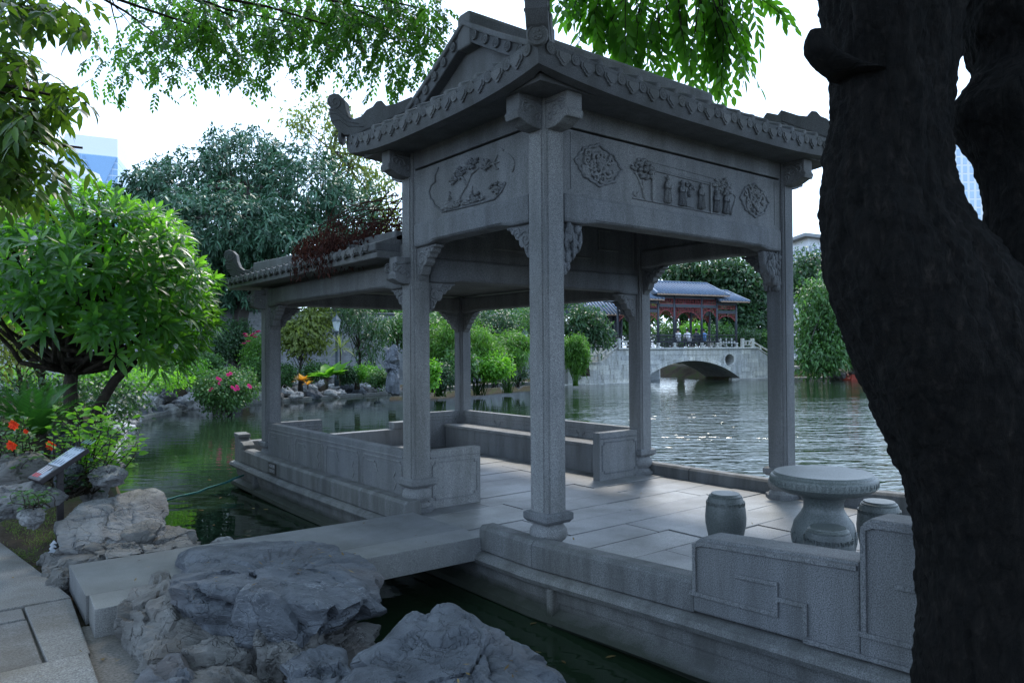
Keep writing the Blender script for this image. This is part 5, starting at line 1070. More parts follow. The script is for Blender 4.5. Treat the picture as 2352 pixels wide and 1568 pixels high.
# lamp posts
LGL = plain_mat('lantern_glass', (0.5,0.55,0.58), .3, var=.1); LMT = plain_mat('lantern_metal', (0.05,0.07,0.085), .5)
def lamp(x, y, d, label, s=1.0):
    p = at(x, y, d); g_ = ground_z(p[0], p[1]); t = thing('lamp_post', (p[0], p[1], g_), label, 'lamp', 'garden lamp posts')
    MB().lathe([(.08*s,g_-.1-p[2]),(.08*s,g_+.3-p[2]),(.045*s,g_+.4-p[2]),(.04*s,-.28*s),(.07*s,-.25*s),(.03*s,-.22*s)], p, 10).build('post', LMT, t, smooth=True)
    MB().lathe([(.08*s,-.22*s),(.15*s,.10*s),(.15*s,.11*s)], p, 6).build('lantern', LGL, t); MB().lathe([(.19*s,.11*s),(.16*s,.16*s),(.05*s,.27*s),(.03*s,.30*s),(.01*s,.36*s)], p, 6).build('lantern_cap', LMT, t)
lamp(773, 745, 30, 'grey garden lantern half hidden by the narrow-leaved tree', 1.2); lamp(1205, 772, 39, 'white-glazed garden lantern behind the bamboo', 1.2)
# bamboo clumps
def bamboo(x, y, d, rx, rz, seed, label):
    rng = np.random.default_rng(seed); c = at(x, y, d); r = np.array([rx*px(d), rx*px(d), rz*px(d)]); t = thing('bamboo_clump', (c[0], c[1], WZ+.3), label, 'bamboo'); b = MB()
    lobes = [(c+np.array([0,0,.05*r[2]]), r*np.array([.85,.85,.85]))]
    for k in range(14): a = k*2.4+seed; lobes.append((c+np.array([math.cos(a)*r[0]*.8, math.sin(a)*r[1]*.8, rng.uniform(-.8,.65)*r[2]]), r*rng.uniform(.25,.48)))
    me_, C_ = crown_mesh('foliage', rng, lobes, 1100, 9, .22, .05, LF_BB, .30, T_FOLD, .4, .5, False, .6); link('foliage', me_, t)
    for k in range(34):
        q = C_[rng.integers(len(C_))]; limb(b, (c[0]+rng.normal()*.12*r[0], c[1]+rng.normal()*.12*r[1], WZ+.1), q, .018, .006, seed*50+k, .10, 6, 5)
    b.build('canes', LF_BB, t, smooth=True)
bamboo(1012, 795, 33, 55, 62, 1, 'arching bamboo clump beside the scholar rock'); bamboo(1098, 800, 34, 55, 66, 2, 'tall arching bamboo clump framed by the inner columns'); bamboo(1165, 805, 35.5, 48, 52, 3, 'arching bamboo clump beside the lantern'); bamboo(1322, 818, 42, 24, 45, 4, 'small bamboo clump at the foot of the bridge stairs')
for k, (x, y, d_, rx, rz, lf, lab) in enumerate(((1040,745,36.5,70,40,LF_MD,'tall leafy shrub behind the first bamboo clump'),(1130,742,38,70,42,LF_DK,'tall leafy shrub behind the tallest bamboo'),(1215,755,40,60,50,LF_MD,'tall leafy shrub behind the lantern'),(960,765,34,50,50,LF_MD,'leafy shrub between scholar rock and bamboo'),(1055,835,31.5,40,26,LF_MD,'rounded bush below the bamboo'),(1130,842,33,44,24,LF_BR,'bright rounded bush below the bamboo near the lantern'))): bush('tall_shrub', lab, at(x, y, d_), (rx*d_/FPX, rx*d_/FPX, rz*d_/FPX), 420, 9, .17, .09, lf, .3, 160+k)
bush('dark_bush', 'dark green bush at the water edge below the bamboo', at(1020,862,30.5), (.7,.7,.55), 220, 9, .12, .07, LF_DK, .2, 95); bush('variegated_bush', 'yellow-green bush at the column by the water', at(993,858,28.6), (.28,.28,.62), 120, 8, .15, .10, LF_BR, .16, 96)
for k, (x, y, d, rx) in enumerate(((1135,850,34,.8),(1070,855,33,.7),(1190,852,37,.7))): bush('dark_bush', ('dark bush between the second and third bamboo clumps','dark bush under the tallest bamboo','dark bush at the right end of the bamboo')[k], at(x, y, d), (rx, rx, .7), 150, 9, .12, .06, LF_DK, .2, 97+k)
# ------------------------------------------------------------------ trees
def D2(lobes, d): return [(at(x, y, d+dd_), (rx*px(d), rx*px(d), rz*px(d))) for x, y, dd_, rx, rz in lobes]
d = 34
tree('evergreen_tree', 'big dark evergreen with drooping glossy leaf whorls on the far bank', gat(540,838,33), at(565,420,d), .42, D2([(430,440,0,120,105),(560,375,1,120,95),(690,430,0,125,115),(800,500,1,90,95),(520,520,-2,170,95),(680,580,-1,170,85),(340,420,0,60,48),(350,500,0,75,60),(470,600,-1,130,60),(820,590,2,80,60),(300,450,0,45,35),(560,665,-1,110,45),(440,650,0,70,45)], d), 6800, 9, .27, .10, LF_EV, BARK3, .5, 101, 60, whorl=True, droop=.5, thick=.5)
tree('sweetgum_tree', 'tall thin pale green tree rising behind the dark evergreen', gat(785,838,43), at(775,290,43), .2, D2([(775,290,0,45,50),(740,240,0,30,22),(850,410,0,70,50),(800,360,0,60,40),(870,470,0,45,50),(690,280,0,50,30),(890,540,0,50,50),(830,300,0,30,24)], 43), 330, 9, .32, .14, LF_YL, BARK3, .7, 102, 50, droop=.3, thick=.8)
tree('banyan_tree', 'dense rounded green tree behind the bridge gallery', gat(1690,830,62), at(1690,690,62), .5, D2([(1690,650,0,80,45),(1600,640,2,55,30),(1750,700,0,60,60),(1640,700,0,80,45),(1720,760,-1,75,50),(1570,690,1,40,40),(1780,640,3,60,40),(1560,625,1,50,30),(1650,615,0,70,30)], 62), 2000, 9, .42, .24, LF_DK, BARK3, .9, 103, 30)
tree('banyan_tree', 'lighter green tree top rising behind the gallery roof', gat(1560,830,66), at(1570,680,66), .4, D2([(1570,640,0,40,22),(1540,690,0,60,40)], 66), 260, 9, .42, .24, LF_MD, BARK3, .9, 104, 12)
for k, (x, y, rx, lf) in enumerate(((1530,770,34,LF_MD),(1590,765,36,LF_BR),(1650,772,40,LF_MD),(1715,780,40,LF_DK),(1755,790,30,LF_MD))): bush('tall_shrub', ('yellow-green shrub','bright shrub seen through the middle bay','mixed green shrub','dark shrub','green shrub')[k]+' behind the bridge gallery'+('',' of seats',' at its right column',' beyond the right wing',' by the right stairs')[k], at(x, y, 57), (rx*px(57), rx*px(57), 30*px(57)), 260, 8, .22, .12, lf, .35, 110+k)
tree('weeping_tree', 'bright green weeping tree hanging over the lake by the bridge', gat(1900,850,50), at(1890,700,50), .3, D2([(1890,690,0,60,55),(1870,760,0,55,50),(1930,760,0,60,70),(1880,820,-1,60,40),(1950,690,1,60,60),(1985,800,0,50,50)], 50), 1300, 10, .30, .15, LF_MD, BARK3, .7, 105, 20, droop=.5)
tree('banyan_tree', 'dark tree on the slope below the balcony house', gat(1850,830,66), at(1855,640,66), .4, D2([(1850,610,0,40,36),(1835,660,0,40,40),(1900,650,2,60,36)], 66), 420, 9, .42, .22, LF_DK, BARK3, .9, 106, 12)
tree('osmanthus_tree', 'round dark green tree left of the bridge stairs', gat(1345,860,45), at(1345,760,45), .2, D2([(1340,740,0,48,46),(1375,765,0,28,34),(1310,780,0,40,40)], 45), 420, 9, .30, .13, LF_DK, BARK2, .5, 107, 16)
tree('pine_tree', 'dark feathery tree behind the bamboo', gat(1165,850,46), at(1160,730,46), .2, D2([(1160,735,0,34,30),(1190,760,0,34,36),(1220,720,0,40,40),(1270,760,0,50,50)], 46), 420, 9, .32, .07, LF_EV, BARK2, .5, 108, 16)
tree('shade_tree', 'tall dark tree behind the garden wall', gat(440,838,42), at(450,600,42), .4, D2([(420,680,0,110,110),(520,720,0,90,60),(600,690,0,90,60),(330,640,1,90,80)], 42), 700, 9, .42, .2, LF_DK, BARK3, .9, 109, 20)
for k, (x, y, d, rx, rz) in enumerate(((960,700,52,90,60),(1090,690,55,90,50),(1230,680,58,80,50),(2060,760,60,120,100),(2200,740,62,140,120),(1440,720,62,60,60),(120,700,40,160,100),(820,690,48,100,70))): tree('background_tree', ('tree beyond the garden wall left of the inner column','tree beyond the garden wall between the columns','tree beyond the garden wall near the bridge hall','tree on the far shore behind the dark trunk','tree on the far shore right of the dark trunk','tree behind the left bridge hall','tree beyond the brick wall behind the frangipani','tree beyond the wall behind the evergreen')[k], gat(x, 838, d), at(x, y+20, d), .3, D2([(x,y,0,rx,rz),(x-rx*.6,y+rz*.4,0,rx*.6,rz*.6),(x+rx*.6,y+rz*.3,0,rx*.6,rz*.6)], d), 420, 8, .42, .22, (LF_DK, LF_MD)[k % 2], BARK3, .9, 120+k, 10)
# ------------------------------------------------------------------ buildings
def facade(name, label, corners, z0, z1, wallm, rows, cols, winm, frac=(.6,.55), cat='building', z_start=None):
    """prism on a footprint; windows are separate panes on every wall"""
    n = len(corners); cx = sum(c[0] for c in corners)/n; cy = sum(c[1] for c in corners)/n; t = thing(name, (cx, cy, z0), label, cat)
    MB().prism(corners, lambda s, u, d: (s, u, d), z0, z1).build('wall', wallm, t)
    for i in range(n):
        a, b = corners[i], corners[(i+1) % n]; nx_, ny_ = b[1]-a[1], a[0]-b[0]; l = math.hypot(nx_, ny_); nx_, ny_ = nx_/l, ny_/l
        if nx_*(CAM[0]-a[0])+ny_*(CAM[1]-a[1]) < 0: continue
        m_ = max(1, int(round(cols*l/20)))
        zs = z_start if z_start is not None else z0
        me_ = None
        for r in range(rows):
            for c in range(m_):
                s0 = (c+.5-frac[0]/2)/m_; s1 = (c+.5+frac[0]/2)/m_; h = (z1-zs)/rows; za = zs+h*(r+.5-frac[1]/2); zb = za+h*frac[1]
                P0 = (a[0]+(b[0]-a[0])*s0, a[1]+(b[1]-a[1])*s0); P1 = (a[0]+(b[0]-a[0])*s1, a[1]+(b[1]-a[1])*s1)
                if me_ is None:
                    bb = MB().hexa([(0,0,0),(P1[0]-P0[0],P1[1]-P0[1],0),(P1[0]-P0[0]-nx_*.1,P1[1]-P0[1]-ny_*.1,0),(-nx_*.1,-ny_*.1,0),(0,0,zb-za),(P1[0]-P0[0],P1[1]-P0[1],zb-za),(P1[0]-P0[0]-nx_*.1,P1[1]-P0[1]-ny_*.1,zb-za),(-nx_*.1,-ny_*.1,zb-za)]); me_ = bb.mesh('window', winm)
                link('window', me_, t, (P0[0]+nx_*.06, P0[1]+ny_*.06, za))
    return t
WHB = plain_mat('render_white', (0.72,0.74,0.78), .7, var=.06); GLB = plain_mat('glass_blue', (0.20,0.36,0.58), .15, var=.15); GLP = plain_mat('glass_haze', (0.42,0.55,0.70), .2, var=.1); PKB = plain_mat('render_pink', (0.62,0.36,0.32), .8, var=.08); WDK = plain_mat('window_dark', (0.16,0.20,0.25), .2)  # white and glass colours have the pale blue distance haze mixed in
fp = [tuple(at(x, 800, dd_)[:2]) for x, dd_ in ((150,238),(270,245),(293,262),(300,285),(120,280))]
zt = at(220, 318, 245)[2]
tw = facade('glass_tower', 'blue glass office tower with a white top and corner', fp, 0, zt-6, GLP, 22, 14, GLB, (.93,.8), z_start=20); MB().prism(fp, lambda s, u, d: (s, u, d), zt-6, zt).build('crown_band', WHB, tw)
a, b = Vector(fp[0]), Vector(fp[1]); nn_ = Vector((b.y-a.y, a.x-b.x)).normalized(); q0 = a.lerp(b,.35); q1 = a.lerp(b, .98); q2 = a.lerp(b, .68)
MB().add([(q0.x+nn_.x*.5,q0.y+nn_.y*.5,zt-6.5),(q1.x+nn_.x*.5,q1.y+nn_.y*.5,zt-6.5),(q2.x+nn_.x*.5,q2.y+nn_.y*.5,zt-18),(q0.x,q0.y,zt-6.5),(q1.x,q1.y,zt-6.5),(q2.x,q2.y,zt-18)], [(0,1,2),(3,5,4),(0,2,5,3),(1,4,5,2),(0,3,4,1)]).build('glass_wedge', GLB, tw)
fp = [tuple(at(x, 800, dd_)[:2]) for x, dd_ in ((-60,128),(150,150),(228,162),(260,200),(-20,200))]
facade('office_block', 'white office block with ribbon windows below the glass tower', fp, 0, at(190, 372, 152)[2], WHB, 9, 5, GLP, (.86,.34), z_start=8)
fp = [tuple(at(x, 800, dd_)[:2]) for x, dd_ in ((-80,95),(62,100),(80,125),(-60,125))]
facade('pink_building', 'pink rendered building behind the left tree', fp, 0, at(30, 432, 98)[2], PKB, 7, 9, WDK, (.3,.4), z_start=4)
fp = [tuple(at(x, 800, dd_)[:2]) for x, dd_ in ((2140,240),(2290,240),(2300,270),(2150,270))]
facade('far_tower', 'pale distant tower seen through the gap in the trunk', fp, 0, at(2200, 300, 240)[2], WHB, 26, 9, GLP, (.6,.8))
# balcony house on the right
hx = [tuple(at(x, 800, dd_)[:2]) for x, dd_ in ((1822,84),(1858,80),(1960,84),(1960,96),(1830,96))]; hz = at(1870, 552, 82)[2]
hs_ = facade('balcony_house', 'grey-white apartment house with balconies and overhanging roof above the trees', hx, 0, hz, WHB, 4, 22, WDK, (.45,.5)); hc = np.mean(np.array(hx), 0)
ROF = plain_mat('roof_slab_grey', (0.22,0.23,0.24), .8); 
MB().prism([tuple(hc+(np.array(q)-hc)*1.18) for q in hx], lambda s, u, d: (s, u, d), hz, hz+.35).build('roof', ROF, hs_)
for zz in (hz-3.1, hz-6.2):
    MB().prism([tuple(hc+(np.array(q)-hc)*1.13) for q in hx], lambda s, u, d: (s, u, d), zz-.15, zz).build('balcony', ROF, hs_); a, b = [hc+(np.array(hx[i])-hc)*1.12 for i in (1,2)]
    for k in range(24): p_ = a+(b-a)*k/24; MB().box((p_[0]-.03,p_[1]-.03,zz),(p_[0]+.03,p_[1]+.03,zz+.95)).build('baluster', PKB, hs_)
    MB().bar((a[0],a[1],zz+.95),(b[0],b[1],zz+.95),.1,.08).build('handrail', PKB, hs_)
wb_ = [tuple(at(x, 800, dd_)[:2]) for x, dd_ in ((1092,52),(1150,53),(1160,60),(1100,60))]; facade('white_cottage', 'pale rendered cottage gable behind the bamboo', wb_, 0, at(1110, 716, 52)[2], WHB, 2, 14, WDK, (.3,.4))
# ------------------------------------------------------------------ arch bridge with its gallery
def brp(x, y, Y=0.0):
    d = FW + RT*(x-1176)/FPX - UP*(y-784)/FPX; t = ((BO-CAM) @ BEY + Y)/(d @ BEY); P_ = CAM + d*t; return float((P_-BO) @ BEX), float(P_[2])
bX = lambda x, Y=0.0: brp(x, 800, Y)[0]
bZ = lambda x, y, Y=0.0: brp(x, y, Y)[1]
G = lambda X, Y, Z: tuple(bl(X, Y, Z))
BRGD = stone_mat('bridge_joint', (0.14,0.14,0.13), (0.26,0.26,0.25), speck=14, stain=.5)
br = thing('arch_bridge', bl(1.4, 2, WZ), 'pale granite arch bridge with a round side opening and balustraded stairs', 'bridge')
zd = bZ(1600, 801); BW = 3.6
xs0, xs1 = bX(1466), bX(1703)                     # intrados springs
crown_z = bZ(1588, 828); sp = (xs1-xs0)/2; xm = (xs0+xs1)/2; rise = crown_z-WZ; RR = (sp*sp+rise*rise)/(2*rise); cz_ = crown_z-RR
hxc, hzc = brp(1675, 826); hr = .40
xl0, xl1, xl2, xl3 = bX(1305), bX(1347), bX(1376), bX(1422); xr0, xr1 = bX(1738), bX(1800)
zl = bZ(1360, 833)
def top(X):
    if X <= xl2: return zl
    if X < xl3: return zl+(zd-zl)*(X-xl2)/(xl3-xl2)
    if X < xr0: return zd
    return max(.35, zd-(X-xr0)*.52)
def barch(X):
    q = RR*RR-(X-xm)**2
    return max(WZ-.6, cz_+math.sqrt(q)) if xs0 < X < xs1 and q > 0 else WZ-.6
X = sorted(set([xl0, xl2, xl3, xr0, xr1+3, xs0, xs1] + list(np.arange(xl0, xr1+3, .16)) + [hxc+hr*math.cos(a) for a in np.linspace(0, math.pi, 17)]))
b = MB()
for a0_, a1_ in zip(X[:-1], X[1:]):
    if a1_-a0_ < 1e-4: continue
    mid_ = (a0_+a1_)/2
    def seg(z00, z01, z10, z11): b.hexa([G(a0_,0,z00),G(a1_,0,z01),G(a1_,BW,z01),G(a0_,BW,z00),G(a0_,0,z10),G(a1_,0,z11),G(a1_,BW,z11),G(a0_,BW,z10)])
    lo0, lo1 = barch(a0_), barch(a1_)
    if xs0 <= a0_ and a1_ <= xs1: lo0 = max(lo0, cz_+math.sqrt(max(0, RR*RR-(a0_-xm)**2))); lo1 = max(lo1, cz_+math.sqrt(max(0, RR*RR-(a1_-xm)**2)))
    if abs(mid_-hxc) < hr:
        h0 = math.sqrt(max(0, hr*hr-(a0_-hxc)**2)); h1 = math.sqrt(max(0, hr*hr-(a1_-hxc)**2)); seg(lo0, lo1, max(lo0+.02, hzc-h0), max(lo1+.02, hzc-h1)); seg(hzc+h0, hzc+h1, top(a0_+1e-6), top(a1_-1e-6))
    else: seg(lo0, lo1, top(a0_+1e-6), top(a1_-1e-6))
b.build('bridge_body', BRG, br)
nv = 21
a_max = math.asin(sp/RR)
for k in range(nv):
    t0 = -a_max*1.02+2.04*a_max*k/nv; t1 = t0+2.04*a_max/nv-.002; q = []
    for r in (RR-.002, RR+.24):
        for t in (t0, t1): q.append((xm+r*math.sin(t), cz_+r*math.cos(t)))
    MB().hexa([G(q[0][0],-.07,q[0][1]),G(q[1][0],-.07,q[1][1]),G(q[1][0],.5,q[1][1]),G(q[0][0],.5,q[0][1]),G(q[2][0],-.07,q[2][1]),G(q[3][0],-.07,q[3][1]),G(q[3][0],.5,q[3][1]),G(q[2][0],.5,q[2][1])]).build('voussoir', BRG, br)
for k in range(12):
    t0 = 2*math.pi*k/12; t1 = t0+2*math.pi/12-.03; q = [(hxc+r*math.cos(t), hzc+r*math.sin(t)) for r in (hr, hr+.16) for t in (t0, t1)]
    MB().hexa([G(q[i][0],y_,q[i][1]) for i, y_ in ((0,-.035),(1,-.035),(1,.3),(0,.3),(2,-.035),(3,-.035),(3,.3),(2,.3))]).build('ring_stone', BRG, br)
rs = random.Random(5); z = WZ-.02; row = 0
while z < zd-.2:
    h = .30; x_ = xl0+rs.uniform(0,.5)
    while x_ < xr1+2:
        w_ = rs.uniform(.7, 1.25); xa, xb = x_+.012, x_+w_-.012; x_ += w_
        cs = [(u, v) for u in (xa, (xa+xb)/2, xb) for v in (z, z+h)]
        if any(math.hypot(u-xm, v-cz_) < RR+.25 for u, v in cs) or any(abs(u-hxc) < hr+.18 and abs(v-hzc) < hr+.2 for u, v in cs) or z+h > min(top(xa), top(xb))-.05: continue
        MB().hexa([G(xa,-.022-rs.random()*.012,z+.008),G(xb,-.022-rs.random()*.012,z+.008),G(xb,.05,z+.008),G(xa,.05,z+.008),G(xa,-.026,z+h-.008),G(xb,-.026,z+h-.008),G(xb,.05,z+h-.008),G(xa,.05,z+h-.008)]).build('block', BRG, br)
    z += h; row += 1
def bbox(p, q, name, mat, parent, bev=0):
    (xa,ya,za),(xb,yb,zb) = p, q
    return MB().hexa([G(xa,ya,za),G(xb,ya,za),G(xb,yb,za),G(xa,yb,za),G(xa,ya,zb),G(xb,ya,zb),G(xb,yb,zb),G(xa,yb,zb)]).build(name, mat, parent, bevel=bev)
bbox((xl3-.1,-.12,zd-.02),(xr0+.1,BW+.1,zd+.10),'deck_coping',BRG,br,.02)
bbox((xl0,-.09,zl-.04),(xl2,.3,zl+.05),'landing_coping',BRG,br,.02)
bbox((xl0-1,-.25,WZ-.4),(xs0+.2,.02,WZ+.06),'footing',BRG,br,.02); bbox((xs1,-.25,WZ-.4),(xr1+3,.02,WZ+.05),'footing',BRG,br,.02)
def post(X_, Y_, z0_, h=.62):
    p_ = bl(X_, Y_, 0); return bbox((X_-.10,Y_-.10,z0_),(X_+.10,Y_+.10,z0_+h),'balustrade_post',BRG,br,.02)
def rail(X0, X1, Y_, za, zb):
    for dz, h in ((.44,.09),(.17,.06)): MB().bar(G(X0,Y_,za+dz), G(X1,Y_,zb+dz), .09, h).build('balustrade_rail', BRG, br)
    for s in (.33,.67): X_ = X0+(X1-X0)*s; z_ = za+(zb-za)*s; bbox((X_-.05,Y_-.04,z_+.17),(X_+.05,Y_+.04,z_+.42),'balustrade_block',BRG,br)
for Y_ in (.02, BW-.1):
    for X_, z_ in ((xl1,zl),(xl2,zl),(xl3,zd+.08)): post(X_, Y_, z_)
    rail(xl1, xl2, Y_, zl, zl); rail(xl2, xl3, Y_, zl, zd+.06); rail(xl3, xl3+1.5, Y_, zd+.08, zd+.08); post(xl3+1.6, Y_, zd+.08)
    xa_, xb_ = bX(1706), bX(1729); post(xa_, Y_, zd+.08); post(xb_, Y_, zd+.08); rail(xa_, xb_, Y_, zd+.08, zd+.08)
    rail(xb_, xb_+2.2, Y_, zd+.06, zd-.95); post(xb_+2.2, Y_, zd-.95)
for k in range(7): bbox((xl2+(xl3-xl2)*k/7,.1,zl-.2),(xl3,BW-.2,zl+(zd-zl)*(k+1)/7+.003),'stair_step',BRG,br)
# gallery
TIM = plain_mat('timber_dark', (0.045,0.05,0.065), .55, var=.3); LAT = plain_mat('lattice_red', (0.24,0.035,0.04), .55, var=.25); TILB = plain_mat('tile_blue_grey', (0.13,0.17,0.235), .7, spec=.2, var=.3, scale=9); TILD = plain_mat('tile_trough_shade', (0.05,0.06,0.075), .6); TEDGE = plain_mat('tile_edge_brown', (0.30,0.20,0.14), .7); IRN = plain_mat('rail_iron', (0.03,0.033,0.04), .5)  # roof bed coloured dark, painting shade between the tile rows
ga = thing('bridge_gallery', bl(1.2,1.8,zd), 'timber gallery with red lattice and blue-grey tile roofs on the bridge', 'pavilion')
cX = [bX(v, .3) for v in (1474,1512,1549,1612,1647,1691)]; YF, YB = .3, 3.1; zr = zd+.10
zE = bZ(1600, 682, 0); zE2 = bZ(1690, 697, 0); zLat0 = bZ(1600, 687,.3); zBm1 = bZ(1600, 699.5,.3); zBm0 = bZ(1600, 706.5,.3)
for i, X_ in enumerate(cX):
    for Y_ in (YF, YB):
        tp = zE if 1 <= i <= 4 else zE2
        MB().lathe([(.15,0),(.15,.06),(.10,.10),(.09,.16),(.14,.24),(.14,.30),(.09,.31)], G(X_,Y_,zr), 12).build('column_base', BRG, ga, smooth=True)
        MB().tube([G(X_,Y_,zr+.3), G(X_,Y_,tp+.1)], .085, 10).build('column', TIM, ga, smooth=True)
def lattice(xa, xb, za, zb, Y_, arch, name='lattice_panel'):
    b = MB(); w_ = xb-xa; n = max(3, int(w_/.135)); m = max(2, int((zb-za)/.12))
    def depth(u): return 1.0 if not arch else min(1.0, .30+.70*abs(2*u-1)**2.4)
    for i in range(n+1):
        u = i/n; z0_ = zb-(zb-za)*depth(u); b.bar(G(xa+w_*u,Y_,zb), G(xa+w_*u,Y_,z0_), .022, .03)
    for j in range(m+1):
        z_ = zb-(zb-za)*j/m; run = [i for i in range(n) if (zb-z_)/(zb-za) <= min(depth(i/n), depth((i+1)/n))+1e-6]
        for i in run:
            if (i*7+j*3) % 5: b.bar(G(xa+w_*i/n,Y_,z_), G(xa+w_*(i+1)/n,Y_,z_), .03, .022)
    if arch:
        for i in range(n): b.bar(G(xa+w_*i/n,Y_,zb-(zb-za)*depth(i/n)), G(xa+w_*(i+1)/n,Y_,zb-(zb-za)*depth((i+1)/n)), .035, .035)
    else:
        for z_ in (za, zb): b.bar(G(xa,Y_,z_), G(xb,Y_,z_), .035, .04)
    for xx in (xa, xb): b.bar(G(xx,Y_,zb), G(xx,Y_,za), .035, .035)
    return b.build(name, LAT, ga)
for i in range(5):
    xa, xb = cX[i]+.09, cX[i+1]-.09; mn = 1 <= i <= 3; dz = 0 if mn else zE2-zE
    for Y_ in (YF, YB):
        if mn: lattice(xa, xb, zBm1+.02, zLat0, Y_, False)
        else: lattice(xa, xb, zBm1+dz+.12, zLat0+dz-.06, Y_, False)
        MB().bar(G(xa,Y_,(zBm0+zBm1)/2+dz), G(xb,Y_,(zBm0+zBm1)/2+dz), .10, zBm1-zBm0).build('tie_beam', TIM, ga)
        lattice(xa, xb, zBm0+dz-(.85 if i == 2 else .62 if mn else .5), zBm0+dz-.02, Y_, True)
        MB().bar(G(xa-.1,Y_,zE+dz-.02), G(xb+.1,Y_,zE+dz-.02), .14, .20).build('eave_beam', TIM, ga)
        # railing
        for zz, h in ((zr+.84,.05),(zr+.62,.035),(zr+.40,.035)): MB().bar(G(xa,Y_-.05,zz), G(xb,Y_-.05,zz), .05, h).build('rail', IRN, ga)
        b = MB(); nb = max(3, int((xb-xa)/.11))
        for k in range(nb+1): b.bar(G(xa+(xb-xa)*k/nb,Y_-.05,zr+.02), G(xa+(xb-xa)*k/nb,Y_-.05,zr+.84 if k % 2 else zr+.62), .025)
        b.build('railing_bars', IRN, ga)
    MB().hexa([G(xa,YF+.05,zr+.34),G(xb,YF+.05,zr+.34),G(xb,YF+.42,zr+.34),G(xa,YF+.42,zr+.34),G(xa,YF+.05,zr+.40),G(xb,YF+.05,zr+.40),G(xb,YF+.42,zr+.40),G(xa,YF+.42,zr+.40)]).build('bench', TIM, ga)
for k, u in enumerate((.18,.5,.82)):               # pierced white stone screen under the right wing
    pass
b = MB(); xa, xb = cX[4]+.12, cX[5]-.12
for i in range(6):
    for j in range(3):
        if (i+j) % 2 == 0 or j == 1: x_ = xa+(xb-xa)*(i+.5)/6; b.hexa([G(x_-.05*(1+j % 2),YF-.12,zr+.06+.2*j),G(x_+.05*(1+j % 2),YF-.12,zr+.06+.2*j),G(x_+.05*(1+j % 2),YF-.08,zr+.06+.2*j),G(x_-.05*(1+j % 2),YF-.08,zr+.06+.2*j),G(x_-.05,YF-.12,zr+.22+.2*j),G(x_+.05,YF-.12,zr+.22+.2*j),G(x_+.05,YF-.08,zr+.22+.2*j),G(x_-.05,YF-.08,zr+.22+.2*j)])
b.build('stone_screen', BRG, ga)
def tile_roof(xa, xb, inset, zE_, zR_, name):
    Yr = (YF+YB)/2; Ya, Yb_ = YF-.55, YB+.55
    b = MB(); b.add([G(xa,Ya,zE_),G(xb,Ya,zE_),G(xb,Yb_,zE_),G(xa,Yb_,zE_),G(xa+inset,Yr,zR_),G(xb-inset,Yr,zR_)], [(0,1,5,4),(1,2,5),(2,3,4,5),(3,0,4),(0,3,2,1)])
    o = b.build(name, TILD, ga)
    n = int((xb-xa)/.25)
    for k in range(n+1):
        x_ = xa+(xb-xa)*k/n; s = 1.0
        e = min(x_-xa, xb-x_); s = min(1.0, e/inset) if inset > 0 else 1
        if s < .08: continue
        for Y0_, sg_ in ((Ya,1),(Yb_,-1)):
            pts = [G(x_, Y0_+(Yr-Y0_)*s*t, zE_+(zR_-zE_)*s*t+.03) for t in (0,.5,1)]; MB().tube(pts, .07, 6).build('tile_row', TILB, o, smooth=True)
            if sg_ > 0: MB().lathe([(.07,-.02),(.07,.03)], (pts[0][0],pts[0][1],pts[0][2]-.03), 8).build('tile_end', TEDGE, o)
    MB().bar(G(xa+inset-.05,Yr,zR_+.04), G(xb-inset+.05,Yr,zR_+.04), .2, .2).build('ridge', TILB, o, bevel=.03)
    for xx, x2 in ((xa, xa+inset), (xb, xb-inset)):
        for Y0_ in (Ya, Yb_): MB().bar(G(xx,Y0_,zE_+.05), G(x2,Yr,zR_+.05), .14, .12).build('hip', TILB, o)
    MB().bar(G(xa,Ya-.01,zE_-.03), G(xb,Ya-.01,zE_-.03), .06, .07).build('eave_board', TEDGE, o); return o
Yr = (YF+YB)/2
zR = bZ(1590, 652, Yr); zR2 = bZ(1690, 671, Yr)
tile_roof(cX[1]-.45, cX[4]+.65, .35, zE+.12, zR, 'main_roof'); tile_roof(cX[4]-.1, cX[5]+.75, .3, zE2+.12, zR2, 'wing_roof'); tile_roof(cX[0]-.75, cX[1]+.1, .3, zE2+.12, zR2, 'wing_roof')
# hall at the left end of the bridge
lh = thing('waterside_hall', bl(bX(1400,5),5,.4), 'dark timber hall with blue-grey tiled roof behind the bridge stairs', 'building')
xa, xb = bX(1362,5), bX(1424,5); ze_ = bZ(1400, 722, 4.4); zr_ = bZ(1380, 690, 6)
bbox((xa,4.9,.2),(xb,8,ze_),'wall',TIM,lh); YR = 6.4
o = MB().add([G(xa-.6,4.3,ze_),G(xb+.5,4.3,ze_),G(xb+.5,8.5,ze_),G(xa-.6,8.5,ze_),G(xa-.6,YR,zr_+.4),G(xb+.5,YR,zr_+.4)], [(0,1,5,4),(1,2,5),(2,3,4,5),(3,0,4),(0,3,2,1)]).build('roof', TILD, lh)
n = int((xb-xa+1.1)/.26)
for k in range(n+1): x_ = xa-.6+(xb-xa+1.1)*k/n; MB().tube([G(x_,4.3,ze_+.03),G(x_,YR,zr_+.43)], .065, 6).build('tile_row', TILB, o, smooth=True)
MB().bar(G(xa-.6,4.28,ze_-.04), G(xb+.5,4.28,ze_-.04), .06, .08).build('eave_board', TEDGE, lh)
for u in (.0,.25,.5,.75,1.0): x_ = xa+(xb-xa)*u; MB().tube([G(x_,4.82,.2), G(x_,4.82,ze_)], .09, 8).build('column', TIM, lh, smooth=True)
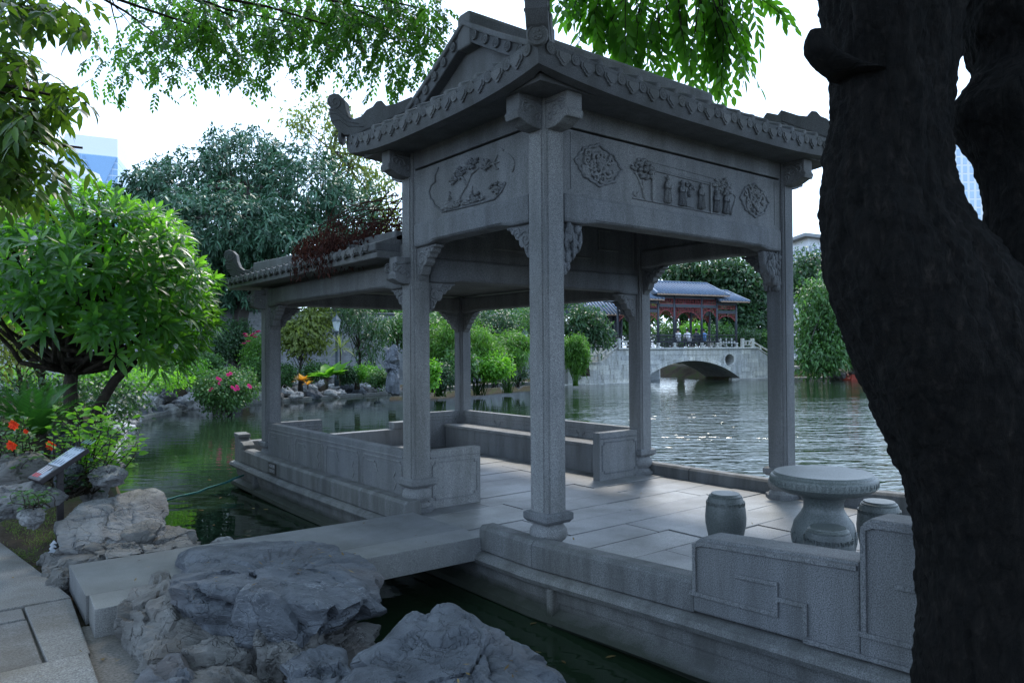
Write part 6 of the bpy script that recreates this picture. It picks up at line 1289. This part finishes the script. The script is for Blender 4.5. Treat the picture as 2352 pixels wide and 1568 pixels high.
# people seated on the gallery bench
SKN = plain_mat('skin', (0.45,0.29,0.21), .6, var=.05); HAIR = plain_mat('hair_black', (0.012,0.011,0.010), .5); SHW = plain_mat('shirt_white', (0.75,0.73,0.76), .8, var=.05); SHD = plain_mat('shirt_dark', (0.03,0.035,0.05), .8); SHB = plain_mat('shirt_blue', (0.12,0.25,0.5), .8); TRS = plain_mat('trousers', (0.03,0.035,0.05), .8)
def person(X_, Y_, z_, shirt, label, lean=0.0, turn=0.0, bag=None):
    t = thing('person', bl(X_, Y_, zr+.4), label, 'person', None); ca, sa = math.cos(turn), math.sin(turn)
    def L_(x, y, z): x2, y2 = x*ca-y*sa, x*sa+y*ca; return Vector(G(X_+x2, Y_+y2, zr+.40+z))
    J = {'pel': ((0,0,.10),.13),'abd': ((0,-.02+lean*.3,.28),.12),'che': ((0,-.02+lean*.8,.46),.14),'nec': ((0,lean,.58),.05),'hd0': ((0,.01+lean,.66),.075),'hd1': ((0,.02+lean,.77),.085)}
    E_ = [('pel','abd'),('abd','che'),('che','nec'),('nec','hd0'),('hd0','hd1')]
    for s, sn in ((-1,'l'),(1,'r')):
        J.update({sn+'sh': ((.17*s,lean*.9,.53),.055), sn+'el': ((.21*s,.06+lean,.28),.042), sn+'wr': ((.12*s,.26+lean,.22),.030), sn+'ha': ((.09*s,.33+lean,.22),.034), sn+'f1': ((.075*s,.39+lean,.21),.014), sn+'f2': ((.095*s,.395+lean,.205),.014), sn+'th': ((.05*s,.35+lean,.235),.013), sn+'hi': ((.09*s,.05,.09),.09), sn+'kn': ((.11*s,.42,.09),.065), sn+'an': ((.11*s,.40,-.32),.04), sn+'to': ((.11*s,.52,-.37),.035)})
        E_ += [('che',sn+'sh'),(sn+'sh',sn+'el'),(sn+'el',sn+'wr'),(sn+'wr',sn+'ha'),(sn+'ha',sn+'f1'),(sn+'ha',sn+'f2'),(sn+'ha',sn+'th'),('pel',sn+'hi'),(sn+'hi',sn+'kn'),(sn+'kn',sn+'an'),(sn+'an',sn+'to')]
    ks = list(J); me_ = bpy.data.meshes.new('body'); me_.from_pydata([L_(*J[k][0]) for k in ks], [(ks.index(a), ks.index(b)) for a, b in E_], []); me_.materials.append(SKN)
    o = link('body', me_, t); md = o.modifiers.new('s', 'SKIN'); sv_ = me_.skin_vertices[0].data
    for i, k in enumerate(ks): sv_[i].radius = (J[k][1],)*2
    sv_[0].use_root = True; m2 = o.modifiers.new('u', 'SUBSURF'); m2.levels = 1; m2.render_levels = 1
    b = MB(); b.tube([L_(0,0,.02), L_(0,-.01,.15), L_(0,-.02+lean*.3,.28), L_(0,-.02+lean*.8,.45), L_(0,lean*.9,.555), L_(0,lean,.60)], [.165,.165,.16,.185,.15,.07], 12)
    for s in (-1, 1): b.tube([L_(.14*s,lean*.9,.54), L_(.19*s,.02+lean,.42), L_(.21*s,.05+lean,.31)], [.085,.075,.065], 8)
    b.build('shirt', shirt, t, smooth=True)
    b = MB()
    for s in (-1, 1): b.tube([L_(.07*s,-.02,.07), L_(.10*s,.2,.10), L_(.11*s,.42,.10), L_(.11*s,.41,-.1), L_(.11*s,.40,-.30)], [.12,.105,.085,.07,.055], 9)
    b.build('trousers', TRS, t, smooth=True)
    c = L_(0,-.01+lean,.80); MB().ball(c, (.105,.11,.105), 12, 8).build('hair', HAIR, t, smooth=True)
    if bag: 
        b = MB(); b.tube([L_(-.15,-.1+lean,.56), L_(0,-.185+lean*.6,.36), L_(.14,-.12,.14)], .012, 5); b.build('bag_strap', HAIR, t)
    return t
person(bX(1558,.55), .55, 0, SHW, 'person in a white shirt with a dark strap seated on the gallery rail bench', .0, .1, True)
person(bX(1583,.55), .55, 0, SHW, 'person in a white top bending forward on the gallery bench', .22, -.1)
person(bX(1603,.6), .60, 0, SHD, 'person in dark clothes seated by the gallery column', .12, .3)
person(bX(1617,.6), .60, 0, SHB, 'person in blue partly hidden behind the gallery column', .05, 0)
# rocks and moored boats by the bridge
for k in range(16):
    X_ = xs0+(xs1-xs0)*rs.random(); r = rs.uniform(.4, .8); p_ = bl(X_, 16.5+rs.uniform(-.5,.8), WZ+rs.uniform(.0,1.2)); setp(link('bank_rock', proto[k % 9][1], None, p_, (rs.uniform(-.4,.4), rs.uniform(-.4,.4), rs.uniform(0,6)), (r*1.2, r, r)), 'grey rock on the shore seen through the bridge arch', 'rock', 'rocks seen through the arch')
for k in range(9):
    p_ = at(1935+rs.uniform(-30,130), 862, 50.5+rs.uniform(0,1)); p_[2] = WZ+.25+rs.uniform(0,.3); r = rs.uniform(.4,.7); setp(link('bank_rock', proto[k % 9][2], None, p_, (rs.uniform(-.4,.4), rs.uniform(-.4,.4), rs.uniform(0,6)), (r*1.2, r, r)), 'brown rock on the shore behind the red boat', 'rock', 'rocks behind the red boat')
def dinghy(c, ang, L_, Wd, H_, mat, mat2, label):
    ca, sa = math.cos(ang), math.sin(ang); t = thing('moored_boat', (c[0], c[1], WZ), label, 'boat'); f = lambda x, y, z: (c[0]+ca*x-sa*y, c[1]+sa*x+ca*y, WZ+z)
    sec = []; n = 9
    for i in range(n+1):
        u = i/n; x = -L_/2+L_*u; w_ = Wd/2*(1-max(0, (u-.55)/.45)**2)*(.8+.2*min(1, u*4)); sh = H_*(1+.45*max(0, u-.4)**1.5+.15*max(0, .3-u)); sec.append([f(x,-w_,sh),f(x,-w_*.85,-.05),f(x,0,-.15),f(x,w_*.85,-.05),f(x,w_,sh),f(x,w_*.85,sh-.03),f(x,w_*.7,.08),f(x,-w_*.7,.08),f(x,-w_*.85,sh-.03)])
    b = MB(); m = 9; b.add(sum(sec, []), [(i*m+k, i*m+(k+1) % m, (i+1)*m+(k+1) % m, (i+1)*m+k) for i in range(n) for k in range(m)] + [tuple(range(m)), tuple(range(n*m, n*m+m))]); b.build('hull', mat, t, smooth=False)
    for u in (-.2,.15): MB().hexa([f(L_*u-.1,-Wd*.36,H_*.6),f(L_*u+.1,-Wd*.36,H_*.6),f(L_*u+.1,Wd*.36,H_*.6),f(L_*u-.1,Wd*.36,H_*.6),f(L_*u-.1,-Wd*.36,H_*.7),f(L_*u+.1,-Wd*.36,H_*.7),f(L_*u+.1,Wd*.36,H_*.7),f(L_*u-.1,Wd*.36,H_*.7)]).build('thwart', mat2, t)
RDB = plain_mat('boat_red', (0.42,0.06,0.035), .5); WHP = plain_mat('boat_white', (0.7,0.75,0.8), .4); BLP = plain_mat('boat_blue', (0.08,0.28,0.55), .4)
dinghy(at(1965,868,51), .0, 2.4, .9, .35, RDB, TIM, 'small red rowing boat moored at the far shore'); p_ = bl(bX(1508,3),4.5,0); dinghy(p_, 2.2, 2.2, .9, .75, WHP, BLP, 'white pedal boat floating under the bridge arch')
# ------------------------------------------------------------------ the big dark tree at the right
def trunk_tube(pts, seed, seg=40, amp=.05):
    P_ = [Vector([float(v) for v in p[0]]) for p in pts]; Rr = [p[1] for p in pts]; n = (len(P_)-1)*24; vs = []; fs = []
    def cr(a, b, c, d, t): return .5*((2*b)+(c-a)*t+(2*a-5*b+4*c-d)*t*t+(3*b-a-3*c+d)*t**3)
    for i in range(n+1):
        f_ = i/24; j = min(len(P_)-2, int(f_)); t = f_-j; g_ = lambda L, k: L[max(0, min(len(L)-1, k))]
        p = cr(g_(P_,j-1), g_(P_,j), g_(P_,j+1), g_(P_,j+2), t); r = cr(g_(Rr,j-1), g_(Rr,j), g_(Rr,j+1), g_(Rr,j+2), t)
        for k in range(seg):
            a = 2*math.pi*k/seg; d = Vector((math.cos(a), math.sin(a), 0)); q = p+d*r; rel = Vector((q.x*3, q.y*3, q.z*1.3+seed))
            o = noise.fractal(rel, .8, 2.1, 5)*amp + .4*amp*noise.noise(Vector((q.x*30, q.y*30, q.z*12)))+.25*amp*noise.noise(Vector((q.x*70, q.y*70, q.z*40))) + .05*r*math.sin(3*a+p.z*.8+seed)
            vs.append(q+d*o)
    for i in range(n):
        for k in range(seg): k2 = (k+1) % seg; fs.append((i*seg+k, i*seg+k2, (i+1)*seg+k2, (i+1)*seg+k))
    fs.append(tuple(range(seg))[::-1]); fs.append(tuple(range(n*seg, (n+1)*seg))); return vs, fs
TD = 2.75
def ts(xl_, xr_, y, d=TD):                         # centre and radius of a trunk section seen from xl_ to xr_
    tl, tr = math.atan((xl_-1176)/FPX), math.atan((xr_-1176)/FPX); tc = (tl+tr)/2
    return (at(1176+FPX*math.tan(tc), y, d), d/math.cos(tc)*math.sin((tr-tl)/2))
g0 = at(2330, 1600, TD)
bt_ = thing('big_tree', (g0[0], g0[1], -.3), 'massive dark-barked forked tree trunk at the water edge', 'tree')
L1 = [ts(2080,2640,2000), ts(2110,2600,1650), ts(2103,2570,1450), ts(2085,2555,1250), ts(2045,2540,1090), ts(1995,2520,960), ts(1945,2470,800), ts(1905,2360,640), ts(1893,2240,500), ts(1897,2188,380), ts(1903,2178,250), ts(1893,2190,130), ts(1882,2205,0), ts(1850,2200,-200), ts(1760,2120,-500), ts(1600,1960,-900)]
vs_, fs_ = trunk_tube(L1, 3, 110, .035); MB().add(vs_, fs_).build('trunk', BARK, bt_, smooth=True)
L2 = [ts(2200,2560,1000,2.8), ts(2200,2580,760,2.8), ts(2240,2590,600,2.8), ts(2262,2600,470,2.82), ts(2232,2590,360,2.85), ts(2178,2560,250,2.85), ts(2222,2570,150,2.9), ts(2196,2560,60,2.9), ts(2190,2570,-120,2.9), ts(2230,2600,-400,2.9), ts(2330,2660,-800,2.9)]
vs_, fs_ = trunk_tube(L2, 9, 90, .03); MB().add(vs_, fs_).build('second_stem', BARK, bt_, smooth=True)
kn = [ts(1900,2040,175,2.65), ts(1872,1975,150,2.62), ts(1850,1925,120,2.6), ts(1850,1905,95,2.6), ts(1858,1890,70,2.6)]
vs_, fs_ = trunk_tube([(p, r*1.02) for p, r in kn], 5, 24, .012); MB().add(vs_, fs_).build('branch_stub', BARK, bt_, smooth=True)
# its crown, unseen above the roof, widened and thickened to shade the stone
rng = np.random.default_rng(55); lobes = [((-1.5,-4,9.2),(4.5,4.5,1.6)),((2.5,-3,9.8),(4.5,4.0,1.8)),((-3,0.5,9.2),(4,4,1.4)),((1.5,1.0,10.2),(4.0,3.6,1.6)),((-4,-7,9),(4,4,1.6)),((1,-8,9),(5,4,2)),((6,-6,9),(4,4,2)),((-8,-2,8.5),(3.5,4,2)),((-7,2,9),(3.5,3.5,1.6)),((6,4.5,12.6),(4.5,4.5,1.5)),((8,0,12),(4,4,1.5))]
me, C = crown_mesh('crown', rng, lobes, 6800, 10, .24, .14, LF_OV, .9, T_QUAD, .3, .5, False, .8); link('crown', me, bt_)
b = MB(); t0, t1 = Vector(L1[-1][0]), Vector(L2[-1][0])
for k in range(30): i = int(rng.integers(len(C))); limb(b, t0 if k % 2 else t1, C[i], .16, .03, k, .12, 6, 7)
b.build('limbs', BARK, bt_, smooth=True)
# hanging pinnate sprays that belong to it
def spray(parent, p, d, L_, leaf, ll, lw, n, seed, objs=None, droop=.6):
    """a twig with leaflets in two rows; returns leaflet placements"""
    rs = random.Random(seed); p = Vector([float(v) for v in p]); d = Vector([float(v) for v in d]).normalized(); pts = []; q = p.copy()
    for i in range(9): pts.append(q.copy()); d = (d+Vector((rs.uniform(-.1,.1), rs.uniform(-.1,.1), -droop*.16))).normalized(); q += d*L_/8
    out_ = []
    for i in range(n):
        f_ = (.12+.88*i/(n-1))*8; j = min(7, int(f_)); pp = pts[j].lerp(pts[j+1], f_-j); tg = (pts[j+1]-pts[j]).normalized(); sd_ = tg.cross(Vector((0,0,1)))
        sd_ = sd_.normalized() if sd_.length > .05 else Vector(RT)
        sd_ = (sd_ + Vector(RT)*.4*(1 if sd_.dot(Vector(RT)) > 0 else -1)).normalized()
        s = 1 if i % 2 else -1
        if i == n-1: dd_ = tg
        else: dd_ = (sd_*s*.75+tg*.7+Vector((rs.uniform(-.2,.2), rs.uniform(-.2,.2), -.18))).normalized()
        out_.append((pp, dd_, (sd_.cross(tg)*1.0+Vector((rs.uniform(-.5,.5), rs.uniform(-.5,.5), .3))).normalized(), ll*rs.uniform(.75,1.15), lw*rs.uniform(.85,1.1)))
    return pts, out_
def sprays(name_leaf, parent, starts, leafmat, twig_name, single=0, tmpl=T_LEAF, droop=.2, seed=1):
    b = MB(); al = []
    for k, (p, d, L_, ll, lw, n) in enumerate(starts):
        pts, o_ = spray(parent, p, d, L_, leafmat, ll, lw, n, seed*1000+k); al += o_; b.tube(pts, [.008*(1-.8*i/8)*max(.5, L_) for i in range(9)], 4)
    setp(b.build(twig_name, BARK2, parent, smooth=True), kind='stuff'); rng = np.random.default_rng(seed); single = min(single, len(al))
    P_ = np.array([a[0] for a in al]); D_ = np.array([a[1] for a in al]); N_ = np.array([a[2] for a in al]); l = np.array([a[3] for a in al]); w_ = np.array([a[4] for a in al])
    pick = rng.choice(len(al), single, replace=False) if single else np.array([], int); m_ = np.ones(len(al), bool); m_[pick] = False
    if m_.any(): setp(link('leaf_mass', leaf_mesh('leaf_mass', P_[m_], D_[m_], N_[m_], l[m_], w_[m_], leafmat, tmpl, droop, rng), parent), kind='stuff')
    if single:
        one_ = [leaf_mesh('leaf', np.zeros((1,3)), np.array([[1.0,0,0]]), np.array([[0,0,1.0]]), 1.0, .42, leafmat, tmpl, dp, rng) for dp in (.05,.15,.3)]
        for k, i in enumerate(pick):
            dx = Vector(D_[i]); sy = Vector(N_[i]).cross(dx).normalized(); nz_ = dx.cross(sy); link(name_leaf, one_[k % 3], parent, P_[i], Matrix((dx, sy, nz_)).transposed().to_euler(), (l[i], w_[i]/.42, l[i]))
rng = np.random.default_rng(66); st = []
dep = 10.2
for (x, y, ex, ey, k) in ((1330,-60,1300,30,5),(1370,-40,1335,80,6),(1400,-30,1370,120,6),(1450,-40,1400,150,7),(1480,-40,1460,120,6),(1530,-60,1520,120,7),(1560,-40,1580,110,7),(1600,-60,1650,150,8),(1620,-40,1690,130,8),(1590,0,1625,200,7),(1640,10,1690,210,6),(1660,-20,1735,165,6),(1640,-40,1720,90,5),(1680,-60,1790,-5,4),(1260,-60,1265,20,3),(1520,20,1515,185,4),(1430,40,1435,140,4)):
    for j in range(k):
        a = at(x+rng.normal()*25, y+rng.normal()*20, dep+rng.normal()*.25); e = at(ex+rng.normal()*30, min(ey+rng.normal()*28, 205), dep+rng.normal()*.25); st.append((a, e-a, float(np.linalg.norm(e-a)), .19, .085, 15))
sprays('leaf', bt_, st, LF_OV2, 'hanging_twigs', 300, T_LEAF, .15, 3)
b = MB()
for x, y in ((1400,-50),(1540,-60),(1640,-50),(1300,-80)): limb(b, (2.4,-1.0,8.6), at(x, y-30, dep), .06, .02, x, .1, 6, 6)
b.build('hanging_branches', BARK, bt_, smooth=True)
# ------------------------------------------------------------------ overhanging tree at top left and centre
ob = Vector((-7.5,4.5,0)); ot = thing('overhanging_tree', (ob.x, ob.y, ground_z(ob.x, ob.y)), 'small-leaved tree whose branches hang across the top of the sky', 'tree')
b = MB(); fkp = Vector((-6.2,5.0,6.2)); limb(b, (ob.x,ob.y,-.3), fkp, .3, .2, 4, .05, 8, 12)
rng = np.random.default_rng(70); st = []; dep = 10.5
ends = [(300,40),(420,-20),(520,30),(620,10),(720,40),(820,0),(900,40),(970,60),(360,120),(480,110),(560,90),(660,90),(760,100),(850,60),(930,110)]
for k, (x, y) in enumerate(ends):
    e = at(x, y-40, dep+rng.normal()*.3); pts = limb(b, fkp, e, .06, .012, k+7, .06, 8, 6)
edge_pts = [(262,165,.5),(300,140,1),(290,205,.4),(340,70,1.4),(370,130,1.4),(400,185,.8),(420,60,2),(455,110,2),(480,150,1.5),(500,60,2.2),(540,110,2),(560,170,1.2),(600,70,2.2),(620,130,1.4),(660,90,2),(700,50,2.2),(720,120,1.6),(735,160,.8),(770,80,2),(800,60,2),(820,120,1.3),(850,60,2),(870,150,1),(900,60,2),(910,120,1.5),(930,170,1.2),(960,80,1.8),(975,130,1.3),(985,40,1.5),(880,195,.5),(600,185,.4),(340,-10,1.4),(250,110,.25),(440,20,2),(560,20,2.2),(680,0,2.2),(780,10,2),(900,10,2)]
for x, y, wgt in edge_pts:
    for j in range(int(wgt*19)+3):
        p_ = at(x+rng.normal()*32, y-20+rng.normal()*26, dep+rng.normal()*.5); a = rng.uniform(0, 6.28); st.append((p_, (math.cos(a)*.8, math.sin(a)*.8, rng.uniform(-.9,.2)), rng.uniform(.2,.4), .078, .046, 10))
sprays('leaf', ot, st, LF_OV, 'twigs', 0, T_FOLD, .15, 5)
for k, (x0_, y0_, x1_, y1_) in enumerate(((235,0,330,90),(250,30,290,180),(300,-20,420,40),(560,-30,545,130),(640,-30,700,110),(410,90,395,180))): limb(b, at(x0_, y0_-40, dep), at(x1_, y1_, dep), .014, .004, k+60, .12, 7, 5)
b.build('branches', BARK2, ot, smooth=True)
# broad-leaved tree leaning in from the left
lb = Vector((-8.5,3.0,0)); lt = thing('loquat_tree', (lb.x, lb.y, ground_z(lb.x, lb.y)), 'broad-leaved tree leaning in from the left with sunlit yellow leaves', 'tree'); b = MB(); lfk = Vector((-6.9,2.6,3.2)); limb(b, (lb.x,lb.y,-.3), lfk, .22, .15, 5, .06, 7, 10)
rng = np.random.default_rng(80); st = []
LF_LQ = leaf_mat('leaf_loquat', (0.016,0.045,0.014), (0.042,0.095,0.02), (0.15,0.30,0.02), .36, .4)
cl = [(0,110,18),(15,150,20),(50,180,16),(85,210,9),(110,250,7),(0,230,26),(45,260,24),(80,300,12),(0,310,26),(45,340,20),(85,385,6),(30,400,14),(0,430,12),(140,200,6),(155,240,5),(70,420,6),(-50,180,22),(-60,300,24),(-30,390,18),(165,345,2)]
for x, y, n in cl:
    for j in range(n): p_ = at(x+rng.normal()*22, y+rng.normal()*22, 6.6+rng.normal()*.35); a = rng.uniform(0, 6.28); st.append((p_, (math.cos(a), math.sin(a), rng.uniform(-.6,.5)), rng.uniform(.16,.3), .15, .06, 6))
for x, y, n in ((20,10,12),(70,20,12),(110,30,12),(150,25,8),(170,50,4),(100,55,7),(10,40,5)):
    for j in range(n): p_ = at(x+rng.normal()*22, y-15+rng.normal()*16, 6.0+rng.normal()*.3); a = rng.uniform(0, 6.28); st.append((p_, (math.cos(a), math.sin(a), rng.uniform(-.8,.3)), rng.uniform(.16,.3), .12, .06, 6))
sprays('leaf', lt, st, LF_LQ, 'twigs', 300, T_LEAF, .25, 7)
for k, (x, y) in enumerate(((30,150),(80,230),(60,330),(120,310),(20,420),(170,230),(190,340),(-30,250),(60,20),(130,30))): limb(b, lfk if k < 8 else lfk+Vector((.3,0,1.2)), at(x, y, 6.5), .05, .01, k+90, .08, 7, 6)
b.build('branches', BARK2, lt, smooth=True)
# ------------------------------------------------------------------ dead creeper on the lower roof
dc = thing('dead_creeper', (-.35,3.3,2.8), 'tangle of dead reddish-brown creeper spilling over the lower roof', 'plant'); b = MB(); rng = np.random.default_rng(90); pos = []; dr = []
for k in range(70):
    y0_ = rng.uniform(2.45, 4.3); p0 = Vector((rng.uniform(-.25,.5), y0_, 2.95+rng.uniform(0,.12))); y1_ = rng.uniform(2.3, 4.6)
    if k < 34: p1 = Vector((rng.uniform(-.5,-.38), rng.uniform(3.3,4.5), 2.62+rng.random()**1.5*.4))
    else: p1 = Vector((rng.uniform(-.3,.6), y1_, 3.02+rng.random()*.30))
    pts = limb(b, p0, p1, .007, .003, k, .25, 8, 4)
    for i in range(80 if k < 34 else 14): j = int(rng.integers(2, 9)); pos.append(np.array(pts[j])+rng.normal(size=3)*.045); dr.append(rdir(rng, 1)[0]*.6+np.array([0,0,-.8]))
for k in range(14): y0_ = rng.uniform(2.3,3.3); limb(b, (rng.uniform(-.3,.3),2.25,3.12+rng.random()*.3), (rng.uniform(-.45,.3), rng.uniform(3.0,4.4), 3.0+rng.random()*.3), .008, .003, k+400, .12, 8, 4)
n = len(pos); link('dry_leaves', leaf_mesh('dry_leaves', np.array(pos), np.array(dr), rdir(rng, n), rng.uniform(.035,.08,n), rng.uniform(.012,.024,n), LF_RD, T_FOLD, .3, rng), dc); b.build('vines', LF_RD, dc, smooth=True)
# ------------------------------------------------------------------ leaves floating in the sheltered water
rng = np.random.default_rng(17); k = 0
while k < 36:
    a, b_ = rng.uniform(-2.2, 3.0), rng.uniform(-1.0, 14.0)
    if k % 3 == 0: a, b_ = rng.uniform(-1.6, -.4), rng.uniform(-1.2, .5)
    if (-.4 < a < 4 and b_ < 7.5) or lake_dist(np.array([[a, b_]]))[0] > -.1: continue
    fm = leaf_mesh('floating_leaf', np.zeros((1,3)), rdir(rng, 1)*np.array([1,1,0.02]), np.array([[0,0,1.0]]), rng.uniform(.04,.10,1), rng.uniform(.02,.045,1), FALL, T_LEAF, 0.0, rng)
    setp(link('floating_leaf', fm, None, (a, b_, WZ+.004)), 'yellow-brown leaf floating on the lake', 'leaf', 'leaves floating on the lake'); k += 1
